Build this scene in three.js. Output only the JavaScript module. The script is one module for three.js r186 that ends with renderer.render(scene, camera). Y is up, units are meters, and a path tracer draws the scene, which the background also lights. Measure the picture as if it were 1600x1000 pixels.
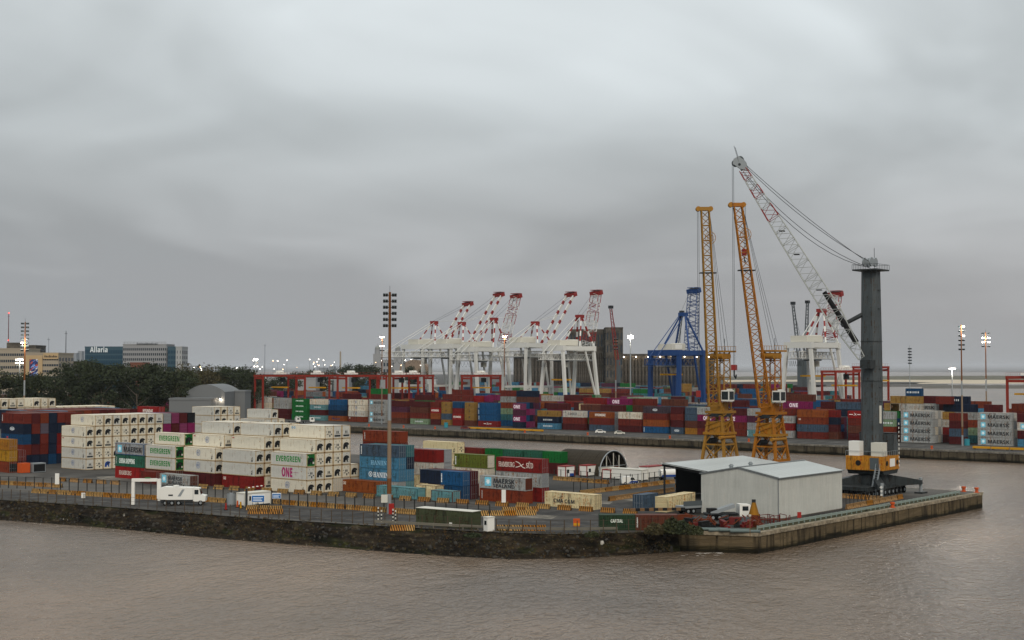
import * as THREE from 'three';
// ---------------------------------------------------------------- camera, sky, sun, exposure
const R180 = Math.PI / 180;
const EYE = 27, FPX = 2090, HORIZON = 577;               // eye height over the quay deck, focal length and horizon row in photo pixels
const scene = new THREE.Scene();
const camera = new THREE.PerspectiveCamera(2 * Math.atan(500 / FPX) / R180, 1.6, 1, 30000);
const YAW = 40.6 * R180, PITCH = Math.atan((HORIZON - 500) / FPX);
const FWD = [Math.cos(YAW), Math.sin(YAW)], RGT = [Math.sin(YAW), -Math.cos(YAW)];   // in (u, v): u runs along +x, v along -z
camera.position.set(0, EYE, 0);
camera.lookAt(FWD[0] * 100, EYE + 100 * Math.tan(PITCH), -FWD[1] * 100);
scene.add(camera);
const renderer = new THREE.WebGLRenderer({ antialias: true });
renderer.setSize(1024, 640);
renderer.toneMapping = THREE.LinearToneMapping;
renderer.toneMappingExposure = 1.22;
renderer.shadowMap.enabled = true;
const sun = new THREE.DirectionalLight(0xfff0dd, 1.5);
sun.position.set(150 - 300, 480, -160 + 420); sun.target.position.set(250, 0, -200);
sun.castShadow = true; sun.shadow.radius = 36; sun.shadow.mapSize.set(2048, 2048);
Object.assign(sun.shadow.camera, { left: -500, right: 500, top: 400, bottom: -400, near: 1, far: 1800 });
scene.add(sun, sun.target);
scene.fog = new THREE.FogExp2(0xc3c8ce, 0.000025);

// ---------------------------------------------------------------- small tools
function rng(seed) { let a = seed >>> 0; return () => { a = (a + 0x6D2B79F5) >>> 0; let t = Math.imul(a ^ (a >>> 15), 1 | a); t = (t + Math.imul(t ^ (t >>> 7), 61 | t)) ^ t; return ((t ^ (t >>> 14)) >>> 0) / 4294967296; }; }
const clamp = (x, a = 0, b = 1) => Math.min(b, Math.max(a, x)), lerp = (a, b, t) => a + (b - a) * t, sstep = (a, b, x) => { const t = clamp((x - a) / (b - a)); return t * t * (3 - 2 * t); };
function lattice2(seed, n) { const r = rng(seed), a = new Float32Array(n * n); for (let i = 0; i < n * n; i++) a[i] = r(); return (x, y) => { const xi = Math.floor(x), yi = Math.floor(y), fx = x - xi, fy = y - yi, sx = fx * fx * (3 - 2 * fx), sy = fy * fy * (3 - 2 * fy), m = (i, j) => a[(((j % n) + n) % n) * n + ((i % n) + n) % n]; return lerp(lerp(m(xi, yi), m(xi + 1, yi), sx), lerp(m(xi, yi + 1), m(xi + 1, yi + 1), sx), sy); }; }
// periodic fractal noise on [0,1)^2: base cells nx, ny
function fbmTile(seed, nx, ny, oct, gain = 0.5) { const r = rng(seed), A = new Float32Array(512 * 512); for (let i = 0; i < A.length; i++) A[i] = r(); return (x, y) => { let s = 0, w = 0, a = 1; for (let o = 0; o < oct; o++) { const k = 1 << o, px = nx * k, py = ny * k, xx = (x - Math.floor(x)) * px, yy = (y - Math.floor(y)) * py, xi = Math.floor(xx), yi = Math.floor(yy), fx = xx - xi, fy = yy - yi, sx = fx * fx * (3 - 2 * fx), sy = fy * fy * (3 - 2 * fy), x0 = (xi % px + o * 37) & 511, x1 = ((xi + 1) % px + o * 37) & 511, y0 = ((yi % py + o * 91) & 511) * 512, y1 = (((yi + 1) % py + o * 91) & 511) * 512; s += a * lerp(lerp(A[y0 + x0], A[y0 + x1], sx), lerp(A[y1 + x0], A[y1 + x1], sx), sy); w += a; a *= gain; } return s / w; }; }
function dataTex(n, m, fn, srgb = true) { const d = new Uint8Array(n * m * 4); for (let j = 0; j < m; j++) for (let i = 0; i < n; i++) { const c = fn(i / n, j / m, i, j), k = (j * n + i) * 4; d[k] = clamp(c[0]) * 255; d[k + 1] = clamp(c[1]) * 255; d[k + 2] = clamp(c[2]) * 255; d[k + 3] = 255; } const t = new THREE.DataTexture(d, n, m, THREE.RGBAFormat); t.wrapS = t.wrapT = THREE.RepeatWrapping; t.magFilter = THREE.LinearFilter; t.minFilter = THREE.LinearMipmapLinearFilter; t.generateMipmaps = true; if (srgb) t.colorSpace = THREE.SRGBColorSpace; t.needsUpdate = true; return t; }
function rep(t, x, y = x) { const c = t.clone(); c.repeat.set(x, y); c.needsUpdate = true; return c; }
const V = (x, y, z) => new THREE.Vector3(x, y, z);
const W = (u, h, v) => new THREE.Vector3(u, h, -v);        // port grid (u across the piers, v along them) to world
// the place (u, v) on the level h that the photo shows at pixel (px, py)
function at(px, py, h = 0) { const cp = Math.cos(PITCH), sp = Math.sin(PITCH), fz = FPX * cp - (500 - py) * sp, up = FPX * sp + (500 - py) * cp, rt = px - 800, t = (h - EYE) / up; return [(FWD[0] * fz + RGT[0] * rt) * t, (FWD[1] * fz + RGT[1] * rt) * t]; }
// the place (u, v) in the direction of pixel column px at a distance d along the view
function far(px, d) { const r = (px - 800) / FPX * d; return [FWD[0] * d + RGT[0] * r, FWD[1] * d + RGT[1] * r]; }

// ---------------------------------------------------------------- overcast sky
{
  const N = 2048, M = 1024, data = new Float32Array(N * M * 4), L1 = lattice2(11, 256), L2 = lattice2(12, 256), L3 = lattice2(13, 256);
  const fb = (x, y, o) => { let s = 0, a = 0.5, w = 0; for (let i = 0; i < o; i++) { s += a * (i & 1 ? L2 : L1)(x + i * 17.3, y + i * 9.1); w += a; a *= 0.5; x *= 2.03; y *= 2.03; } return s / w; };
  const gold = Math.atan2(0.9, 0.35);
  for (let j = 0; j < M; j++) {
    const el = (j + 0.5) / M * Math.PI - Math.PI / 2, sy = Math.sin(el), cy = Math.cos(el);
    for (let i = 0; i < N; i++) {
      const az = ((i + 0.5) / N - 0.5) * 2 * Math.PI, dx = Math.cos(az) * cy, dz = Math.sin(az) * cy;
      const h = Math.max(sy, 0), q = 1 / (h + 0.10), x = dx * q * 0.62, z = dz * q * 0.62;
      const wx = fb(x * 0.7 + 40, z * 0.7 + 40, 3) - 0.5, wz = fb(x * 0.7 + 90, z * 0.7 + 20, 3) - 0.5;
      const big = fb(x * 0.55 + wx * 1.6 + 60, z * 0.55 + wz * 1.6 + 60, 5) - 0.5, fine = fb(x * 1.7 + wx * 2.5 + 30, z * 1.7 + wz * 2.5 + 70, 5) - 0.5;
      const streak = fb(x * 0.5 + z * 1.6 + wx * 1.2 + 10, z * 0.35 - x * 0.2 + wz + 80, 5) - 0.5; const shade = 1 + big * 1.15 + fine * 0.62 + streak * 0.55;
      const lum = 0.765 * (0.315 + 0.26 * sstep(0, 0.30, h) + 0.38 * h) * lerp(1, shade, sstep(-0.02, 0.10, h));
      const warm = 0.5 + 0.5 * Math.cos(az - gold + 1.0), cold = (1 - sstep(0.0, 0.16, h)) * (1 - warm) + clamp(-big) * 0.5;
      const k = (j * N + i) * 4;
      const low = (1 - sstep(0.02, 0.2, h)) * warm; data[k] = lum * (0.932 + 0.068 * low - 0.06 * cold); data[k + 1] = lum * (1.004 - 0.012 * low - 0.02 * cold); data[k + 2] = lum * (1.034 - 0.035 * low + 0.07 * cold); data[k + 3] = 1;
      if (sy < -0.01) { data[k] = 0.10; data[k + 1] = 0.09; data[k + 2] = 0.08; }
    }
  }
  const sky = new THREE.DataTexture(data, N, M, THREE.RGBAFormat, THREE.FloatType);
  sky.mapping = THREE.EquirectangularReflectionMapping; sky.magFilter = THREE.LinearFilter; sky.minFilter = THREE.LinearFilter; sky.colorSpace = THREE.LinearSRGBColorSpace; sky.needsUpdate = true;
  scene.background = sky; scene.environment = sky; scene.environmentIntensity = 1;
}

// ---------------------------------------------------------------- mesh builder: quads, boxes, bars, tubes; uv in metres
class MB {
  constructor() { this.p = []; this.n = []; this.t = []; }
  tri(a, b, c, ta, tb, tc, na, nb, nc) { if (!na) { const e = new THREE.Vector3().subVectors(b, a), f = new THREE.Vector3().subVectors(c, a); na = nb = nc = e.cross(f).normalize(); } for (const [q, m, t] of [[a, na, ta], [b, nb, tb], [c, nc, tc]]) { this.p.push(q.x, q.y, q.z); this.n.push(m.x, m.y, m.z); this.t.push(t ? t[0] : 0, t ? t[1] : 0); } return this; }
  quad(a, b, c, d, uv, ns) { const w = a.distanceTo(b), h = b.distanceTo(c); uv ||= [[0, 0], [w, 0], [w, h], [0, h]]; const s = ns || []; this.tri(a, b, c, uv[0], uv[1], uv[2], s[0], s[1], s[2]); this.tri(a, c, d, uv[0], uv[2], uv[3], s[0], s[2], s[3]); return this; }
  // box from centre and three half-axes
  obox(c, ax, ay, az) { const P = (i, j, k) => c.clone().addScaledVector(ax, i).addScaledVector(ay, j).addScaledVector(az, k);
    this.quad(P(-1, -1, 1), P(1, -1, 1), P(1, 1, 1), P(-1, 1, 1)); this.quad(P(1, -1, -1), P(-1, -1, -1), P(-1, 1, -1), P(1, 1, -1));
    this.quad(P(1, -1, 1), P(1, -1, -1), P(1, 1, -1), P(1, 1, 1)); this.quad(P(-1, -1, -1), P(-1, -1, 1), P(-1, 1, 1), P(-1, 1, -1));
    this.quad(P(-1, 1, 1), P(1, 1, 1), P(1, 1, -1), P(-1, 1, -1)); this.quad(P(-1, -1, -1), P(1, -1, -1), P(1, -1, 1), P(-1, -1, 1)); return this; }
  box(x0, x1, y0, y1, z0, z1) { return this.obox(V((x0 + x1) / 2, (y0 + y1) / 2, (z0 + z1) / 2), V((x1 - x0) / 2, 0, 0), V(0, (y1 - y0) / 2, 0), V(0, 0, (z1 - z0) / 2)); }
  bar(a, b, w, h = w, up) { const d = new THREE.Vector3().subVectors(b, a), l = d.length(); if (l < 1e-6) return this; d.normalize(); up = up || (Math.abs(d.y) > 0.9 ? V(1, 0, 0) : V(0, 1, 0)); const s = new THREE.Vector3().crossVectors(d, up).normalize(), t = new THREE.Vector3().crossVectors(s, d).normalize(); return this.obox(a.clone().lerp(b, 0.5), s.multiplyScalar(w / 2), t.multiplyScalar(h / 2), d.multiplyScalar(-l / 2)); }
  cyl(a, b, r0, r1 = r0, n = 8, caps = true) { const d = new THREE.Vector3().subVectors(b, a), l = d.length(); d.normalize(); const up = Math.abs(d.y) > 0.9 ? V(1, 0, 0) : V(0, 1, 0), s = new THREE.Vector3().crossVectors(up, d).normalize(), t = new THREE.Vector3().crossVectors(d, s); const dir = i => { const g = i / n * 2 * Math.PI; return s.clone().multiplyScalar(Math.cos(g)).addScaledVector(t, Math.sin(g)); };
    for (let i = 0; i < n; i++) { const e = dir(i), f = dir(i + 1), A = a.clone().addScaledVector(e, r0), B = a.clone().addScaledVector(f, r0), C = b.clone().addScaledVector(f, r1), D = b.clone().addScaledVector(e, r1), c = 2 * Math.PI * r0 / n; this.quad(A, B, C, D, [[i * c, 0], [i * c + c, 0], [i * c + c, l], [i * c, l]], [e, f, f, e]); if (caps) { this.tri(b, D, C); this.tri(a, B, A); } } return this; }
  tube(pts, r, n = 5) { for (let i = 0; i + 1 < pts.length; i++) this.cyl(pts[i], pts[i + 1], r, r, n, i === 0 || i + 2 === pts.length); return this; }
  // outline in (x, y) pushed along z from z0 to z1
  prism(pts, z0, z1, map = (x, y, z) => V(x, y, z)) { const s = new THREE.Shape(pts.map(p => new THREE.Vector2(p[0], p[1]))), f = THREE.ShapeUtils.triangulateShape(s.getPoints(), []), q = s.getPoints(), area = THREE.ShapeUtils.area(q); const g = area < 0 ? q.slice().reverse() : q, ff = THREE.ShapeUtils.triangulateShape(g, []);
    for (const [i, j, k] of ff) { this.tri(map(g[i].x, g[i].y, z1), map(g[j].x, g[j].y, z1), map(g[k].x, g[k].y, z1), [g[i].x, g[i].y], [g[j].x, g[j].y], [g[k].x, g[k].y]); this.tri(map(g[k].x, g[k].y, z0), map(g[j].x, g[j].y, z0), map(g[i].x, g[i].y, z0), [g[k].x, g[k].y], [g[j].x, g[j].y], [g[i].x, g[i].y]); }
    for (let i = 0; i < g.length; i++) { const a = g[i], b = g[(i + 1) % g.length]; this.quad(map(a.x, a.y, z0), map(b.x, b.y, z0), map(b.x, b.y, z1), map(a.x, a.y, z1)); } return this; }
  geo() { const g = new THREE.BufferGeometry(); g.setAttribute('position', new THREE.Float32BufferAttribute(this.p, 3)); g.setAttribute('normal', new THREE.Float32BufferAttribute(this.n, 3)); g.setAttribute('uv', new THREE.Float32BufferAttribute(this.t, 2)); return g; }
  build(name, m, parent) { return mesh(name, this.geo(), m, parent); }
}
function mesh(name, geo, m, parent) { const o = new THREE.Mesh(geo, m); o.castShadow = o.receiveShadow = true; if (!parent || parent === scene) { o.name = numbered(name); scene.add(o); } else { o.name = name; parent.add(o); } return o; }
const used = {};
function numbered(n) { const k = used[n] = (used[n] ?? -1) + 1; return k ? n + '_' + String(k).padStart(3, '0') : n; }
function tag(o, label, category, group) { o.userData = { label, category }; if (group) o.userData.group = group; return o; }
function thing(name, label, category, pos, turn = 0, group) { const o = new THREE.Group(); o.name = numbered(name); scene.add(o); if (pos) o.position.copy(pos); o.rotation.y = turn; return tag(o, label, category, group); }
function struct(o) { o.userData = { ...o.userData, kind: 'structure' }; return o; }
function copy(src, label, pos, turn) { const c = src.clone(); c.name = numbered(src.name.replace(/_\d{3}$/, '')); scene.add(c); c.userData = { ...src.userData, label }; if (pos) c.position.copy(pos); if (turn !== undefined) c.rotation.y = turn; return c; }
const ORD = ['', 'first', 'second', 'third', 'fourth', 'fifth', 'sixth', 'seventh', 'eighth', 'ninth', 'tenth', 'eleventh', 'twelfth', 'thirteenth', 'fourteenth', 'fifteenth', 'sixteenth', 'seventeenth', 'eighteenth', 'nineteenth', 'twentieth'];
const ord = n => ORD[n] || (n > 20 && n < 100 ? ['', '', 'twenty', 'thirty', 'forty', 'fifty', 'sixty', 'seventy', 'eighty', 'ninety'][Math.floor(n / 10)] + '-' + (ORD[n % 10] || '') : String(n));

// ---------------------------------------------------------------- materials
const fN1 = fbmTile(101, 6, 6, 6), fN2 = fbmTile(202, 24, 24, 4), fN3 = fbmTile(303, 3, 3, 5), fStreak = fbmTile(404, 48, 2, 3), fStreak2 = fbmTile(505, 90, 3, 3);
const paintTex = [0, 1, 2].map(s => dataTex(512, 128, (x, y) => {          // worn paint: fading, run-off streaks, rust spots (x along the box, y up)
  const a = fN3(x + s * 0.31, y + s * 0.17), b = fStreak(x + s * 0.37, y), c = fStreak2(x + s * 0.21, y * 1.0), f = fN2(x, y + s * 0.4);
  let g = 0.90 + (a - 0.5) * 0.24 + (f - 0.5) * 0.10; const st = sstep(0.56, 0.80, b) * 0.22 + sstep(0.60, 0.82, c) * 0.18; g -= st;
  const rust = sstep(0.56, 0.70, fN2(x * 2 + s * 0.3, y) * 0.5 + fStreak(x + 0.5, y + s * 0.1) * 0.5);
  return [g * (1 - rust * 0.14), g * (1 - rust * 0.34), g * (1 - rust * 0.46)]; }));
paintTex.push(dataTex(512, 128, (x, y) => { const a = fN3(x, y), b = fStreak(x, y), f = fN2(x, y); const g = 0.93 + (a - 0.5) * 0.14 + (f - 0.5) * 0.07 - sstep(0.62, 0.84, b) * 0.10, rust = sstep(0.66, 0.78, f * 0.5 + b * 0.5); return [g * (1 - rust * 0.10), g * (1 - rust * 0.24), g * (1 - rust * 0.36)]; }));   // cleaner paint of the reefers
const concTex = dataTex(512, 512, (x, y) => { const a = fN1(x, y), b = fN2(x, y), c = fN3(x, y); const g = 0.72 + (a - 0.5) * 0.5 + (b - 0.5) * 0.28 + (c - 0.5) * 0.2; return [g, g * 0.975, g * 0.93]; });
const grainBump = dataTex(256, 256, (x, y) => { const a = fN2(x, y) * 0.6 + fN1(x, y) * 0.4; return [a, a, a]; }, false);
function std(color, rough = 0.7, o = {}) { const m = new THREE.MeshPhysicalMaterial({ roughness: rough, metalness: 0, specularIntensity: rough < 0.3 ? 1 : rough > 0.8 ? 0.25 : 0.5, ...o }); if (Array.isArray(color)) m.color.setRGB(...color); else m.color.set(color); return m; }
const M = {
  steelGrey: std(0x4a5154, 0.5), darkSteel: std(0x23272a, 0.6), black: std(0x0d0e0f, 0.7), rubber: std(0x141414, 0.9), galv: std(0x8d9396, 0.45, { metalness: 0.35 }), white: std(0xd6d5cf, 0.5), offwhite: std(0xbfbdb2, 0.55), cream: std(0xcfc5a8, 0.6),
  yellow: std(0xb8860f, 0.55), ochre: std(0x96681a, 0.6), red: std(0x8e1d17, 0.55), darkRed: std(0x5c1714, 0.6), orange: std(0xb24a18, 0.65), blue: std(0x12397f, 0.5), craneBlue: std(0x15396c, 0.55), teal: std(0x2d7f8c, 0.55), green: std(0x16682c, 0.6), glass: std(0x1a2226, 0.12), wood: std(0x6b5034, 0.8), rust: std(0x5a2b18, 0.85), rope: std(0x2a2d2f, 0.7),
  craneWhite: std(0xbfc0bc, 0.55), craneRed: std(0x7d2320, 0.6), rtgRed: std(0x7c2416, 0.7), concrete: std(0xffffff, 0.9, { map: concTex }), mastRust: std(0x6a4326, 0.85), mastPale: std(0x7d6b58, 0.8), tyre: std(0x101011, 0.9), pink: std(0xa43a74, 0.6)
};
M.concrete.color.setRGB(0.36, 0.34, 0.31);
// ================================================================ THE SETTING
const WATER = -3.4;
{ // ---- muddy river: one sheet to the horizon
  const wv = fbmTile(601, 20, 34, 5, 0.58), wv2 = fbmTile(607, 9, 14, 4, 0.55), silt = fbmTile(611, 3, 3, 5);
  const bump = dataTex(1024, 1024, (x, y) => { const a = 1 - Math.abs(2 * wv(x, y) - 1), b = wv2(x, y); const h = a * 0.5 + b * 0.5; return [h, h, h]; }, false);
  const tone = dataTex(512, 512, (x, y) => { const a = silt(x, y), b = wv2(x, y); const g = 0.86 + (a - 0.5) * 0.52 + (b - 0.5) * 0.14; return [g, g * (0.99 - (a - 0.5) * 0.05), g * (0.98 - (a - 0.5) * 0.10)]; });
  const m = new THREE.MeshPhysicalMaterial({ color: new THREE.Color().setRGB(0.178, 0.130, 0.090), roughness: 0.25, ior: 1.33, map: rep(tone, 1 / 170), bumpMap: rep(bump, 1 / 46), bumpScale: 0.75 });
  const g = new THREE.PlaneGeometry(16000, 16000); g.rotateX(-Math.PI / 2); const uv = g.attributes.uv; for (let i = 0; i < uv.count; i++) uv.setXY(i, uv.getX(i) * 16000, uv.getY(i) * 16000);
  const w = struct(mesh('river_water', g, m)); w.position.set(5200, WATER, -4200); w.rotation.y = 0.45;
}
// ---- quays and land
const shoreTop = [[20, 760], [96, 440], [128, 315], [142.1, 261.4], [146.4, 244.1], [149.9, 226.8], [152.4, 209.7], [154.9, 193.7], [158.2, 180.3], [161.5, 167.5], [165.0, 155.9], [168.3, 145.0], [173.0, 137.0], [179.6, 131.2], [189.1, 125.6]];
const shoreFoot = [[16, 752], [92, 433], [124.5, 308], [138.6, 256.0], [142.5, 238.3], [145.9, 221.4], [148.0, 203.9], [150.6, 189.0], [153.6, 176.3], [156.3, 163.0], [159.2, 150.0], [163.6, 140.4], [171.0, 133.0], [180.6, 128.2], [188.9, 124.9]];
const PIER_V = 113.5, PIER_U = 291, QUAY_U = 436, BACK_U = 588;
{
  const yardTile = fbmTile(701, 5, 5, 6), yard2 = fbmTile(703, 40, 8, 3), yard3 = fbmTile(705, 2, 2, 4);
  const tex = dataTex(1024, 1024, (x, y) => { const a = yardTile(x, y), b = fN2(x, y), c = yard3(x, y), t = yard2(y, x); let g = 0.60 + (a - 0.5) * 0.34 + (b - 0.5) * 0.20 + (c - 0.5) * 0.34; g -= sstep(0.58, 0.8, t) * 0.10; const stain = sstep(0.62, 0.74, yardTile(x + 0.4, y + 0.2)) * 0.14; g -= stain; const slab = sstep(0.60, 0.64, yard3(x * 1 + 0.13, y + 0.3)); g += slab * 0.10; return [g, g * 0.985, g * 0.955]; });
  const m = std(0xffffff, 0.82, { map: rep(tex, 1 / 120), bumpMap: rep(grainBump, 1 / 3), bumpScale: 0.01 }); m.color.setRGB(0.150, 0.144, 0.138); M.yard = m;
  const outline = [...shoreTop, [192.2, 119.6], [194.8, PIER_V], [PIER_U, PIER_V], [PIER_U, 480], [QUAY_U, 480], [QUAY_U, 30], [BACK_U, 30], [BACK_U, 720], [700, 720], [700, 430], [905, 430], [905, 640], [1150, 640], [1150, 1100], [2600, 1100], [5200, 3400], [5200, 6500], [-2600, 6500], [-900, 1500], [-60, 1000]];
  const sh = new THREE.Shape(outline.map(([u, v]) => new THREE.Vector2(u, v)));
  const g = new THREE.ShapeGeometry(sh); g.rotateX(-Math.PI / 2); const p = g.attributes.position, uv = g.attributes.uv; for (let i = 0; i < p.count; i++) uv.setXY(i, p.getX(i), p.getZ(i));
  if (g.attributes.normal.getY(0) < 0) g.index.array.reverse(); g.computeVertexNormals();
  struct(mesh('yard_pavement', g, m));
  // quay walls: concrete face with a proud coping, run-off stains and construction joints
  const wst = fbmTile(711, 128, 1, 2), wst2 = fbmTile(713, 14, 2, 4);
  const wtex = dataTex(1024, 256, (x, y) => { const s = wst(x, y), b = wst2(x, y), f = fN2(x, y); const tide = 1 - sstep(0.38, 0.60, y + (b - 0.5) * 0.22 + (f - 0.5) * 0.2); let g = 0.80 + (f - 0.5) * 0.30 + (b - 0.5) * 0.25; const run = sstep(0.45, 0.85, s * 0.7 + f * 0.3) * 0.42; g -= run; g *= 1 - tide * 0.62; return [g, g * (0.94 + tide * 0.04), g * (0.82 - tide * 0.05)]; });
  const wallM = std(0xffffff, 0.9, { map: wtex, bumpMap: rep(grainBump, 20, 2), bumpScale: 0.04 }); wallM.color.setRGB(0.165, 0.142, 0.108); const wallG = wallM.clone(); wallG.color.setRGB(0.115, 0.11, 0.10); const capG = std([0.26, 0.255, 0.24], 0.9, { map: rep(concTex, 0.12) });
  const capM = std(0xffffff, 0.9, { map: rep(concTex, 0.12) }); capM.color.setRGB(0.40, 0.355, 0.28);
  function quayWall(name, pts, seg, dark) { // pts run with the water on the right-hand side of travel
    const g = thing(name, '', ''); g.userData = { kind: 'structure' };
    const cap = new MB();
    for (let i = 0; i + 1 < pts.length; i++) { const [a, b] = [pts[i], pts[i + 1]], L = Math.hypot(b[0] - a[0], b[1] - a[1]), n = Math.max(1, Math.round(L / seg)), d = [(b[0] - a[0]) / L, (b[1] - a[1]) / L], o = [d[1], -d[0]];
      for (let k = 0; k < n; k++) { const s0 = L * k / n + (k ? 0.015 : 0), s1 = L * (k + 1) / n - (k + 1 < n ? 0.015 : 0), out = 0.02 + 0.04 * ((k * 7919 + i * 31) % 5) / 5, mb = new MB(), P = (s, h, e) => W(a[0] + d[0] * s + o[0] * e, h, a[1] + d[1] * s + o[1] * e);
        const u0 = (k * 0.37 + i * 0.21) % 1, u1 = u0 + (s1 - s0) / 70; const q = (A, B, C, D) => mb.quad(A, B, C, D, [[u0, 0], [u1, 0], [u1, 1], [u0, 1]]);
        q(P(s0, WATER - 1.2, out), P(s1, WATER - 1.2, out), P(s1, -0.55, out), P(s0, -0.55, out)); mb.quad(P(s0, WATER - 1.2, -0.6), P(s0, WATER - 1.2, out), P(s0, -0.55, out), P(s0, -0.55, -0.6)); mb.quad(P(s1, WATER - 1.2, out), P(s1, WATER - 1.2, -0.6), P(s1, -0.55, -0.6), P(s1, -0.55, out));
        mb.build('wall_panel', dark ? wallG : wallM, g); }
      cap.obox(W((a[0] + b[0]) / 2 + o[0] * -0.4, -0.245, (a[1] + b[1]) / 2 + o[1] * -0.4), W(d[0] * L / 2, 0, d[1] * L / 2), V(0, 0.3, 0), W(o[0] * 0.62, 0, o[1] * 0.62).negate()); }
    cap.build('coping', dark ? capG : capM, g); return g; }
  quayWall('pier_quay_wall', [[189.1, 125.6], [194.8, PIER_V], [PIER_U, PIER_V]], 22);
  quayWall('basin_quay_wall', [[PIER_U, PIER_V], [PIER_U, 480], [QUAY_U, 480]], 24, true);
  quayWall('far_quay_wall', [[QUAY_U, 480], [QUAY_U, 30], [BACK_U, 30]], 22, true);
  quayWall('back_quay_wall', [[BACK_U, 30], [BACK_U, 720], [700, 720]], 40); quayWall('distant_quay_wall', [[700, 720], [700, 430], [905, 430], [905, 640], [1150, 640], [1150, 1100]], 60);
}
{ // ---- stone revetment down to the river: bumpy bank, loose stones, grass
  const bn = fbmTile(801, 16, 4, 5), bn2 = fbmTile(803, 60, 12, 3), moss = fbmTile(805, 12, 3, 5);
  const tex = dataTex(1024, 256, (x, y) => { const a = bn(x, y), b = bn2(x, y), c = moss(x, y); let g = 0.55 + (a - 0.5) * 0.75 + (b - 0.5) * 0.55; const gr = sstep(0.55, 0.72, c) * 0.6, pale = sstep(0.70, 0.8, b) * 0.35; g += pale; return [g * (1 - gr * 0.30), g * (0.92 - gr * 0.02), g * (0.80 - gr * 0.42)]; });
  const m = std(0xffffff, 0.95, { map: tex, bumpMap: rep(grainBump, 60, 12), bumpScale: 0.12 }); m.color.setRGB(0.062, 0.053, 0.041);
  const pl = (pts, t) => { const L = [0]; for (let i = 1; i < pts.length; i++) L.push(L[i - 1] + Math.hypot(pts[i][0] - pts[i - 1][0], pts[i][1] - pts[i - 1][1])); const s = t * L[L.length - 1]; let i = 1; while (i < L.length - 1 && L[i] < s) i++; const f = (s - L[i - 1]) / (L[i] - L[i - 1]); return [lerp(pts[i - 1][0], pts[i][0], f), lerp(pts[i - 1][1], pts[i][1], f)]; };
  // resample both lines by shared vertex index so that they stay opposite one another
  const NB = 620, ND = 20, rows = [], ix = t => { const k = t * (shoreTop.length - 1), i = Math.min(shoreTop.length - 2, Math.floor(k)), f = k - i; return [i, f]; };
  const lens = shoreTop.slice(1).map((p, i) => Math.hypot(p[0] - shoreTop[i][0], p[1] - shoreTop[i][1])), cum = [0]; lens.forEach(l => cum.push(cum[cum.length - 1] + l)); const TOT = cum[cum.length - 1];
  const bankPoint = (s, t) => { let i = 0; while (i < lens.length - 1 && cum[i + 1] < s) i++; const f = (s - cum[i]) / lens[i]; const A = [lerp(shoreTop[i][0], shoreTop[i + 1][0], f), lerp(shoreTop[i][1], shoreTop[i + 1][1], f)], B = [lerp(shoreFoot[i][0], shoreFoot[i + 1][0], f), lerp(shoreFoot[i][1], shoreFoot[i + 1][1], f)]; return [A, B]; };
  const S0 = 300, pos = [], uv = [], idx = [];
  for (let i = 0; i <= NB; i++) { const s = lerp(S0, TOT, i / NB), [A, B] = bankPoint(s); const fade = sstep(0, 0.02, 1 - i / NB);
    for (let j = 0; j <= ND; j++) { const t = j / ND * 1.22, step = Math.floor(t * 4.2) / 4.2, tt = lerp(t, step + 0.12, 0.35) - 0.05 * fade; const n = bn((s / 60) % 1, t * 0.5), n2 = bn2((s / 60) % 1, t * 0.6); const b = j === 0 ? 0 : 1; const off = ((n - 0.5) * 0.8 + (n2 - 0.5) * 0.35) * b * fade; const hh = j === 0 ? 0.0 : lerp(0, WATER, t) + (n2 - 0.5) * 0.25 * fade; const q = j === 0 ? -0.3 : tt;
      const dirU = B[0] - A[0], dirV = B[1] - A[1], dl = Math.hypot(dirU, dirV) || 1; pos.push(lerp(A[0], B[0], q) + dirU / dl * off, j === 0 ? 0.004 : hh, -(lerp(A[1], B[1], q) + dirV / dl * off)); uv.push(s / 60, t); } }
  for (let i = 0; i < NB; i++) for (let j = 0; j < ND; j++) { const a = i * (ND + 1) + j, b = a + 1, c = a + ND + 1, d = c + 1; idx.push(a, c, b, b, c, d); }
  const g = new THREE.BufferGeometry(); g.setAttribute('position', new THREE.Float32BufferAttribute(pos, 3)); g.setAttribute('uv', new THREE.Float32BufferAttribute(uv, 2)); g.setIndex(idx); g.computeVertexNormals();
  struct(mesh('river_bank', g, m));
  // loose stones
  const r = rng(21), st = new THREE.IcosahedronGeometry(1, 0), sp = st.attributes.position; for (let i = 0; i < sp.count; i++) { const q = Math.sin(sp.getX(i) * 12.9 + sp.getY(i) * 78.2 + sp.getZ(i) * 37.7) * 0.25 + 0.9; sp.setXYZ(i, sp.getX(i) * q, sp.getY(i) * q * 0.7, sp.getZ(i) * q); } st.computeVertexNormals();
  const stones = new THREE.InstancedMesh(st, std(0xffffff, 0.95), 2600), mt = new THREE.Matrix4(), col = new THREE.Color();
  for (let i = 0; i < 2600; i++) { const s = lerp(S0 + 60, TOT - 2, Math.pow(r(), 0.8)), t = Math.pow(r(), 0.6) * 1.04, [A, B] = bankPoint(s), k = 0.08 + Math.pow(r(), 5) * 0.34; mt.compose(V(lerp(A[0], B[0], t) + (r() - 0.5), lerp(0, WATER, t) + 0.05, -(lerp(A[1], B[1], t) + (r() - 0.5))), new THREE.Quaternion().setFromEuler(new THREE.Euler(r() * 6, r() * 6, r() * 6)), V(k * 1.3, k, k)); stones.setMatrixAt(i, mt); const c = 0.02 + r() * 0.035 + (r() < 0.012 ? 0.3 : 0); stones.setColorAt(i, col.setRGB(c, c * 0.94, c * 0.82)); }
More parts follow.
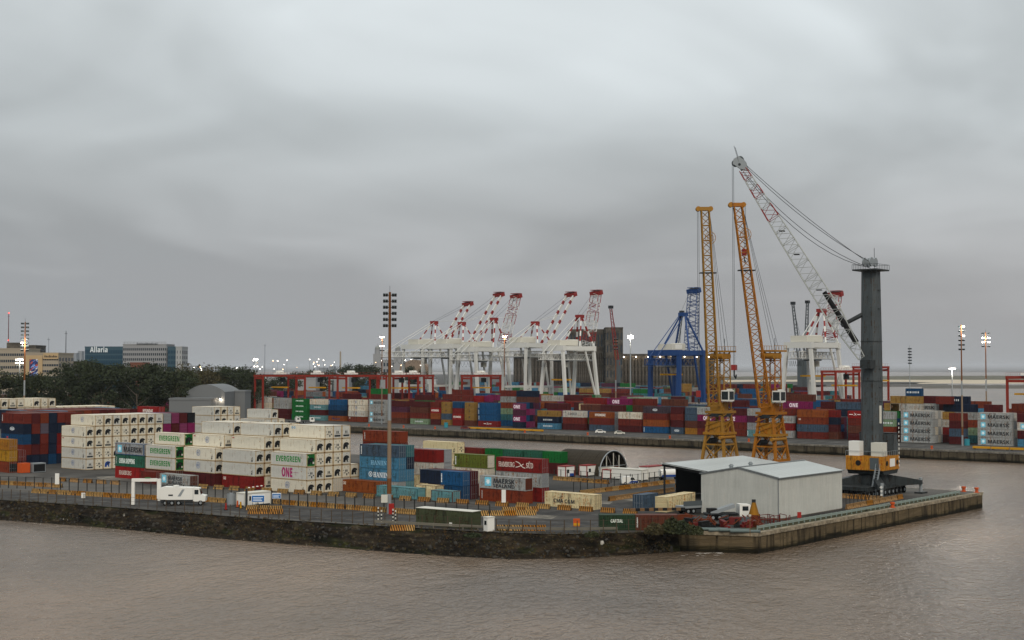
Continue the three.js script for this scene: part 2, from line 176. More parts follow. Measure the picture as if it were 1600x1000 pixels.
  stones.name = 'bank_stones'; stones.userData = { kind: 'stuff', label: 'loose dark stones scattered over the sloping river bank', category: 'stones' }; stones.castShadow = stones.receiveShadow = true; scene.add(stones);
  // grass and scrub tufts
  const bl = new MB(); for (let i = 0; i < 7; i++) { const a = i * 0.9, x = Math.cos(a) * 0.25, z = Math.sin(a) * 0.25; bl.tri(V(x * 0.3 - 0.05, 0, z * 0.3), V(x * 0.3 + 0.05, 0, z * 0.3 + 0.03), V(x * 1.6, 0.5 + 0.2 * (i % 3), z * 1.6)); }
  const gm = std(0xffffff, 0.9, { side: THREE.DoubleSide }), NG = 6500, grass = new THREE.InstancedMesh(bl.geo(), gm, NG);
  for (let i = 0; i < NG; i++) { const s = lerp(S0 + 40, TOT - 1, r()), [A, B] = bankPoint(s), patch = moss((s / 60) % 1, 0.3), t = r() < 0.3 ? -0.1 + r() * 0.25 : 0.1 + r() * 0.85; const keep = r() < sstep(0.35, 0.62, patch + (s > TOT - 60 ? 0.2 : 0)); const k = keep ? 0.3 + r() * 0.5 : 0.12; mt.compose(V(lerp(A[0], B[0], t) + (r() - 0.5) * 1.2, t < 0 ? 0 : lerp(0, WATER, t), -(lerp(A[1], B[1], t) + (r() - 0.5) * 1.2)), new THREE.Quaternion().setFromEuler(new THREE.Euler(0, r() * 6, 0)), V(k, k * 0.8, k)); grass.setMatrixAt(i, mt); const q = 0.6 + r() * 0.6; grass.setColorAt(i, col.setRGB(0.062 * q + r() * 0.035, 0.060 * q, 0.026 * q)); }
  grass.name = 'bank_grass'; grass.userData = { kind: 'stuff', label: 'rough grass and weeds growing along the river bank', category: 'grass' }; grass.castShadow = grass.receiveShadow = true; scene.add(grass);
}
{ // ---- land on the horizon across the river
  const r = rng(31);
  function spit(name, px0, px1, d, w, h, m, seed) { const n = 60, nz = fbmTile(seed, 12, 3, 4), pos = [], idx = []; for (let i = 0; i <= n; i++) { const px = lerp(px0, px1, i / n), prof = [[-w, WATER - 1], [-w * 0.8, h * 0.35], [-w * 0.2, h], [w * 0.5, h * 0.8], [w, WATER - 1]]; prof.forEach(([o, y], j) => { const [u, v] = far(px, d + o + (nz(i / n, 0.2) - 0.5) * w * 1.5); pos.push(u, y > 0 ? y * (0.5 + nz(i / n, j / 5)) : y, -v); }); } for (let i = 0; i < n; i++) for (let j = 0; j < 4; j++) { const a = i * 5 + j; idx.push(a, a + 5, a + 1, a + 1, a + 5, a + 6); } const g = new THREE.BufferGeometry(); g.setAttribute('position', new THREE.Float32BufferAttribute(pos, 3)); g.setIndex(idx); g.computeVertexNormals(); const uvs = new Float32Array(pos.length / 3 * 2); g.setAttribute('uv', new THREE.BufferAttribute(uvs, 2)); m.side = THREE.DoubleSide; return struct(mesh(name, g, m)); }
  spit('sand_spit', 1130, 1720, 3100, 260, 2.2, std([0.42, 0.36, 0.27], 0.95), 901);
  spit('dune_strip', 1130, 1720, 3900, 120, 7, std([0.10, 0.095, 0.07], 0.95), 903);
  spit('breakwater', 1180, 1480, 2350, 22, 1.2, std([0.09, 0.085, 0.08], 0.9), 905);
  spit('breakwater', 1440, 1720, 2150, 24, 2.0, std([0.10, 0.095, 0.085], 0.9), 907);
}
{ // ---- shore road, concrete bays and repairs laid on the yard
  const asp = fbmTile(951, 10, 10, 5), tar = dataTex(512, 512, (x, y) => { const a = asp(x, y), b = fN2(x * 2, y * 2), s = fStreak(y, x); const g = 0.72 + (a - 0.5) * 0.5 + (b - 0.5) * 0.25 - sstep(0.6, 0.8, s) * 0.12; return [g, g * 0.99, g * 0.97]; });
  const roadM = std([0.095, 0.093, 0.092], 0.85, { map: rep(tar, 1 / 26) }), slabM = std([0.30, 0.29, 0.27], 0.9, { map: rep(concTex, 1 / 9) }), tarM = std([0.075, 0.074, 0.074], 0.8, { map: rep(tar, 1 / 7) }), lineM = std([0.45, 0.43, 0.38], 0.8, { map: rep(concTex, 1 / 3) });
  const sheet = (name, pts, h, m) => { const s = new THREE.Shape(pts.map(([u, v]) => new THREE.Vector2(u, v))), g = new THREE.ShapeGeometry(s); g.rotateX(-Math.PI / 2); const p = g.attributes.position, uv = g.attributes.uv; for (let i = 0; i < p.count; i++) { uv.setXY(i, p.getX(i), p.getZ(i)); p.setY(i, h); } if (g.attributes.normal.getY(0) < 0) g.index.array.reverse(); g.computeVertexNormals(); return struct(mesh(name, g, m)); };
  sheet('shore_road', [at(0, 778), at(100, 784), at(200, 791), at(300, 798), at(430, 809), at(600, 820), at(760, 830), at(880, 834), at(960, 832), at(960, 812), at(800, 811), at(640, 803), at(430, 789), at(262, 783), at(52, 771), at(0, 767)], 0.004, roadM);
  sheet('cross_lane', [at(640, 798), at(960, 809), at(1040, 800), at(1100, 790), at(1098, 775), at(960, 786), at(930, 800), at(780, 792)], 0.004, roadM);
  [[[820, 803], [872, 806], [862, 811], [806, 808]], [[905, 779], [958, 784], [952, 788], [900, 783]], [[960, 775], [1010, 780], [1000, 784], [955, 779]], [[470, 800], [520, 804], [510, 808], [455, 803]], [[150, 745], [215, 742], [225, 747], [160, 751]], [[560, 812], [596, 815], [588, 818], [550, 815]]].forEach((q, i) => sheet('concrete_patch', q.map(p => at(...p)), 0.008, i % 3 === 1 ? slabM : i % 2 ? tarM : slabM));
  [[[120, 781], [235, 789]], [[330, 797], [390, 802]], [[445, 806], [590, 815]], [[650, 812], [730, 816]], [[880, 822], [940, 822]]].forEach(q => { const [a, b] = q.map(p => at(...p)), L = Math.hypot(b[0] - a[0], b[1] - a[1]), n = Math.max(2, Math.round(L / 6)), nx = -(b[1] - a[1]) / L * 0.09, ny = (b[0] - a[0]) / L * 0.09; for (let i = 0; i < n; i++) { const f = i / n, g = (i + 0.5) / n, A = [lerp(a[0], b[0], f), lerp(a[1], b[1], f)], B = [lerp(a[0], b[0], g), lerp(a[1], b[1], g)]; sheet('lane_marking', [[A[0] - nx, A[1] - ny], [B[0] - nx, B[1] - ny], [B[0] + nx, B[1] + ny], [A[0] + nx, A[1] + ny]], 0.012, lineM); } });
  // quay apron of the far terminal: crane rails and kerb line
  for (const u of [441, 449]) sheet('crane_rail', [[u, 60], [u + 0.18, 60], [u + 0.18, 680], [u, 680]], 0.006, tarM); sheet('far_apron', [[437, 45], [466, 45], [466, 640], [437, 640]], 0.003, std([0.13, 0.128, 0.125], 0.85, { map: rep(tar, 1 / 33) }));
}
// ================================================================ CONTAINERS
const CW = 2.44, L40 = 12.19, L20 = 6.06, HS_ = 2.59, HC = 2.9;
const COL = { white: 0xe0dac8, white2: 0xd6d0be, white3: 0xc6c5bd, grey: 0x8f9498, mgrey: 0x9fa3a2, red: 0x8c1c16, maroon: 0x5a1718, brick: 0x7a2a1c, rust: 0x8a3a1c, orange: 0xa0541f, brown: 0x6b3a28, ochre: 0xb27a1e, tan: 0xa8843f, yellow: 0xc09018, navy: 0x10233f, blue: 0x0d4a78, royal: 0x115a90, sky: 0x4d8fb4, slate: 0x4a6076, teal: 0x3f8088, paleteal: 0x6fa6ad, green: 0x137a34, dgreen: 0x27452c, olive: 0x6d7a28, sage: 0x8fae8c, cgreen: 0x2f6f5a, pink: 0x8e3c68, magenta: 0x8c1a5c, violet: 0x5b2742, plum: 0x4b3f4a, cream: 0xd8caa0, black: 0x1c1f24, drab: 0x4b5339, hred: 0xa61c18, purplegrey: 0x5a5360 };
const paintCache = {};
function paint(c, v = 0, rough = 0.55) { const k = c + '_' + v; return paintCache[k] ||= new THREE.MeshPhysicalMaterial({ color: new THREE.Color(COL[c] ?? c).multiplyScalar(/white|cream|grey|frame/.test(c) ? 1 : 0.74), roughness: rough + 0.1, specularIntensity: 0.4, map: paintTex[v === 3 ? 3 : v % 3] }); }
const geoCache = {};
// one box, centred on its footprint: long side along z, visible side x-, visible end z+
function dryBody(L, H, detail) {
  return geoCache['d' + L + H + detail] ||= (() => {
    const mb = new MB(), hx = CW / 2, hz = L / 2, y0 = 0.16, y1 = H - 0.11, dp = 0.04, uvS = (z, y) => [(z + hz) / L, y / H];
    for (const s of [-1, 1]) { // corrugated sides
      if (!detail) { const x = s * (hx - 0.02), A = V(x, y0, s * hz), B = V(x, y0, -s * hz), C = V(x, y1, -s * hz), D = V(x, y1, s * hz); mb.quad(A, B, C, D, [uvS(A.z, y0), uvS(B.z, y0), uvS(C.z, y1), uvS(D.z, y1)]); continue; }
      const n = Math.round((L - 0.24) / 0.30), w = (L - 0.24) / n; let pz = [], px = [];
      for (let i = 0; i < n; i++) { const z = -hz + 0.12 + i * w; pz.push(z, z + w * 0.3, z + w * 0.5, z + w * 0.8); px.push(0, 0, dp, dp); } pz.push(hz - 0.12); px.push(0);
      for (let i = 0; i + 1 < pz.length; i++) { const a = s > 0 ? i + 1 : i, b = s > 0 ? i : i + 1, xa = s * (hx - 0.012 - px[a]), xb = s * (hx - 0.012 - px[b]); mb.quad(V(xa, y0, pz[a]), V(xb, y0, pz[b]), V(xb, y1, pz[b]), V(xa, y1, pz[a]), [uvS(pz[a], y0), uvS(pz[b], y0), uvS(pz[b], y1), uvS(pz[a], y1)]); } }
    mb.quad(V(-hx + 0.02, H - 0.045, hz - 0.02), V(hx - 0.02, H - 0.045, hz - 0.02), V(hx - 0.02, H - 0.045, -hz + 0.02), V(-hx + 0.02, H - 0.045, -hz + 0.02), [[0, 0], [0.4, 0], [0.4, 3], [0, 3]]);
    mb.quad(V(-hx + 0.02, 0.14, -hz + 0.02), V(hx - 0.02, 0.14, -hz + 0.02), V(hx - 0.02, 0.14, hz - 0.02), V(-hx + 0.02, 0.14, hz - 0.02), [[0, 0], [0.4, 0], [0.4, 3], [0, 3]]);
    // blind end z-
    const z = -hz + 0.03; mb.quad(V(hx - 0.05, y0, z), V(-hx + 0.05, y0, z), V(-hx + 0.05, y1, z), V(hx - 0.05, y1, z), [[0, 0], [0.2, 0], [0.2, 1], [0, 1]]);
    return mb.geo(); })();
}
function frameGeo(L, H) { return geoCache['f' + L + H] ||= (() => { const mb = new MB(), hx = CW / 2, hz = L / 2; for (const x of [-1, 1]) { for (const z of [-1, 1]) mb.box(x * hx - (x > 0 ? 0.13 : 0), x * hx + (x < 0 ? 0.13 : 0), 0.118, H - 0.118, z * hz - (z > 0 ? 0.13 : 0), z * hz + (z < 0 ? 0.13 : 0)); mb.box(x * hx - (x > 0 ? 0.06 : 0), x * hx + (x < 0 ? 0.06 : 0), H - 0.11, H - 0.03, -hz + 0.18, hz - 0.18); mb.box(x * hx - (x > 0 ? 0.06 : 0), x * hx + (x < 0 ? 0.06 : 0), 0.02, 0.16, -hz + 0.18, hz - 0.18); } for (const z of [-1, 1]) { mb.box(-hx + 0.16, hx - 0.16, H - 0.13, H - 0.02, z * hz - (z > 0 ? 0.06 : 0), z * hz + (z < 0 ? 0.06 : 0)); mb.box(-hx + 0.16, hx - 0.16, 0.02, 0.16, z * hz - (z > 0 ? 0.06 : 0), z * hz + (z < 0 ? 0.06 : 0)); } return mb.geo(); })(); }
function castGeo(L, H) { return geoCache['c' + L + H] ||= (() => { const mb = new MB(), hx = CW / 2 + 0.004, hz = L / 2 + 0.004; for (const x of [-1, 1]) for (const z of [-1, 1]) for (const y of [0, H - 0.118]) mb.box(x > 0 ? hx - 0.16 : -hx, x > 0 ? hx : -hx + 0.16, y, y + 0.118, z > 0 ? hz - 0.18 : -hz, z > 0 ? hz : -hz + 0.18); return mb.geo(); })(); }
function leafGeo(H, s) { return geoCache['l' + H + s] ||= (() => { const mb = new MB(), a = s < 0 ? -CW / 2 + 0.15 : 0.015, b = s < 0 ? -0.015 : CW / 2 - 0.15; mb.box(a, b, 0.18, H - 0.15, -0.06, -0.03); for (let i = 0; i < 5; i++) { const y = 0.3 + i * (H - 0.6) / 4.6; mb.box(a + 0.06, b - 0.06, y, y + 0.22, -0.03, -0.012); } return mb.geo(); })(); }
function rodGeo(H) { return geoCache['r' + H] ||= (() => { const mb = new MB(); for (const x of [-0.85, -0.33, 0.33, 0.85]) { mb.cyl(V(x, 0.08, 0.014), V(x, H - 0.06, 0.014), 0.026, 0.026, 5); mb.box(x - 0.02, x + 0.28 * (x < 0 ? 1 : -1) + 0.02, 1.05, 1.1, 0.01, 0.04); } return mb.geo(); })(); }
function wallEndGeo(H) { return geoCache['w' + H] ||= (() => { const mb = new MB(); for (let i = 0; i < 8; i++) { const x = -CW / 2 + 0.16 + i * 0.265; mb.quad(V(x, 0.16, -0.03), V(x + 0.16, 0.16, -0.03), V(x + 0.16, H - 0.12, -0.03), V(x, H - 0.12, -0.03)); mb.quad(V(x + 0.16, 0.16, -0.03), V(x + 0.2, 0.16, -0.065), V(x + 0.2, H - 0.12, -0.065), V(x + 0.16, H - 0.12, -0.03)); mb.quad(V(x + 0.2, 0.16, -0.065), V(x + 0.265, 0.16, -0.03), V(x + 0.265, H - 0.12, -0.03), V(x + 0.2, H - 0.12, -0.065)); } return mb.geo(); })(); }
// reefer: smooth ribbed panels
function reeferBody(L, H) { return geoCache['rb' + L + H] ||= (() => { const mb = new MB(), hx = CW / 2, hz = L / 2, q = (a, b, c, d, u) => mb.quad(a, b, c, d, u); for (const s of [-1, 1]) { const n = 12; for (let i = 0; i < n; i++) { const z0 = -hz + 0.12 + (L - 0.24) * i / n, z1 = -hz + 0.12 + (L - 0.24) * (i + 1) / n - 0.03, x = s * (hx - 0.012), u0 = i / n, u1 = (i + 1) / n, [a, b] = s > 0 ? [z1, z0] : [z0, z1], [ua, ub] = s > 0 ? [u1, u0] : [u0, u1]; q(V(x, 0.16, a), V(x, 0.16, b), V(x, H - 0.11, b), V(x, H - 0.11, a), [[ua, 0], [ub, 0], [ub, 1], [ua, 1]]); const x2 = s * (hx - 0.03); q(V(x2, 0.16, s > 0 ? z1 + 0.03 : z1), V(x2, 0.16, s > 0 ? z1 : z1 + 0.03), V(x2, H - 0.11, s > 0 ? z1 : z1 + 0.03), V(x2, H - 0.11, s > 0 ? z1 + 0.03 : z1)); } }
  q(V(-hx + 0.02, H - 0.04, hz - 0.02), V(hx - 0.02, H - 0.04, hz - 0.02), V(hx - 0.02, H - 0.04, -hz + 0.02), V(-hx + 0.02, H - 0.04, -hz + 0.02), [[0, 0], [0.3, 0], [0.3, 1], [0, 1]]); q(V(-hx + 0.02, 0.14, -hz), V(hx - 0.02, 0.14, -hz), V(hx - 0.02, 0.14, hz), V(-hx + 0.02, 0.14, hz)); q(V(hx - 0.05, 0.16, -hz + 0.03), V(-hx + 0.05, 0.16, -hz + 0.03), V(-hx + 0.05, H - 0.11, -hz + 0.03), V(hx - 0.05, H - 0.11, -hz + 0.03), [[0, 0], [0.2, 0], [0.2, 1], [0, 1]]); return mb.geo(); })(); }
const unitGeo = (() => { // two makes of cooling unit, drawn on the end face z = 0
  const H = HC, panel = new MB().box(-1.05, 1.05, 0.17, H - 0.13, -0.16, -0.05).geo();
  const outA = [[-0.92, 0.55], [-0.30, 0.50], [-0.22, 0.95], [0.05, 1.02], [0.12, 0.52], [0.80, 0.60], [0.84, 1.05], [0.46, 1.12], [0.52, 1.40], [0.86, 1.42], [0.80, 1.72], [0.52, 1.95], [-0.05, 2.05], [-0.55, 1.86], [-0.86, 1.45]];
  const dark = new MB().prism(outA, -0.05, -0.035).box(0.1, 0.24, 2.32, 2.5, -0.05, -0.035).geo();
  const fan = new MB().cyl(V(0.12, 1.5, -0.033), V(0.12, 1.5, -0.02), 0.3, 0.3, 12).geo(), box = new MB().box(0.45, 0.9, 0.62, 1.05, -0.05, 0.0).box(-0.9, -0.75, 2.0, 2.35, -0.05, -0.02).geo();
  const dB = new MB(); for (const [x0, x1, y0, y1] of [[-0.25, -0.02, 1.25, 1.75], [0.12, 0.40, 1.25, 1.75], [0.05, 0.36, 0.45, 0.95], [-0.72, -0.12, 0.98, 1.12], [0.55, 0.86, 0.86, 1.12], [-0.86, -0.66, 1.5, 1.66], [-0.5, -0.38, 2.25, 2.42], [0.5, 0.62, 2.25, 2.42]]) dB.box(x0, x1, y0, y1, -0.05, -0.035);
  const slot = new MB().box(-0.85, 0.88, 0.42, 0.82, -0.05, -0.034).box(-0.3, -0.05, 1.2, 1.7, -0.05, -0.035).box(0.1, 0.35, 1.2, 1.7, -0.05, -0.035).box(-0.5, 0.7, 1.05, 1.12, -0.05, -0.035).geo();
  return { panel, dark, fan, box, dB: dB.geo(), slot };
})();
// ---- lettering: flat print on the side
const printCache = {};
function canvasTex(w, h, draw) { const c = document.createElement('canvas'); c.width = w; c.height = h; const x = c.getContext('2d'); x.clearRect(0, 0, w, h); draw(x, w, h); const t = new THREE.CanvasTexture(c); t.colorSpace = THREE.SRGBColorSpace; t.magFilter = THREE.LinearFilter; return t; }
function fitText(x, s, cx, cy, w, h, color, font = 'bold {}px sans-serif', align = 'center') { x.fillStyle = color; x.textAlign = align; x.textBaseline = 'middle'; x.font = font.replace('{}', '100'); const m = x.measureText(s).width, sc = h / 74; x.save(); x.translate(cx, cy); x.scale(w / m, sc); x.fillText(s, 0, 4); x.strokeStyle = color; x.lineWidth = font.includes('serif') && !font.includes('sans') ? 0.6 : 2; x.strokeText(s, 0, 4); x.restore(); }
const PRINT = { // name: [centre along side (0 left .. 1 right), centre height share, width m, height m, pixel w, h, draw]
  evergreen: [0.49, 0.55, 8.6, 1.35, 512, 104, (x, w, h) => fitText(x, 'EVERGREEN', w / 2, h / 2, w * 0.98, h * 0.94, '#0d7a2c')],
  one: [0.54, 0.55, 6.0, 2.2, 256, 112, (x, w, h) => { fitText(x, 'ONE', w * 0.34, h / 2, w * 0.62, h * 0.9, '#9c1c62', '900 {}px sans-serif'); x.fillStyle = '#9c1c62'; x.fillRect(w * 0.7, h * 0.5, w * 0.28, 4); }],
  onew: [0.40, 0.5, 4.4, 1.7, 256, 100, (x, w, h) => fitText(x, 'ONE', w * 0.5, h / 2, w * 0.9, h * 0.92, '#e8d6e0', '900 {}px sans-serif')],
  maersk: [0.52, 0.5, 10.6, 1.9, 640, 108, (x, w, h) => { star(x, 54, 54, 52); fitText(x, 'MAERSK', w * 0.60, h / 2, w * 0.74, h * 0.66, '#0c1218'); }],
  sealand: [0.45, 0.50, 8.4, 2.1, 640, 160, (x, w, h) => { star(x, 76, 70, 68); fitText(x, 'MAERSK', w * 0.63, h * 0.30, w * 0.68, h * 0.46, '#141c26'); fitText(x, 'SEALAND', w * 0.63, h * 0.78, w * 0.70, h * 0.32, '#141c26'); }],
  hamburg: [0.44, 0.52, 9.6, 1.5, 640, 100, (x, w, h) => { fitText(x, 'HAMBURG', w * 0.24, h / 2, w * 0.46, h * 0.66, '#e6dccf', '{}px serif'); fitText(x, 'SÜD', w * 0.89, h / 2, w * 0.20, h * 0.70, '#e6dccf', '{}px serif'); x.strokeStyle = '#e6dccf'; x.lineWidth = 9; x.beginPath(); x.moveTo(w * 0.50, 8); x.quadraticCurveTo(w * 0.60, h * 0.15, w * 0.64, h * 0.5); x.quadraticCurveTo(w * 0.68, h * 0.85, w * 0.77, h - 8); x.moveTo(w * 0.50, h - 14); x.quadraticCurveTo(w * 0.62, h * 0.75, w * 0.72, h * 0.36); x.stroke(); }],
  hamb: [0.36, 0.5, 5.6, 1.25, 384, 92, (x, w, h) => fitText(x, 'HAMBURG', w / 2, h / 2, w * 0.96, h * 0.8, '#e6dccf', '{}px serif')],
  cma: [0.40, 0.50, 5.6, 1.5, 384, 104, (x, w, h) => { fitText(x, 'CMA CGM', w / 2, h * 0.62, w * 0.96, h * 0.50, '#23282e'); x.strokeStyle = '#23282e'; x.lineWidth = 4; x.beginPath(); x.moveTo(w * 0.28, h * 0.3); x.quadraticCurveTo(w * 0.36, 4, w * 0.46, 6); x.stroke(); }],
  chinashipping: [0.42, 0.5, 7.0, 1.3, 448, 84, (x, w, h) => fitText(x, 'CHINA SHIPPING', w / 2, h / 2, w * 0.97, h * 0.9, '#d9e4dc', '900 {}px sans-serif')],
  hanjin: [0.5, 0.5, 6.4, 1.3, 448, 92, (x, w, h) => { x.strokeStyle = '#dfe8ec'; x.lineWidth = 10; x.beginPath(); x.arc(46, 46, 36, 0, 7); x.stroke(); fitText(x, 'H', 46, 46, 34, 42, '#dfe8ec'); fitText(x, 'HANJIN', w * 0.61, h / 2, w * 0.74, h * 0.86, '#dfe8ec', 'bold {}px serif'); }],
  hanjinfaded: [0.5, 0.5, 6.4, 1.2, 448, 84, (x, w, h) => fitText(x, 'HANJIN', w / 2, h / 2, w * 0.8, h * 0.8, '#7fb2cf', 'bold {}px serif')],
  ring: [0.47, 0.58, 1.7, 1.7, 128, 128, (x, w, h) => { x.strokeStyle = '#6f83a8'; x.lineWidth = 7; x.beginPath(); x.arc(64, 64, 52, 0, 7); x.stroke(); fitText(x, 'MSC', 64, 62, 84, 40, '#5c729c', 'bold {}px serif'); x.lineWidth = 4; for (const y of [30, 96]) { x.beginPath(); x.moveTo(24, y); x.lineTo(104, y); x.stroke(); } }],
  reefmarks: [0.90, 0.30, 0.9, 1.2, 48, 64, (x, w, h) => { x.fillStyle = '#20262c'; x.fillRect(18, 4, 14, 8); x.fillRect(10, 18, 22, 10); x.fillRect(8, 36, 22, 22); x.fillRect(36, 24, 6, 6); }],
  redmark: [0.07, 0.84, 0.9, 0.4, 48, 22, (x, w, h) => { x.fillStyle = '#9e2a22'; x.fillRect(2, 3, 40, 14); }],
  bluemark: [0.13, 0.80, 1.5, 0.55, 64, 24, (x, w, h) => { fitText(x, 'O-O', w / 2, h / 2, w * 0.9, h, '#3f8fc0'); }],
  vertical: [0.055, 0.52, 0.42, 1.7, 32, 128, (x, w, h) => { for (let i = 0; i < 7; i++) fitText(x, 'CHINASH'[i], w / 2, 10 + i * 18, 18, 15, '#d8dcd8'); }],
  wstrip: [0.045, 0.5, 0.45, 1.9, 32, 128, (x, w, h) => { x.fillStyle = '#dfe4e4'; for (let i = 0; i < 6; i++) x.fillRect(6, 4 + i * 21, 20, 16); }],
  cai: [0.08, 0.72, 1.1, 0.7, 64, 40, (x, w, h) => fitText(x, 'CAI', w / 2, h / 2, w * 0.9, h * 0.9, '#e4d8cc')],
  apl: [0.30, 0.46, 1.9, 1.6, 96, 80, (x, w, h) => { x.fillStyle = '#a51d28'; x.fillRect(20, 0, 44, 26); fitText(x, 'APL', w / 2, 52, w * 0.9, 44, '#e6e8ea'); }],
  hyundai: [0.5, 0.52, 6.0, 1.2, 384, 76, (x, w, h) => fitText(x, 'HYUNDAI', w / 2, h / 2, w * 0.96, h * 0.9, '#ece6dc')],
  hyundaib: [0.5, 0.52, 6.6, 1.1, 384, 64, (x, w, h) => fitText(x, 'AHYUNDAI', w / 2, h / 2, w * 0.96, h * 0.9, '#3a3f46')],
  cosco: [0.45, 0.55, 5.2, 1.2, 320, 72, (x, w, h) => fitText(x, 'COSCO', w / 2, h / 2, w * 0.95, h * 0.85, '#3c444c')],
  hapag: [0.5, 0.5, 4.2, 1.0, 256, 60, (x, w, h) => fitText(x, 'Hapag-Lloyd', w / 2, h / 2, w * 0.95, h * 0.8, '#1b2a5a')],
  whiteword: [0.5, 0.5, 5.6, 1.0, 320, 56, (x, w, h) => { x.fillStyle = '#d9dee0'; let p = 8; for (const q of [26, 20, 30, 22, 18, 34, 24, 28]) { x.fillRect(p, 8, q * 0.75, h - 16); p += q + 14; } }],
  uasc: [0.5, 0.5, 5.0, 1.1, 320, 70, (x, w, h) => { x.strokeStyle = '#dfe6ea'; x.lineWidth = 7; x.beginPath(); x.ellipse(w / 2, h / 2, w * 0.22, h * 0.40, 0, 0, 7); x.stroke(); fitText(x, 'UASC', w / 2, h / 2, w * 0.5, h * 0.5, '#dfe6ea'); }],
  emblem: [0.5, 0.5, 1.2, 1.3, 64, 64, (x, w, h) => { x.fillStyle = '#4a2f14'; x.fillRect(10, 6, 44, 34); x.beginPath(); x.moveTo(10, 40); x.lineTo(54, 40); x.lineTo(32, 60); x.fill(); }],
  swoosh: [0.5, 0.52, 5.4, 1.3, 320, 80, (x, w, h) => { x.strokeStyle = '#e8e6e2'; x.lineWidth = 9; x.beginPath(); x.moveTo(w * 0.42, 6); x.quadraticCurveTo(w * 0.52, 14, w * 0.60, h - 10); x.moveTo(w * 0.40, h - 10); x.lineTo(w * 0.60, 22); x.stroke(); x.fillStyle = '#e8e6e2'; x.fillRect(w * 0.04, h * 0.4, w * 0.3, 16); x.fillRect(w * 0.68, h * 0.4, w * 0.26, 16); }],
  capital: [0.48, 0.62, 2.2, 0.6, 128, 36, (x, w, h) => fitText(x, 'CAPITAL', w / 2, h / 2, w * 0.95, h * 0.9, '#cfd6cc')],
  greenwords: [0.5, 0.62, 6.6, 0.7, 320, 36, (x, w, h) => fitText(x, 'CHINA  SHIPPING', w / 2, h / 2, w * 0.95, h * 0.9, '#dfeee2')],
  dots: [0.04, 0.5, 0.5, 1.9, 24, 96, (x, w, h) => { x.fillStyle = '#e0dcd6'; for (let i = 0; i < 3; i++) x.fillRect(5, 8 + i * 30, 14, 18); }],
  orangehapag: [0.5, 0.5, 6.2, 1.2, 320, 64, (x, w, h) => { x.fillStyle = '#1d2b5c'; x.fillRect(4, 8, 46, 46); fitText(x, 'Hapag-Lloyd', w * 0.58, h / 2, w * 0.74, h * 0.7, '#2a2f58'); }]
};
function star(x, cx, cy, r) { x.fillStyle = '#6fc3dd'; x.fillRect(cx - r, cy - r, r * 2, r * 2); x.fillStyle = '#e6f3f6'; x.beginPath(); for (let i = 0; i < 14; i++) { const a = i / 14 * Math.PI * 2 - Math.PI / 2, q = i & 1 ? r * 0.38 : r * 0.82; x[i ? 'lineTo' : 'moveTo'](cx + Math.cos(a) * q, cy + Math.sin(a) * q); } x.fill(); }
function printPlane(key, L, H) {
  const d = PRINT[key]; printCache[key] ||= new THREE.MeshStandardMaterial({ map: canvasTex(d[4], d[5], d[6]), transparent: true, alphaTest: 0.35, roughness: 0.6 });
  const g = geoCache['p' + key + L + H] ||= (() => { const w = Math.min(d[2], L * 0.86), q = new THREE.PlaneGeometry(w, d[3] * w / d[2]); q.rotateY(-Math.PI / 2); q.translate(-CW / 2 - 0.012, H * d[1], (d[0] - 0.5) * L); return q; })();
  return [g, printCache[key]];
}
const rc = rng(4242), CWORD = { white: 'white', white2: 'off-white', white3: 'greyish white', grey: 'grey', mgrey: 'grey', red: 'red', maroon: 'maroon', brick: 'brick red', rust: 'rust red', orange: 'orange', brown: 'brown', ochre: 'ochre', tan: 'tan', yellow: 'yellow', navy: 'navy blue', blue: 'blue', royal: 'bright blue', sky: 'light blue', slate: 'slate blue', teal: 'teal', paleteal: 'pale teal', green: 'bright green', dgreen: 'dark green', olive: 'olive green', sage: 'pale sage', cgreen: 'sea green', pink: 'pink', magenta: 'magenta', violet: 'purple', plum: 'plum grey', cream: 'cream', black: 'black', hred: 'bright red', purplegrey: 'purplish grey' };
const PWORD = { evergreen: 'with green lettering', one: 'with magenta lettering', onew: 'with big white letters', maersk: 'with pale star square and dark letters', sealand: 'with star square and two lines of letters', hamburg: 'with white serif letters', hamb: 'with white serif letters', cma: 'with dark letters', chinashipping: 'with white block letters', hanjin: 'with ringed white letters', hanjinfaded: 'with faded letters', ring: 'with round blue logo', vertical: 'with vertical white letters', wstrip: 'with vertical white print', hyundai: 'with white letters', hyundaib: 'with dark letters', cosco: 'with dark letters', uasc: 'with white oval logo', emblem: 'with dark emblem', swoosh: 'with white swoosh', apl: 'with red and white logo', orangehapag: 'with dark blue print', whiteword: 'with white letters', greenwords: 'with white words', capital: 'with small white word', dots: 'with white dots', cai: 'with small corner letters', bluemark: 'with small blue corner mark' };
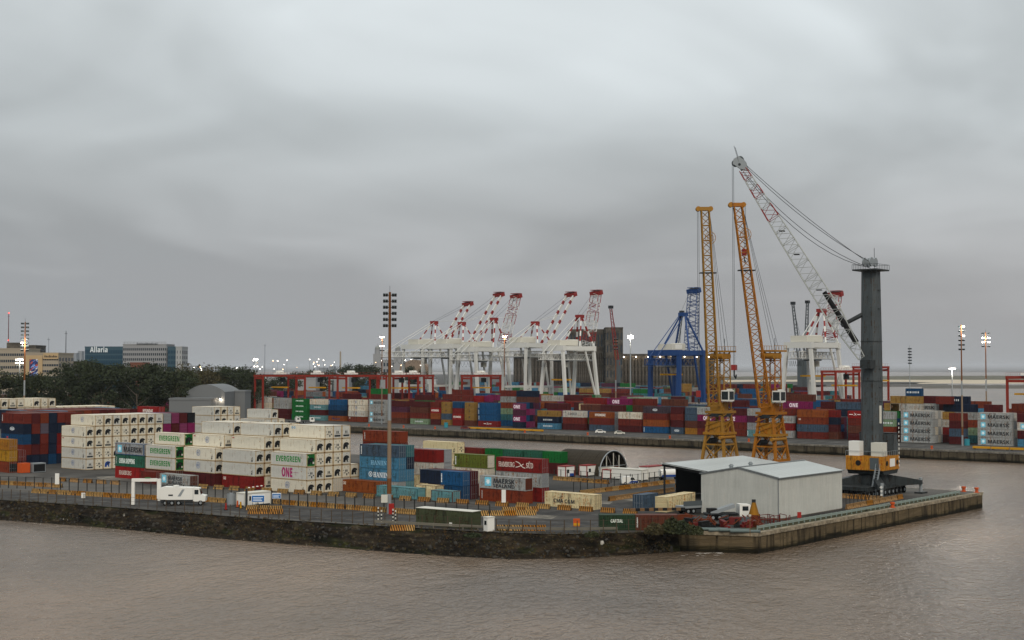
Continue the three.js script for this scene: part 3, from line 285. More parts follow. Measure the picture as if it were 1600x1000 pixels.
// spec: { c: colour, r: reefer make ('A','B','C') , p: [prints], L, H, end: 'door' | 'wall', ec: end colour }
function container(u, h, v, spec, label, group, turn = 0, lean = 0) {
  const L = spec.L || L40, H = spec.H || (spec.r ? HC : HS_), vr = spec.v ?? (rc() < 2 && spec.r ? 3 : Math.floor(rc() * 3)), m = paint(spec.c, vr), reefer = !!spec.r;
  const t = thing(reefer ? 'reefer_container' : 'shipping_container', label, reefer ? 'reefer container' : 'shipping container', W(u + CW / 2, h, v + L / 2), turn, group); if (lean) t.rotation.z = lean;
  mesh('body', reefer ? reeferBody(L, H) : dryBody(L, H, !spec.simple), m, t); mesh('frame', frameGeo(L, H), spec.fc ? paint(spec.fc, vr) : reefer ? paint('reeferframe', 1) : m, t);
  if (!spec.simple) mesh('corner_castings', castGeo(L, H), reefer ? paint('rustcorner', 0) : m, t).userData.kind = 'stuff';
  const end = new THREE.Group(); let e;
  if (reefer) { e = mesh('cooling_unit', unitGeo.panel, spec.ec ? paint(spec.ec, 1) : paint(spec.c === 'white' ? 'white2' : spec.c, 3), t); e.position.z = L / 2; if (spec.r === 'A') { mesh('machine_bay', unitGeo.dark, spec.dk || M.black, e); mesh('fan_cover', unitGeo.fan, M.darkSteel, e); mesh('control_boxes', unitGeo.box, M.offwhite, e).userData.kind = 'stuff'; } else mesh('machine_openings', spec.r === 'B' ? unitGeo.dB : unitGeo.slot, M.darkSteel, e).userData.kind = 'stuff'; for (const c of e.children) if (c.name === 'machine_bay') c.userData.kind = 'stuff'; }
  else if (spec.end === 'wall') { e = mesh('end_wall', wallEndGeo(H), m, t); e.position.z = L / 2; }
  else { for (const s of [-1, 1]) { e = mesh('door_leaf', leafGeo(H, s), spec.ec ? paint(spec.ec, vr) : m, t); e.position.z = L / 2; } e = mesh('lock_rods', rodGeo(H), spec.rods || (spec.simple ? m : M.galv), t); e.position.z = L / 2; e.userData.kind = 'stuff'; }
  for (const k of spec.p || []) { const [g, pm] = printPlane(k, L, H); const d = mesh('lettering', g, pm, t); d.castShadow = false; }
  return t;
}
COL.rustcorner = 0x7b4a2b; COL.reeferframe = 0xc9b48e;
// a label of at most sixteen words: the middle phrase is left out when it would not fit
function clip16(a, mid, b) { const t = `${a} ${mid} ${b}`.replace(/\s+/g, ' ').replace(' ,', ','); return t.split(/[\s]+/).length > 16 ? `${a} ${b}`.replace(' ,', ',') : t; }
// a block of stacked boxes: cells[row][tier] = spec, rows go away from the camera (+u)
const hiddenCells = [];   // boxes inside the stacks that carry the ones in view
function block(name, u0, v0, rows, opt = {}) {
  const pitch = opt.pitch || 2.56; let n = 0;
  rows.forEach((tiers, r) => { let h = 0; tiers.forEach((s, k) => { if (!s) { if (k < tiers.length - 1) hiddenCells.push([u0 + r * pitch, h, v0, ['white3', 'brick', 'mgrey', 'navy'][(r + k) % 4]]); h += HC + 0.012; return; } const H = s.H || (s.r ? HC : HS_), L = s.L || L40;
    const front = rows[r - 1], hidden = front && front[k] && front.length > k && tiers.length > k + 1 && opt.endHidden; if (!(hidden || s.skip)) {
      const pw = (s.p || []).map(q => PWORD[q]).filter(Boolean)[0] || '';
      const tierW = tiers.length === 1 ? 'on the ground' : k === tiers.length - 1 ? 'on top' : k === 0 ? 'at the bottom' : ord(k + 1) + ' up';
      const lab = clip16(`${CWORD[s.c] || 'painted'} ${s.r ? 'reefer' : 'container'}`, pw, `${tierW}, ${ord(r + 1)} row of ${name}`);
      container(u0 + r * pitch + (s.du || 0) + (rc() - 0.5) * 0.06, h + 0.002 * k, v0 + (s.dv || 0) + (rc() - 0.5) * 0.10, s, s.label || lab, name); n++; }
    h += H + 0.012; }); });
}
const rf = (r = 'A', p = ['ring', 'reefmarks'], c) => ({ c: c || ['white', 'white', 'white2', 'white3'][Math.floor(rc() * 4)], r, p });
const pickR = () => 'AABAC'[Math.floor(rc() * 5)];
const dry = (c, p = [], o = {}) => ({ c, p, ...o });
{ // ---- near yard, from the big stacks on the left to the right
  const plain = ['reefmarks'], ringed = ['ring', 'reefmarks'];
  // front stack, three bays stepping back
  block('front reefer stack nearest the lamp mast', 191.6, 222.7, [
    [rf('A', ringed), rf('B', ['one'], 'white3'), { c: 'white3', r: 'A', p: ['evergreen'], ec: 'green' }],
    [rf('A'), rf('A'), rf('B'), rf('A', plain, 'white2')],
    [rf('A'), rf('C'), rf('A'), rf('A'), rf('B', ['bluemark'], 'white')],
    [dry('white2', [], { H: HC }), rf('A'), rf('B'), rf('B'), rf('C')],
    [dry('white3', [], { H: HC }), rf('B'), rf('A'), rf('A'), rf('C')],
    [rf('B'), rf('A')]]);
  block('reefer stack over the red box', 191.2, 239.6, [
    [dry('red', ['cai'], { H: HC, end: 'wall' }), rf('A', plain, 'white3'), rf('A', plain, 'white3')],
    [rf('C'), rf('A', plain), rf('A', plain), rf('A', ['redmark'], 'white2')],
    [rf('A'), rf('A'), rf('A'), rf('A'), rf('A', plain, 'white3')],
    [null, null, rf('A'), rf('A'), rf('A', plain, 'white2')], [null, null, null, rf('A'), rf('A', plain, 'white2')]]);
  block('reefer stack over the maroon box', 190.6, 253.6, [
    [dry('maroon', [], { H: HC, end: 'wall' }), rf('A', ringed, 'white3'), rf('A', ringed, 'white')],
    [rf('A'), rf('A'), rf('A'), rf('C', ['ring', 'redmark', 'reefmarks'], 'white')],
    [rf('A'), rf('A'), rf('A'), rf('A'), rf('A', plain, 'white3')], [null, null, null, rf('A'), rf('A', plain, 'white2')], [null, null, null, rf('A'), rf('A', plain, 'white2')]]);
  block('green-lettered reefer stack', 189.6, 267.6, [
    [dry('brown', [], { H: HC }), { c: 'white3', r: 'A', p: ['evergreen'], ec: 'green' }, { c: 'white3', r: 'A', p: ['evergreen'], ec: 'green' }],
    [rf('A'), rf('A'), rf('A'), { c: 'white2', r: 'A', p: ['evergreen'], ec: 'green' }]]);
  block('the grey, green and red stack', 190.0, 281.2, [[dry('hred', ['hamb'], { H: HC }), dry('cgreen', ['vertical', 'chinashipping'], { H: HC }), dry('grey', ['maersk'], { H: HC, fc: 'royal' })]]);
  const LP = at(296, 761), LB = at(243, 757); block('low pair before the reefers', LP[0], LP[1], [[dry('mgrey', ['sealand'], { ec: 'brown', L: L40 })]]);
  block('rusty box beside the low pair', LB[0], LB[1], [[dry('brick', [], { L: L20, H: HC })]]);
  // big left reefer wall
  const wall = []; for (let r = 0; r < 9; r++) { const t = []; for (let k = 0; k < (r ? 5 : 4); k++) t.push(rf(pickR(), ringed)); wall.push(t); } wall[0][2].p = ['ring', 'redmark', 'reefmarks']; wall[0][0].c = 'white3'; wall[2][0].dk = M.blue;
  for (const [a, b] of [['grey', 'magenta'], ['pink', 'maroon'], ['maroon', 'pink'], ['black', 'magenta']]) wall.push([null, null, null, dry(b, [], { H: HC, end: 'wall' }), dry(a, [], { H: HC, end: 'wall' })]);
  for (let r = 5; r < 9; r++) for (let k = 0; k < 2; k++) wall[r][k] = null;
  block('big left reefer wall', 198.8, 320.8, wall, { pitch: 2.72 });
  // dark red and blue dry wall behind it on the far left
  const dc = [['navy', 'brick', 'blue', 'navy', 'brick'], ['navy', 'maroon', 'navy', 'brick', 'maroon'], ['navy', 'brick', 'brick', 'purplegrey', 'rust'], ['blue', 'navy', 'navy', 'navy', 'navy'], ['navy', 'red', 'red', 'navy', 'brick'], ['maroon', 'red', 'navy', 'maroon', 'brick'], ['maroon', 'maroon', 'navy', 'navy', 'brick']];
  block('dark dry wall at the left edge', 196.5, 349.0, dc.map((t, r) => t.map((c, k) => dry(c, r === 0 ? [[], [], ['apl'], ['uasc'], ['wstrip']][k] : [], { H: HC, end: (r + k) % 3 ? 'wall' : 'door', rods: paint(c, 0) }))), { pitch: 2.62 });
  const YS = at(13, 739); block('yellow stack at the left edge', YS[0], YS[1], [[dry('rust', [], { H: HC }), dry('yellow', [], { H: HC }), dry('ochre', [], { H: HC })], [dry('maroon', [], { H: HC }), dry('brick', [], { H: HC })]]);
  // second bays behind, seen by their roofs and upper rows
  const roof = ['brick', 'rust', 'maroon', 'navy', 'brick', 'maroon', 'brown', 'brick', 'sky', 'maroon', 'brick', 'rust'];
  for (let b = 0; b < 2; b++) block(b ? 'second dry bay behind the reefer wall' : 'first dry bay behind the reefer wall', 206 + b * 4, 364 + b * 16, Array.from({ length: 14 }, (_, r) => [null, null, null, null, dry(roof[(r * 5 + b * 3) % 12], [], { H: HC, end: 'wall', simple: true })]), { pitch: 2.7 });
  block('reefer bay by the trees', 214, 404, Array.from({ length: 17 }, (_, r) => [null, null, null, null, r === 3 ? null : rf(pickR(), ['reefmarks']), r < 9 && r !== 5 ? rf(pickR(), ['reefmarks']) : null].filter((s, i, a) => i < 5 || s)), { pitch: 2.8 });
  block('red box row below the grey hall', 261, 378, [[null, null, null, null, dry('hred', ['hyundai'], { H: HC })], [null, null, null, rf('A')], [null, null, null, rf('B')]], { pitch: 2.7 }); block('reefer bay below the grey hall', 272, 362.5, [[rf('A'), rf('A'), rf('B'), rf('A', plain, 'white3'), rf('A', plain, 'white3')], [rf('A'), rf('A'), rf('B'), rf('A'), rf('A')], [null, null, rf('B'), rf('C'), rf('B')], [null, null, rf('A'), rf('B'), rf('C')]], { pitch: 2.7 });
  block('reefer bay left of the basin', 264, 326.5, [[null, rf('A'), rf('A'), rf('B', plain, 'white3')], [rf('A'), rf('B'), rf('A'), rf('A'), rf('A', plain, 'white3')], [rf('A'), rf('A'), rf('C'), rf('A', plain, 'white2')], [rf('A'), rf('C'), rf('B')]], { pitch: 2.7 });
  // ---- mixed stacks right of the lamp mast
  const S0 = at(622, 772);
  block('light blue stack behind the lamp mast', S0[0], S0[1], [[dry('mgrey'), dry('sky', ['hanjin']), dry('sky', ['hanjinfaded']), dry('slate', ['wstrip'])], [dry('paleteal'), dry('sky'), dry('navy'), dry('teal')]], { pitch: 2.5 });
  block('orange box before the light blue stack', S0[0] - 2.7, S0[1] + 3.0, [[dry('orange', ['cai'], { H: HS_ })]]);
  block('rust red stack behind the light blue stack', S0[0] + 7.5, S0[1] + 7, [[dry('maroon'), dry('maroon'), dry('maroon'), dry('brick'), dry('rust', ['vertical'], { end: 'wall' })]]);
  const T1 = at(652, 781), T2 = at(707, 786);
  container(T1[0], 0, T1[1], dry('paleteal', [], { L: 12.19, H: 2.35, end: 'wall', fc: 'teal' }), 'dented pale teal container on the ground right of the lamp mast', 'old teal containers');
  container(T2[0], 0, T2[1], dry('paleteal', [], { L: L20, H: 2.35, end: 'door', fc: 'brown' }), 'short worn pale teal container below the bright blue one', 'old teal containers');
  container(T2[0] + 2.7, 0, T2[1] + 7.2, dry('cream', [], { L: L20, H: 2.9, end: 'door', fc: 'brown' }), 'rusty grey topped short container between the two teal ones', 'old teal containers');
  const B2 = at(722, 782);
  block('bright blue stack', B2[0], B2[1], [[dry('blue', [], { L: L20, H: HC }), dry('royal', ['wstrip'], { L: L20, H: HC })], [dry('maroon', [], { H: HC }), dry('maroon', [], { H: HC })], [dry('brick', [], { H: HC, dv: 2 })]], { pitch: 2.5 });
  container(B2[0] + 0.4, HC, B2[1] + 6.5, dry('navy', [], { L: L20, H: HC }), 'navy blue container butted against the bright blue one', 'mixed yard stacks');
  const MS = at(820, 788), HSt = at(845.6, 785);
  block('star square stack by the barriers', MS[0], MS[1], [[dry('rust', ['vertical'], { end: 'wall' }), dry('mgrey', ['sealand'], { ec: 'brown', rods: M.rust })]]);
  block('white serif lettered red stack', HSt[0], HSt[1], [[dry('red', [], { H: HC }), dry('mgrey', [], { H: HC, ec: 'grey' }), dry('hred', ['hamburg'], { H: HC, c: 'red' })]]);
  const OL = at(760, 779); block('olive box stack', OL[0] + 3.6, OL[1] + 3, [[dry('white3', [], { H: HC, L: 9.6 }), dry('white2', [], { H: HC, L: 9.6 }), dry('olive', ['wstrip'], { H: HC, L: 9.6, ec: 'white' })]]);
  const DR = at(682, 764); block('dark red box stack by the basin', DR[0], DR[1], [[dry('cream', [], { H: HC, L: L40 }), dry('white3', [], { H: HC }), dry('red', ['cai'], { H: HC, end: 'wall', L: 9 })], [dry('grey', [], { H: HC, end: 'wall' }), dry('grey', [], { H: HC, end: 'wall' }), dry('grey', [], { H: HC, end: 'wall', L: 8 })]]);
  const CR = at(715.5, 746); block('cream reefer stack by the basin', CR[0], CR[1], [[rf('B', plain), rf('B', plain, 'cream'), { c: 'cream', r: 'B', p: ['reefmarks'] }]]);
  const CM = at(928, 797); container(CM[0], 0, CM[1], { c: 'cream', p: ['cma'], L: L40, H: HC, end: 'door', fc: 'cream', rods: M.darkSteel }, 'long cream container with dark letters behind striped barriers', 'mixed yard stacks');
  // green roofed row by the basin edge
  for (let i = 0; i < 6; i++) { const q = at(712 + i * 32, 737 + i * 2.0); container(q[0] + 9, 0, q[1] + 6, dry(['green', 'maroon', 'green', 'brick', 'cgreen', 'maroon'][i], [], { L: i % 2 ? L40 : L20, H: HC, simple: true }), `${['bright green', 'maroon', 'bright green', 'brick red', 'sea green', 'maroon'][i]} container, ${ord(i + 1)} from the left along the basin edge`, 'containers along the basin edge'); container(q[0] + 9, HC, q[1] + 6, dry(['maroon', 'brick', 'green', 'cgreen', 'cgreen', 'green'][i], [], { L: i % 2 ? L40 : L20, H: HC, simple: true }), `upper ${['maroon', 'brick red', 'bright green', 'sea green', 'sea green', 'bright green'][i]} container, ${ord(i + 1)} from the left along the basin edge`, 'containers along the basin edge'); }
  // boxes by the shore fence
  const GR = at(733, 826); { const t = container(GR[0] - 1, 0, GR[1] - 1, { c: 'drab', p: [], L: L40, H: 2.9, end: 'wall', v: 1 }, 'dark green container with pale roof by the shore fence', 'boxes by the shore fence', 0.10); const r = new MB().box(-CW / 2 - 0.03, CW / 2 + 0.03, 2.9, 2.98, -L40 / 2 - 0.03, L40 / 2 + 0.03).build('roof_sheet', M.offwhite, t); const s = new MB().box(-CW / 2 - 0.05, -CW / 2 - 0.01, 0.35, 0.85, 1.2, 1.8).build('notice', M.white, t); }
  const turnS = Math.atan2(189.3 - 180.5, 135.5 - 125.2);
  for (const [px, py, spec, lab] of [[966, 829, { c: 'dgreen', p: ['capital'], L: L20, H: 2.59 }, 'short dark green container with small white word by the shore'], [1027, 829, { c: 'brown', p: ['vertical'], L: 7.2, H: 2.59 }, 'rust red container overgrown with creeper by the shore']]) { const q = at(px, py), L = spec.L; const t = container(q[0], 0, q[1], spec, lab, 'boxes by the shore fence', turnS * 1.0); t.position.copy(W(q[0] + 1.0, 0, q[1] + 1.0)); }
}
// ================================================================ FAR TERMINAL
const vAt = (px, u) => { const k = (px - 800) / FPX; return u * (FWD[1] + RGT[1] * k) / (FWD[0] + RGT[0] * k); };
{
  const FU = 471;
  // [left px, right px, bottom .. top]; each entry colour or colour:print
  const front = [
    [398, 421, 'white3', 'white3:ring', 'white2', 'white3:ring'], [425, 454, 'maroon', 'maroon', 'mgrey', 'mgrey'], [456, 481, 'green:greenwords', 'green:greenwords', 'green:greenwords', 'green:greenwords'],
    [483, 510, 'paleteal:whiteword', 'maroon', 'paleteal:whiteword', 'white2'], [511, 541, 'orange:orangehapag', 'navy', 'blue', 'royal:wstrip'], [543, 572, 'rust:cai', 'white3:ring', 'white:ring', 'white:ring'],
    [574, 605, 'mgrey:maersk', 'mgrey:maersk', 'mgrey', 'mgrey:maersk'], [608, 637, 'brown', 'rust', 'violet', 'maroon'], [639, 671, 'sage:whiteword', 'brick', 'brown', 'maroon'], [673, 687, 'maroon', 'orange', 'hred:hyundai', 'brick'],
    [689, 705, 'tan:emblem', 'slate', 'tan:emblem', 'tan:emblem'], [707, 722, 'red', 'hred:hyundai', 'red', 'blue'], [725, 742, 'brown', 'tan:emblem', 'tan:emblem', 'tan:emblem'], [745, 779, 'red:swoosh', 'royal:wstrip', 'royal:wstrip', 'royal:wstrip'],
    [803, 815, 'navy', 'magenta:onew', 'violet', 'pink:onew'],
    [838, 874, 'sky:whiteword', 'navy:whiteword', 'tan:emblem'], [876, 916, 'maroon', 'brick', 'white3:cosco'], [918, 957, 'slate', 'brick', 'orange:hyundai'], [965, 1002, 'maroon', 'brick', 'white2'],
    [1003, 1043, 'royal:wstrip', 'orange', 'brick', 'plum:uasc'], [1046, 1068, 'slate:uasc', 'maroon', 'brick', 'maroon'], [1069, 1090, 'ochre', 'brown', 'slate', 'slate'], [1091, 1126, 'brick', 'maroon', 'magenta:onew', 'mgrey'],
    [1128, 1163, 'brick', 'brick', 'magenta:onew', 'maroon'], [1164, 1190, 'paleteal:wstrip', 'grey', 'violet', 'mgrey'], [1194, 1240, 'mgrey', 'red', 'mgrey', 'brick'], [1242, 1292, 'brick', 'slate', 'rust:cai', 'orange'],
    [1320, 1350, 'maroon', 'brown', 'brick', 'hred:swoosh'], [1366, 1402, 'rust', 'rust', 'sage:whiteword', 'mgrey'], [1405, 1457, 'mgrey:maersk', 'mgrey:maersk', 'mgrey:maersk', 'mgrey:maersk'], [1488, 1500, 'maroon', 'slate', 'maroon', 'brick'], [1525, 1580, 'mgrey:maersk', 'mgrey:maersk', 'mgrey:maersk', 'mgrey:maersk'], [1587, 1644, 'sky', 'maroon', 'white3:maersk', 'maroon']];
  front.forEach(([a, b, ...tiers], i) => {
    const v0 = vAt(b, FU), len = vAt(a, FU) - v0, L = len > 9.5 ? L40 : L20; let h = 0;
    tiers.forEach((t, k) => { const [c, p] = t.split(':'), H = k % 2 || c === 'mgrey' || c.startsWith('white') ? HC : HS_ + 0.12; const pw = p ? PWORD[p] : ''; const tw = k === 0 ? 'bottom' : k === tiers.length - 1 ? 'topmost' : ord(k + 1) + ' up';
      container(FU + (rc() - 0.5) * 0.2, h, v0 + (len - L) * 0.5, { c, p: p ? [p] : [], L, H, simple: true, end: rc() < 0.6 ? 'door' : 'wall' }, clip16(`${CWORD[c]} container`, pw, `, ${tw} in the far quay's ${ord(i + 1)} stack from left`), 'front stacks on the far quay'); h += H + 0.01; });
    const nr = (i === 29 || i === 31) ? 5 : i === 14 ? 4 : 0; // whole rows of ends seen past the front box
    for (let r = 1; r <= nr; r++) { let hh = 0; for (let k = 0; k < 4; k++) { if (i === 31 && r > 1 && k > 1) break; const c = i === 14 ? ['pink', 'navy', 'magenta', 'violet', 'pink', 'blue'][(r * 2 + k * 3) % 6] : ['white3', 'mgrey', 'white2', 'mgrey'][(r + k) % 4]; container(FU + r * 2.6, hh, v0 + (len - L) * 0.5, { c, L, H: HC, simple: true, end: 'door' }, `${CWORD[c]} container, ${k === 0 ? 'bottom' : ord(k + 1) + ' up'}, ${ord(r)} row behind the far quay's ${ord(i + 1)} stack`, 'second rows on the far quay'); hh += HC + 0.01; } }
  });
  // boxes standing out above the front stacks
  const above = [[850, 887, 3, 'maroon'], [887, 938, 3, 'cream', 'hyundaib'], [940, 962, 3, 'grey'], [944, 983, 4, 'magenta', 'onew'], [886, 945, 4, 'red'], [1115, 1166, 4, 'maroon'], [1230, 1265, 4, 'magenta', 'onew'], [1228, 1270, 5, 'brown'], [1304, 1350, 4, 'slate'], [1382, 1404, 4, 'tan', 'emblem'], [1412, 1462, 4, 'mgrey', 'maersk'], [1405, 1462, 5, 'maroon', 'dots'], [1408, 1438, 6, 'blue', 'whiteword'], [1464, 1523, 4, 'navy'], [1466, 1512, 5, 'navy', 'whiteword'], [1452, 1486, 5, 'brick'], [1530, 1562, 4, 'maroon'], [700, 735, 5, 'brick', 'emblem'], [702, 735, 4, 'brick', 'emblem'], [736, 751, 4, 'hred'], [752, 766, 4, 'magenta'], [785, 838, 5, 'navy'], [778, 812, 5, 'brick'], [645, 675, 4, 'maroon'], [1023, 1070, 4, 'brown'], [989, 1022, 4, 'brick'], [1276, 1303, 4, 'maroon'], [520, 560, 4, 'maroon'], [580, 605, 5, 'green']];
  const aboveAt = above.map(([a, b, k]) => { const n = front.reduce((m, q, j) => Math.abs((q[0] + q[1]) / 2 - (a + b) / 2) < Math.abs((front[m][0] + front[m][1]) / 2 - (a + b) / 2) ? j : m, 0); return `${ord(n + 1)} stack`; });
  above.forEach(([a, b, k, c, p], i) => { const U = FU + 9 + (i % 3) * 2.6, v0 = vAt(b, U), L = vAt(a, U) - v0 > 9.5 ? L40 : L20; container(U, k * 2.82, v0, { c, p: p ? [p] : [], L, H: HC, simple: true, end: i % 2 ? 'door' : 'wall' }, clip16(`${CWORD[c]} container`, p ? PWORD[p] : '', `${ord(k + 1)} level, in the row behind the far quay's ${aboveAt[i]}`), 'upper boxes behind the far front stacks'); });
  // the mass of boxes behind
  const taken = above.map(([a, b, k], i) => { const U = FU + 9 + (i % 3) * 2.6; return [U, vAt(b, U), k]; }), keepOut = [...taken]; for (const i of [14, 29, 31]) { const v0 = vAt(front[i][1], FU); for (let r2 = 1; r2 <= 5; r2++) keepOut.push([FU + r2 * 2.6, v0, 0]); }
  const r = rng(77), palette = ['maroon', 'brick', 'maroon', 'brown', 'rust', 'red', 'navy', 'blue', 'royal', 'sky', 'slate', 'mgrey', 'white3', 'grey', 'green', 'teal', 'magenta', 'violet', 'orange', 'tan', 'brick', 'maroon', 'sage', 'maroon', 'brown'];
  const cells = [];
  const fill = (u0, u1, v0, v1, hmin, hmax, aisle, pal, keep = 1) => { let bay = 0; for (let v = v0; v < v1; v += 12.19 + (bay % 3 === 2 ? 6 : 0.9)) { bay++; const base = hmin + Math.floor(r() * (hmax - hmin + 1)); for (let u = u0, row = 0; u < u1; u += 2.56, row++) { if (aisle && row % aisle === aisle - 1) { u += aisle > 8 ? 7 : 5; continue; } if (r() > keep) continue; let h = Math.max(1, Math.min(hmax, base + Math.floor((r() - 0.5) * 2.6))); const cc = pal[Math.floor(r() * pal.length)]; for (let k = 0; k < h; k++) cells.push([u, k * 2.83, v + (r() - 0.5) * 0.2, r() < 0.45 ? cc : pal[Math.floor(r() * pal.length)]]); } } };
  fill(FU + 2.7, 499, 165, 700, 3, 4, 9, palette, 0.97); fill(505, 545, 40, 690, 3, 5, 8, palette, 0.93); fill(FU + 6, 500, 45, 160, 3, 5, 9, palette, 0.95);
  fill(300, 425, 705, 760, 2, 3, 6, palette, 0.8); fill(330, 540, 775, 850, 2, 4, 9, palette, 0.7);
  const blues = [...palette, 'sky', 'sky', 'paleteal', 'teal', 'royal', 'green', 'sky'];
  fill(716, 760, 440, 1000, 3, 5, 8, blues, 0.95); fill(775, 830, 440, 1000, 3, 6, 9, blues, 0.95); fill(845, 895, 440, 1000, 3, 5, 9, blues, 0.9);
  const free = cells.filter(([u, h, v]) => !keepOut.some(q => Math.abs(u - q[0]) < 2.5 && Math.abs(v - q[1]) < 12.6)); cells.length = 0; cells.push(...free); for (const [U, v, k] of taken) for (let j = 0; j < k; j++) if (!cells.some(q => Math.abs(q[0] - U) < 2.4 && Math.abs(q[2] - v) < 12 && Math.abs(q[1] - j * 2.82) < 2.5)) cells.push([U, j * 2.82, v, palette[(j * 7 + Math.floor(v)) % palette.length]]); cells.push(...hiddenCells);
  const g = frameGeo(L40, 2.82), b = dryBody(L40, 2.82, false), mb = new MB(); mb.p = [...b.attributes.position.array, ...g.attributes.position.array]; mb.n = [...b.attributes.normal.array, ...g.attributes.normal.array]; mb.t = [...b.attributes.uv.array, ...g.attributes.uv.array];
  const hz = L40 / 2 - 0.04; mb.quad(V(-1.15, 0.1, hz), V(1.15, 0.1, hz), V(1.15, 2.75, hz), V(-1.15, 2.75, hz)); for (const x of [-0.8, -0.3, 0.3, 0.8]) mb.box(x - 0.04, x + 0.04, 0.1, 2.75, hz, hz + 0.05);
  const im = new THREE.InstancedMesh(mb.geo(), std(0xffffff, 0.6, { map: paintTex[1] }), cells.length), m4 = new THREE.Matrix4(), col = new THREE.Color();
  cells.forEach(([u, h, v, c], i) => { m4.makeTranslation(u + CW / 2, h, -(v + L40 / 2)); im.setMatrixAt(i, m4); col.set(COL[c]).multiplyScalar(0.62 + r() * 0.2); im.setColorAt(i, col); });
  im.name = 'stacked_containers'; im.userData = { kind: 'stuff', label: 'mass of stacked shipping containers filling the far terminals', category: 'containers' }; im.castShadow = im.receiveShadow = true; scene.add(im);
}
// ================================================================ CRANES
// four-chord lattice girder from A to B; side = direction of its width
function latticeParts(parent, A, B, side, w0, d0, w1, d1, n, chordR, braceR, mC, mB, prefix = '') {
  const ax = B.clone().sub(A), L = ax.length(), d = ax.clone().normalize(), s = side.clone().addScaledVector(d, -side.dot(d)).normalize(), t = new THREE.Vector3().crossVectors(d, s).normalize(), P = (f, i, j) => A.clone().addScaledVector(d, L * f).addScaledVector(s, i * lerp(w0, w1, f) / 2).addScaledVector(t, j * lerp(d0, d1, f) / 2);
  for (const [i, j] of [[-1, -1], [1, -1], [1, 1], [-1, 1]]) new MB().cyl(P(0, i, j), P(1, i, j), chordR, chordR * 0.85, 6).build(prefix + 'chord', mC, parent);
  const mb = new MB(); for (let k = 0; k < n; k++) { const a = k / n, b = (k + 1) / n, e = k & 1; for (const [p, q] of [[[-1, -1], [1, -1]], [[1, -1], [1, 1]], [[1, 1], [-1, 1]], [[-1, 1], [-1, -1]]]) { const [x, y] = e ? [p, q] : [q, p]; mb.cyl(P(a, ...x), P(b, ...y), braceR, braceR, 4, false); if (k % 2 === 0) mb.cyl(P(a, ...p), P(a, ...q), braceR, braceR, 4, false); } }
  const lace = mb.build(prefix + 'lacing', mB, parent); lace.userData.kind = 'stuff'; return P;
}
const stuffPart = o => { o.userData.kind = 'stuff'; return o; };
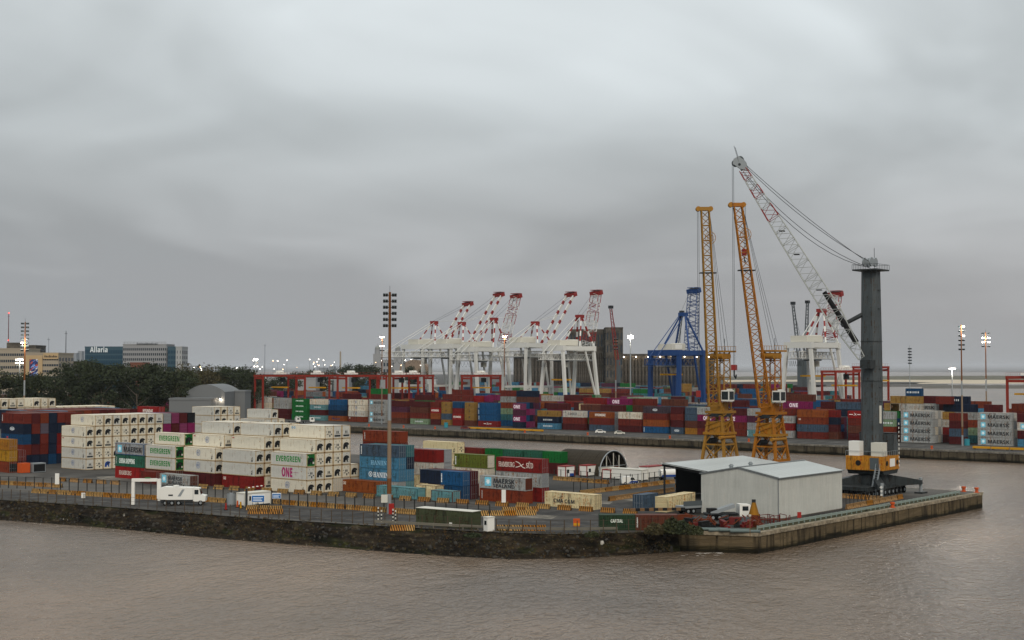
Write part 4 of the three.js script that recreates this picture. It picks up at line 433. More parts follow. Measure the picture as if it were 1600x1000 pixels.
// ship-to-shore gantry: local x runs to the waterside, z along the quay, origin between the rails at ground level
function gantry(label, v, o) {
  const g = thing('quay_gantry_crane', label, 'gantry crane', W(o.u ?? 570.5, 0, v), 0, 'gantry cranes on the back quay'), G = (o.gauge || 29) / 2, B = o.base || 9.5, T = o.top || 6, H = o.h || 38, mW = o.mat || M.craneWhite, mR = o.red || M.craneRed, lw = o.leg || 1.5;
  for (const x of [-1, 1]) { for (const z of [-1, 1]) { new MB().bar(V(x * G, 1.6, z * B), V(x * (G - 1), H, z * T), lw, lw, V(1, 0, 0)).build('leg', mW, g); new MB().box(x * G - 0.9, x * G + 0.9, 0, 1.6, z * B - 3, z * B + 3).build('bogie', M.darkSteel, g); } new MB().box(x * G - 0.8, x * G + 0.8, 3.0, 5.0, -B + 0.9, B - 0.9).build('sill_beam', mW, g); new MB().box(x * (G - 1) - 1.1, x * (G - 1) + 1.1, H - 1.2, H + 1.6, -T - 1.2, T + 1.2).build('portal_beam', mW, g); }
  for (const z of [-1, 1]) { new MB().box(-G + 2.1, G - 2.1, H - 0.9, H + 1.4, z * T - 0.8, z * T + 0.8).build('side_beam', mW, g); new MB().bar(V(G - 0.2, 4.2, z * B * 0.98), V(G - 8.5, H - 0.8, z * T), 0.85).build('brace', mW, g); if (o.xbrace) new MB().box(-G + 0.7, G - 0.7, 16.8, 18.0, z * B - 0.5, z * B + 0.5).build('portal_tie', mW, g); if (o.xbrace) new MB().bar(V(-G + 0.6, 17, z * 8.4), V(G - 0.8, 5.5, z * 9.1), 0.6).build('brace', mW, g); }
  // trolley girder under the portal, reaching back over the yard
  const gy = H - 4.4, back = o.back ?? 6; for (const z of [-2.6, 2.6]) latticeParts(g, V(-G - back, gy, z), V(G + 2.2, gy, z), V(0, 0, 1), 1.1, 3.0, 1.1, 3.0, 18, 0.24, 0.13, mW, mW, 'girder_');
  const walk = new MB().box(-G - back, G + 2, gy - 2.1, gy - 1.9, -4.4, -3.4).box(-G - back, G + 2, gy - 2.1, gy - 1.9, 3.4, 4.4); stuffPart(walk.build('walkway', M.galv, g));
  new MB().box(-G + 1, G * 0.15, H + 1.7, H + 4.6, -4.2, 4.2).build('machinery_house', o.house || M.offwhite, g); new MB().box(G * 0.15 + 0.3, G * 0.15 + 4.5, H + 1.7, H + 5.2, -5.0, 1.0).build('electric_house', M.white, g); if (o.house) { const pl = new MB().box(-G + 4, -G + 10, H + 2.2, H + 4.2, 4.21, 4.26).build('sign_panel', M.white, g); }
  // trolley, cab and spreader
  const tx = o.trolley ?? -5; new MB().box(tx - 3, tx + 3, gy - 2.6, gy - 1.4, -3, 3).build('trolley', M.darkSteel, g); new MB().box(tx + 2, tx + 4.4, gy - 5.4, gy - 2.7, -1.2, 1.2).build('cab', M.offwhite, g);
  if (o.spreader) { const sy = o.spreader; new MB().box(tx - 1.2, tx + 1.2, sy, sy + 0.8, -6, 6).build('spreader', M.yellow, g); for (const [i, j] of [[-1, -2], [1, -2], [-1, 2], [1, 2]]) new MB().cyl(V(tx + i, sy + 0.8, j), V(tx + i, gy - 2.6, j), 0.06, 0.06, 4).build('rope', M.rope, g); }
  // looped power cable hanging under the girder
  const cp = []; for (let i = 0; i <= 48; i++) cp.push(V(lerp(-G - back + 1, tx - 3, i / 48), gy - 2.6 - 2.6 * Math.abs(Math.sin(i / 48 * Math.PI * 6)), -4)); new MB().tube(cp, 0.08, 4).build('festoon_cable', M.rope, g);
  // A-frame
  const ah = o.apex || 18, ax = G - 5.5; const apex = V(ax, H + ah, 0); for (const z of [-1, 1]) { const seg = 6, a = V(ax - 7.5, H + 1.4, z * T), b = V(G - 0.5, H + 1.4, z * T), c = V(ax, H + ah, z * 1.2); for (const f of [a, b]) for (let k = 0; k < seg; k++) new MB().bar(f.clone().lerp(c, k / seg), f.clone().lerp(c, (k + 1) / seg), 0.75).build('mast_leg', o.plain ? mW : (k % 2 ? mR : mW), g); }
  new MB().box(ax - 1.6, ax + 1.8, H + ah - 1.0, H + ah + 0.8, -1.9, 1.9).build('mast_head', o.plain ? mW : mR, g);
  // raised boom, painted in red and white lengths
  const ba = (o.angle || 74) * R180, bl = o.boom || 34, hinge = V(G + 1.2, H - 0.5, 0), tip = hinge.clone().add(V(Math.cos(ba) * bl, Math.sin(ba) * bl, 0)), n = 16;
  if (o.lattice) { for (let k = 0; k < 6; k++) { const grp = new THREE.Group(); grp.name = 'boom_section'; g.add(grp); latticeParts(grp, hinge.clone().lerp(tip, k / 6), hinge.clone().lerp(tip, (k + 1) / 6), V(0, 0, 1), lerp(6.5, 5.4, k / 6), lerp(3.4, 2.6, k / 6), lerp(6.5, 5.4, (k + 1) / 6), lerp(3.4, 2.6, (k + 1) / 6), 3, 0.2, 0.11, o.plain ? mW : (k % 2 ? mR : mW), o.plain ? mW : (k % 3 === 1 ? mR : mW)); } }
  else for (const z of [-2.6, 2.6]) for (let k = 0; k < n; k++) new MB().bar(hinge.clone().lerp(tip, k / n).add(V(0, 0, z)), hinge.clone().lerp(tip, (k + 1) / n).add(V(0, 0, z)), 0.8, k % 3 === 1 ? 1.35 : 1.5).build('boom_section', k % 3 === 1 ? mR : mW, g);
  new MB().obox(tip.clone(), V(1.4, 0.4, 0), V(-0.3, 1.0, 0), V(0, 0, 3.6)).build('boom_tip', mR, g); new MB().box(tip.x - 1.6, tip.x + 2.0, tip.y + 1.5, tip.y + 1.8, -3.0, 3.0).build('boom_platform', mR, g);
  const mid = hinge.clone().lerp(tip, 0.62); for (const z of [-2.4, 2.4]) { new MB().cyl(apex.clone().add(V(0, 0.6, z * 0.6)), mid.clone().add(V(0, 0, z)), 0.11, 0.11, 4).build('stay', mW, g); new MB().cyl(apex.clone().add(V(0, 0.6, z * 0.6)), tip.clone().add(V(0, 0, z)), 0.07, 0.07, 4).build('rope', M.rope, g); new MB().cyl(apex.clone().add(V(0, 0.4, z * 0.6)), V(-G - back + 2, H - 2.6, z), 0.2, 0.2, 5).build('back_stay', mW, g); }
  return g;
}
gantry('white lattice-boom gantry crane left of the dark silo building', 448, { lattice: true, angle: 75, boom: 33, spreader: 21, trolley: -7, back: 8 });
gantry('white gantry crane behind the tall grey crane tower', 302.5, { lattice: true, angle: 73, boom: 27, apex: 17, spreader: 23.5, trolley: 0, back: 2 });
gantry('white trapezoid-legged gantry crane behind the bright blue containers', 510.5, { lattice: true, angle: 68, boom: 35, trolley: -3, back: 10 });
gantry('leftmost white gantry crane with red diamond boom half raised', 556, { angle: 50, boom: 36, h: 40, base: 8, top: 8, gauge: 24, back: 22, apex: 15, leg: 1.3, xbrace: true });
gantry('white gantry crane with second half-raised red and white boom', 533.5, { angle: 51, boom: 42, h: 40, base: 8, top: 8, gauge: 24, back: 20, apex: 14, leg: 1.3, xbrace: true });
gantry('white gantry crane with rightmost half-raised red and white boom', 477.5, { angle: 50, boom: 40, h: 40, base: 8, top: 8, gauge: 24, back: 14, apex: 13, leg: 1.3, xbrace: true });
gantry('blue gantry crane with a cream machinery house', 376.5, { u: 567, gauge: 23, base: 8.5, top: 8.5, h: 35, mat: M.craneBlue, red: M.craneBlue, plain: true, lattice: true, angle: 84, boom: 33, apex: 20, house: M.offwhite, leg: 1.9, back: 12, spreader: 24 });
// rubber-tyred yard gantries
function yardGantry(label, u, v, mt = M.rtgRed, H = 23.5, span = 23.5) {
  const g = thing('yard_gantry_crane', label, 'gantry crane', W(u, 0, v), 0, 'red yard gantries over the stacks'), S = span / 2, B = 3.4;
  for (const x of [-1, 1]) { for (const z of [-1, 1]) { new MB().box(x * S - 0.42, x * S + 0.42, 1.6, H - 0.6, z * B - 0.4, z * B + 0.4).build('leg', mt, g); for (const q of [-1.1, 1.1]) new MB().cyl(V(x * S - 0.4, 0.8, z * B + q), V(x * S + 0.4, 0.8, z * B + q), 0.8, 0.8, 12).build('wheel', M.tyre, g); } new MB().box(x * S - 0.5, x * S + 0.5, 1.65, 2.6, -B + 0.5, B - 0.5).build('sill_beam', mt, g); new MB().box(x * S - 0.5, x * S + 0.5, H - 1.9, H - 0.9, -B + 0.5, B - 0.5).build('end_tie', mt, g); }
  for (const z of [-1, 1]) new MB().box(-S - 0.8, S + 0.8, H - 0.6, H + 0.5, z * B - 0.35, z * B + 0.35).build('girder', mt, g);
  const tx = (Math.abs(u * 7 + v * 3) % 14) - 7; const tr = new MB().box(tx - 2.2, tx + 2.2, H + 0.75, H + 1.6, -3, 3).box(tx - 1.4, tx + 1.2, H + 1.6, H + 2.8, -1.8, 0.4).cyl(V(tx, H + 2.1, 0.6), V(tx, H + 2.1, 2.6), 0.6, 0.6, 8).build('trolley', M.white, g); stuffPart(tr); new MB().box(tx + 1, tx + 3, H - 3.6, H - 1.2, -1, 1).build('cab', M.darkSteel, g); new MB().box(tx - 1.1, tx + 1.1, H - 6.8, H - 6.1, -6, 6).build('spreader', M.yellow, g);
  const hr = new MB(); for (const z of [-B - 0.5, B + 0.5]) { hr.box(-S, S, H + 1.7, H + 1.76, z - 0.03, z + 0.03); for (let x = -S; x <= S; x += 2.4) hr.box(x - 0.03, x + 0.03, H + 0.7, H + 1.7, z - 0.03, z + 0.03); } stuffPart(hr.build('handrail', mt, g));
  return g;
}
[[399, 735], [464, 725], [528, 715], [590, 705], [615, 720], [722, 720]].forEach(([px, d], i) => { const [u, v] = far(px, d); yardGantry(['leftmost red yard gantry above the pale stacks', 'red yard gantry above the bright green stack', 'red yard gantry above the orange and blue stack', 'red yard gantry behind the tall lamp mast', 'red yard gantry right behind the tall lamp mast', 'red yard gantry between the white gantry legs'][i], u + 11.7, v - 3.4); });
[[1573, 500, 24], [1284, 610, 26], [1333, 640, 28]].forEach(([px, d, H], i) => { const [u, v] = far(px, d); yardGantry(['red yard gantry cut by the right edge', 'red yard gantry left of the grey crane tower', 'red yard gantry behind the grey crane tower'][i], u + 11.7, v - 3.4, M.rtgRed, H); });
// ================================================================ TWO YELLOW PORTAL JIB CRANES
function jibCrane(label, u, v, leanU, leanV, mt, mt2, hook, off = -1.9) {
  const g = thing('portal_jib_crane', label, 'crane', W(u, 0, v), 0, 'yellow portal cranes by the basin'), q = 3.4;
  for (const x of [-1, 1]) for (const z of [-1, 1]) { new MB().box(x * q - 1.1, x * q + 1.1, 0, 2.6, z * q - 1.5, z * q + 1.5).build('bogie', mt, g); new MB().bar(V(x * q, 2.6, z * q), V(x * 1.9, 15.5, z * 1.9), 0.62).build('portal_leg', mt, g); }
  const br = new MB(); for (const [a, b] of [[[-1, -1], [1, -1]], [[1, -1], [1, 1]], [[1, 1], [-1, 1]], [[-1, 1], [-1, -1]]]) { const P = (c, y) => { const f = (y - 2.6) / 12.9, k = lerp(q, 1.9, f); return V(c[0] * k, y, c[1] * k); }; br.bar(P(a, 3), P(b, 8.5), 0.24).bar(P(b, 3), P(a, 8.5), 0.24).bar(P(a, 8.6), P(b, 8.6), 0.34).bar(P(a, 8.8), P(b, 14.5), 0.22).bar(P(b, 8.8), P(a, 14.5), 0.22); } stuffPart(br.build('bracing', mt, g));
  new MB().box(-3.0, 3.0, 11.0, 11.6, -3.0, 3.0).build('lower_platform', mt2, g); new MB().cyl(V(-4.2, 10.4, 2.6), V(2.4, 10.4, 2.6), 0.45, 0.45, 10).build('cable_drum', mt2, g); new MB().cyl(V(0, 15.4, 0), V(0, 16.2, 0), 2.7, 2.7, 20).build('slew_ring', M.darkSteel, g); new MB().box(-2.6, 3.4, 16.2, 16.8, -2.6, 2.6).build('slewing_deck', mt, g);
  const lad = new MB(); for (const z of [-0.25, 0.25]) lad.bar(V(3.6, 0.5, z + 2.2), V(1.8, 16.2, z + 1.2), 0.06); for (let i = 0; i < 30; i++) lad.bar(V(lerp(3.6, 1.8, i / 30), 0.6 + i * 0.52, lerp(1.95, 0.95, i / 30)), V(lerp(3.6, 1.8, i / 30), 0.6 + i * 0.52, lerp(2.45, 1.45, i / 30)), 0.05); stuffPart(lad.build('ladder', mt2, g));
  new MB().box(-2.2, 1.8, 11.65, 14.2, -1.6, 1.6).build('gear_house', mt2, g); new MB().cyl(V(-1.8, 9.4, -2.4), V(1.8, 9.4, -2.4), 0.7, 0.7, 12).build('winch_drum', M.darkSteel, g); const dg = new MB(); for (const s of [-1, 1]) for (let k = 0; k < 4; k++) { const y = 12 + k * 1.2; dg.bar(V(s * 2.6, y, -2.6), V(s * 2.2, y + 1.6, 2.6), 0.16).bar(V(-2.6, y, s * 2.6), V(2.6, y + 1.6, s * 2.2), 0.16); } stuffPart(dg.build('deck_bracing', mt, g)); for (const s of [-1, 1]) new MB().bar(V(s * 3.2, 4.4, -3.2), V(s * 3.2, 4.4, 3.2), 0.5, 0.7).build('tie_beam', mt, g); new MB().bar(V(-3.2, 5.4, 3.3), V(3.2, 5.4, 3.3), 0.4, 0.6).build('tie_beam', mt, g);
  // machine floor with winch boxes
  new MB().box(-1.9, 1.4, 16.85, 18.9, -1.6, 1.6).build('winch_house', mt, g); const cab = new MB().box(-2.1, 0.4, 19.2, 21.9, 1.7, 3.9).build('cab', M.white, g); new MB().box(-1.85, 0.15, 19.6, 21.6, 3.9, 3.94).build('window', M.glass, cab); new MB().box(-2.14, -2.1, 19.6, 21.6, 1.9, 3.7).build('window', M.glass, cab); new MB().box(0.5, 1.8, 19.0, 22.2, 1.7, 2.6).build('electric_cabinet', M.white, g);
  // rear mast
  latticeParts(g, V(1.0, 16.8, 0), V(1.2, 31.2, 0), V(1, 0, 0), 3.4, 3.2, 2.6, 2.8, 7, 0.2, 0.11, mt, mt, 'mast_');
  new MB().box(-1.6, 4.6, 31.2, 31.6, -2.0, 2.0).build('mast_platform', mt2, g); const hr = new MB(); for (const z of [-2, 2]) { hr.box(-1.6, 4.6, 32.6, 32.7, z - 0.04, z + 0.04); for (let x = -1.6; x < 4.7; x += 1.2) hr.box(x - 0.04, x + 0.04, 31.6, 32.6, z - 0.04, z + 0.04); } stuffPart(hr.build('handrail', mt2, g));
  for (const x of [-0.9, 0.5, 1.9]) new MB().cyl(V(x, 30.2, -1.7), V(x, 30.2, 1.7), 0.75, 0.75, 14).build('rope_sheave', mt2, g); new MB().bar(V(2.4, 31.6, 0), V(2.4, 34.6, 0), 0.1).build('lamp_post', M.darkSteel, g);
  // jib
  const A = V(-2.6, 18.0, 0), B = V(leanU, 66, -leanV); const side = V(0.651, 0, 0.759), P = latticeParts(g, A, B, side, 2.6, 2.2, 1.9, 1.5, 26, 0.2, 0.09, mt, mt, 'jib_');
  const hd = new MB().obox(B.clone().add(V(0, 0.4, 0)), side.clone().multiplyScalar(1.5), V(0, 0.45, 0), V(0.759, 0, -0.651).multiplyScalar(0.7)).build('jib_head', mt, g); for (const k of [-1.7, 1.3]) new MB().cyl(B.clone().addScaledVector(side, k).add(V(0.5, 0.4, -0.43)), B.clone().addScaledVector(side, k).add(V(-0.5, 0.4, 0.43)), 0.62, 0.62, 14).build('head_sheave', mt2, g);
  const mid = A.clone().lerp(B, 0.86); { const c = mid.clone().addScaledVector(side, 1.0), ring = [], rl = new MB(); for (let i = 0; i <= 20; i++) { const a = i / 20 * Math.PI * 2; ring.push(c.clone().addScaledVector(side, Math.cos(a) * 1.3).add(V(0, Math.sin(a) * 1.5, 0))); if (i % 2) rl.bar(c, ring[i], 0.05); } rl.tube(ring, 0.07, 5); rl.tube(ring.map(q => q.clone().lerp(c, 0.45)), 0.06, 5); stuffPart(rl.build('cable_reel', mt2, g)); } new MB().obox(A.clone().lerp(B, 0.68), side.clone().multiplyScalar(2.0), V(0, 0.12, 0), V(0.759, 0, -0.651)).build('jib_platform', M.darkSteel, g);
  for (const k of [0.6, 1.0, 1.4]) new MB().cyl(B.clone().addScaledVector(side, 1.0).add(V(0, 0.5, 0)), V(k * 2.2 - 0.2, 31.6, -0.6 + k), 0.045, 0.045, 4).build('luffing_rope', M.rope, g);
  const hx = B.clone().addScaledVector(side, off), hy = hook; for (const k of [0, 0.35]) new MB().cyl(hx.clone().addScaledVector(side, k), V(hx.x, hy + 1, hx.z).addScaledVector(side, k), 0.05, 0.05, 4).build('hoist_rope', M.rope, g);
  new MB().obox(V(hx.x, hy, hx.z), side.clone().multiplyScalar(0.55), V(0, 0.8, 0), V(0.2, 0, -0.17)).build('hook_block', M.craneRed, g); new MB().tube([V(hx.x, hy - 1.2, hx.z), V(hx.x, hy - 2.0, hx.z), V(hx.x + 0.4, hy - 2.4, hx.z), V(hx.x + 0.5, hy - 1.9, hx.z)], 0.14, 6).build('hook', M.darkSteel, g);
  return g;
}
M.yellowPale = std(0x8d6622, 0.6); M.orangeYellow = std(0x955c0c, 0.55);
jibCrane('left yellow portal crane with slender upright jib by the basin', 284, vAt(1124, 284), -4.3, 1.2, M.yellowPale, M.ochre, 21);
jibCrane('right orange-yellow portal crane with leaning jib and red hook block', 284, vAt(1203, 284), -6.2, 4.9, M.orangeYellow, M.ochre, 55, 1.5);
// ================================================================ BIG MOBILE HARBOUR CRANE
{
  const [cu, cv] = [270.6, 129.4], g = thing('mobile_harbour_crane', 'huge grey and yellow mobile harbour crane with raised lattice boom on the pier', 'crane', W(cu, 0, cv)), gm = std(0x484f52, 0.5, { map: rep(paintTex[0], 0.09, 0.11) }), dk = std(0x2f3537, 0.55, { map: rep(paintTex[1], 0.1, 0.2) }), yl = std(0xb87c1a, 0.6, { map: rep(paintTex[2], 0.11, 0.3) });
  // undercarriage: cross of outrigger beams on many wheels
  new MB().box(-9.5, 9.5, 1.5, 2.3, -3.4, 3.4).build('chassis', dk, g);
  for (const [sx, sz] of [[1, 1], [1, -1], [-1, 1], [-1, -1]]) { const end = V(sx * 9.6, 2.6, sz * 6.6); const arm = new MB().prism([[0, 1.7], [11.6, 2.0], [11.6, 2.9], [3.5, 4.3], [0, 4.5]], -0.8, 0.8, (x, y, z) => { const d = V(sx * 9.6, 0, sz * 6.6).normalize(), s = V(-d.z, 0, d.x); return d.clone().multiplyScalar(x).addScaledVector(s, z).setY(y); }).build('outrigger_beam', dk, g); new MB().cyl(V(end.x, 0.35, end.z), V(end.x, 3.4, end.z), 0.35, 0.35, 10).build('support_jack', M.galv, arm); new MB().box(end.x - 1.4, end.x + 1.4, 0, 0.35, end.z - 0.9, end.z + 0.9).build('support_pad', dk, arm); const ch = new MB(); for (let k = 0; k < 3; k++) ch.obox(V(end.x, 1.0 + k * 0.8, end.z).add(V(sx * 0.36, 0, 0)), V(0.01, 0, 0), V(0, 0.2, 0.16), V(0, -0.14, 0.2)); stuffPart(ch.build('chevrons', M.white, arm)); }
  for (let i = 0; i < 10; i++) for (const z of [-2.9, -1.6, 1.6, 2.9]) new MB().cyl(V(-8.7 + i * 1.93, 0.75, z - 0.4), V(-8.7 + i * 1.93, 0.75, z + 0.4), 0.75, 0.75, 14).build('wheel', M.tyre, g);
  for (let i = 0; i < 10; i++) for (const z of [-3.32, 3.32]) new MB().cyl(V(-8.7 + i * 1.93, 0.75, z - 0.02), V(-8.7 + i * 1.93, 0.75, z + 0.02), 0.32, 0.32, 10).build('hub', M.galv, g);
  new MB().cyl(V(0, 2.3, 0), V(0, 4.6, 0), 3.6, 2.9, 20).build('pedestal', dk, g);
  // slewing deck: square yellow house with white sign, round vents, black belly
  const s = new THREE.Group(); s.name = 'superstructure'; s.rotation.y = 0.05; g.add(s);
  new MB().prism([[-3.6, 4.6], [3.6, 4.6], [4.3, 5.5], [-4.3, 5.5]], -4.0, 4.0).build('slewing_deck', dk, s); new MB().box(-4.4, 4.4, 5.5, 8.5, -4.2, 4.2).build('machinery_house', yl, s);
  new MB().box(-0.9, 1.9, 6.2, 7.9, 4.21, 4.25).build('sign_panel', M.white, s);
  for (const x of [-2.5, 3.2]) new MB().cyl(V(x, 7.0, 4.2), V(x, 7.0, 4.26), 0.55, 0.55, 16).build('round_vent', M.black, s); new MB().cyl(V(-4.4, 7.0, -1.4), V(-4.46, 7.0, -1.4), 0.6, 0.6, 16).build('round_vent', M.black, s); new MB().box(-4.46, -4.41, 5.7, 8.2, 1.2, 3.2).build('louvre_door', M.steelGrey, s);
  new MB().box(-4.2, -1.6, 8.52, 11.4, 1.4, 3.9).build('electric_house', M.offwhite, s); new MB().box(-4.2, -2.0, 8.52, 11.6, -3.6, -1.2).build('electric_house', M.white, s); new MB().box(2.2, 4.3, 8.52, 13.0, -3.9, 3.9).build('counterweight', gm, s); new MB().box(2.3, 4.2, 13.02, 13.3, -4.0, 4.0).build('counterweight_cap', dk, s); const st = new MB(); for (let i = 0; i < 11; i++) st.box(4.05, 4.35, 6.0 + i * 0.9, 6.45 + i * 0.9, 4.22, 4.27); stuffPart(st.build('warning_stripe', M.white, s));
  const fl = new MB(); for (let i = 0; i < 12; i++) fl.box(-7.2 + i * 0.22, -6.9 + i * 0.22, 0.5 + i * 0.46, 0.56 + i * 0.46, 2.6, 3.5); for (const z of [2.6, 3.5]) fl.bar(V(-7.2, 1.4, z), V(-4.5, 7.0, z), 0.07).bar(V(-7.2, 0.4, z), V(-4.5, 6.0, z), 0.1); stuffPart(fl.build('stair', M.galv, s)); const rl = new MB(); for (const z of [-4.2, 4.2]) { rl.box(-4.4, 4.4, 9.5, 9.56, z - 0.03, z + 0.03); for (let x = -4.4; x < 4.5; x += 1.1) rl.box(x - 0.03, x + 0.03, 8.5, 9.5, z - 0.03, z + 0.03); } rl.box(-4.43, -4.37, 9.5, 9.56, -4.2, 4.2); stuffPart(rl.build('handrail', M.galv, s));
  // tower: octagonal tapering box column
  const TH = 49.6, ring = (y, a, b) => [[-a, -b * 0.6], [-a * 0.6, -b], [a * 0.6, -b], [a, -b * 0.6], [a, b * 0.6], [a * 0.6, b], [-a * 0.6, b], [-a, b * 0.6]].map(([x, z]) => V(x, y, z));
  const levels = [[8.5, 2.0, 2.0], [24.5, 1.95, 1.95], [33.0, 1.9, 1.9], [48.3, 1.7, 1.7]]; for (let k = 0; k < 3; k++) { const [y0, a0, b0] = levels[k], [y1, a1, b1] = levels[k + 1], mb = new MB(), A = ring(y0 + 0.06, a0, b0), B = ring(y1 - 0.06, a1, b1); for (let i = 0; i < 8; i++) { const j = (i + 1) % 8; mb.quad(A[j], A[i], B[i], B[j]); } mb.build('tower_section', gm, g); const fl2 = new MB(); const C = ring(y1 - 0.06, a1 + 0.1, b1 + 0.1), D = ring(y1 + 0.06, a1 + 0.1, b1 + 0.1); for (let i = 0; i < 8; i++) { const j = (i + 1) % 8; fl2.quad(C[j], C[i], D[i], D[j]); fl2.tri(D[i], D[j], V(0, y1 + 0.06, 0)); fl2.tri(C[j], C[i], V(0, y1 - 0.06, 0)); } fl2.build('flange', dk, g); }
  const steps = new MB(); for (let i = 0; i < 30; i++) steps.box(1.72, 1.95, 34 + i * 0.46, 34.06 + i * 0.46, 0.5, 1.1); stuffPart(steps.build('tower_ladder', M.galv, g)); const mk = new MB(); for (const y of [16, 20, 23, 27, 40, 44]) mk.box(-0.6, 0.4, y, y + 0.14, 1.9, 2.12); stuffPart(mk.build('tower_rungs', dk, g));
  new MB().box(-3.2, 3.2, 48.3, 48.6, -2.8, 2.8).build('head_platform', dk, g); const hr = new MB(); for (const z of [-2.8, 2.8]) { hr.box(-3.2, 3.2, 49.6, 49.66, z - 0.03, z + 0.03); for (let x = -3.2; x < 3.3; x += 0.8) hr.box(x - 0.03, x + 0.03, 48.6, 49.6, z - 0.03, z + 0.03); } for (const x of [-3.2, 3.2]) hr.box(x - 0.03, x + 0.03, 49.6, 49.66, -2.8, 2.8); stuffPart(hr.build('handrail', dk, g));
  for (const [x, z] of [[-1.3, -0.8], [-1.3, 0.8], [0.6, -0.8], [0.6, 0.8]]) { new MB().cyl(V(x, 50.2, z - 0.14), V(x, 50.2, z + 0.14), 1.0, 1.0, 18).build('head_sheave', M.galv, g); } new MB().bar(V(1.8, 48.6, 0), V(1.8, 53.4, 0), 0.08).build('antenna', M.darkSteel, g);
  const pipe = new MB().cyl(V(-0.6, 15.4, 2.15), V(-0.6, 19.2, 2.15), 0.3, 0.3, 8).build('air_pipe', M.offwhite, g);
  // boom: hinge on the tower, towards the upper left of the photo; white lattice with a red tip end
  const hinge = V(-1.9, 29.4, -1.4), dir = V(-0.40, 0, -0.92).normalize(), tipP = hinge.clone().addScaledVector(dir, 26.5).setY(73.6), sd = new THREE.Vector3().crossVectors(dir, V(0, 1, 0)), bm = std(0x9a9e9b, 0.5);
  const P = f => hinge.clone().lerp(tipP, f); const secs = [[0, 0.22, 3.0, 1.4, 3.4, 3.6], [0.22, 0.40, 3.4, 3.6, 3.4, 3.4], [0.40, 0.58, 3.4, 3.4, 3.1, 3.0], [0.58, 0.70, 3.1, 3.0, 2.8, 2.6], [0.70, 0.76, 2.8, 2.6, 2.7, 2.4], [0.76, 0.815, 2.7, 2.4, 2.6, 2.2], [0.815, 0.86, 2.6, 2.2, 2.5, 2.0], [0.86, 0.905, 2.5, 2.0, 2.3, 1.8], [0.905, 0.95, 2.3, 1.8, 2.0, 1.6]];
  secs.forEach(([a, b, w0, d0, w1, d1], k) => { const grp = new THREE.Group(); grp.name = 'boom_section'; g.add(grp); const rd = k === 4 || k === 6 || k === 8; latticeParts(grp, P(a), P(b), sd, w0, d0, w1, d1, Math.max(2, Math.round((b - a) * 30)), 0.12, 0.055, rd ? M.craneRed : bm, rd ? M.craneRed : bm); });
  const hd = P(0.975); for (const k of [-0.95, 0.95]) new MB().prism([[-1.9, -1.4], [-0.2, -1.0], [1.5, 0.2], [1.3, 1.3], [0.2, 1.9], [-1.2, 0.8]], -0.1, 0.1, (x, y, z) => hd.clone().addScaledVector(dir, x).addScaledVector(sd, k + z).add(V(0, y, 0))).build('head_plate', M.galv, g); new MB().cyl(hd.clone().addScaledVector(sd, -1.1), hd.clone().addScaledVector(sd, 1.1), 0.3, 0.3, 10).build('head_shaft', M.darkSteel, g); new MB().cyl(P(0.95), hd.clone(), 0.5, 0.5, 8).build('head_neck', M.galv, g); for (const k of [-0.5, 0.5]) for (const q of [0, 0.75]) { const c = hd.clone().addScaledVector(sd, k).addScaledVector(dir, 1.1 - q * 1.6).add(V(0, 0.4 + q * 1.1, 0)); new MB().cyl(c.clone().addScaledVector(sd, -0.12), c.clone().addScaledVector(sd, 0.12), 0.72, 0.72, 16).build('tip_sheave', M.steelGrey, g); } for (const k of [-1, 1]) new MB().bar(hd.clone().addScaledVector(sd, k), hd.clone().addScaledVector(sd, k * 1.1).addScaledVector(dir, 1.2).add(V(0, 4.2, 0)), 0.07).build('antenna', M.darkSteel, g);
  for (const f of [0.34, 0.52, 0.64]) { const c = P(f).addScaledVector(sd, 2.2); new MB().obox(c, sd.clone().multiplyScalar(0.9), V(0, 0.08, 0), dir.clone().multiplyScalar(0.6)).build('boom_platform', M.darkSteel, g); }
  // luffing cylinder and cab lift
  new MB().cyl(V(-1.2, 39.0, -1.2), P(0.16).clone(), 0.5, 0.42, 12).build('luffing_cylinder', dk, g); new MB().cyl(P(0.04).add(V(0, 1.6, 0)), P(0.30).add(V(0.4, 1.2, 0)), 0.62, 0.5, 12).build('cylinder_body', M.black, g); const cab = new MB().box(-4.4, -2.0, 27.2, 29.0, -0.6, 1.8).build('hinge_platform', dk, g);
  // hoist and luffing ropes with a little sag
  const rope = (a, b, sag) => { const pts = []; for (let i = 0; i <= 10; i++) { const f = i / 10; pts.push(a.clone().lerp(b, f).add(V(0, -sag * 4 * f * (1 - f), 0))); } return new MB().tube(pts, 0.06, 4).build('luffing_rope', M.rope, g); };
  [[-0.8, 0.4, 0.8], [0.8, 0.4, 1.6], [-0.8, -0.9, 2.6], [0.8, -0.9, 3.8]].forEach(([k, q, sag], i) => rope(V(-1.0 - i * 0.25, 50.6 - i * 0.6, k), hd.clone().addScaledVector(sd, k).addScaledVector(dir, -0.8).add(V(0, q - i * 0.35, 0)), sag));
  const hp = hd.clone().addScaledVector(dir, 1.6); for (const k of [-1.1, 1.1]) new MB().cyl(hp.clone().addScaledVector(sd, k).add(V(0, 0.3, 0)), V(hp.x, 28, hp.z).addScaledVector(sd, k), 0.05, 0.05, 4).build('hoist_rope', M.rope, g); new MB().obox(V(hp.x, 27.4, hp.z), sd.clone().multiplyScalar(1.5), V(0, 0.6, 0), dir.clone().multiplyScalar(0.5)).build('hook_block', M.craneRed, g); new MB().tube([V(hp.x, 26.8, hp.z), V(hp.x, 25.6, hp.z), V(hp.x + 0.7, 25.0, hp.z), V(hp.x + 0.9, 25.8, hp.z)], 0.18, 6).build('hook', M.darkSteel, g);
  new MB().cyl(V(2.2, 31, -0.4), V(6.4, 12, -0.8), 0.09, 0.09, 5).build('back_rope', M.rope, g);
}
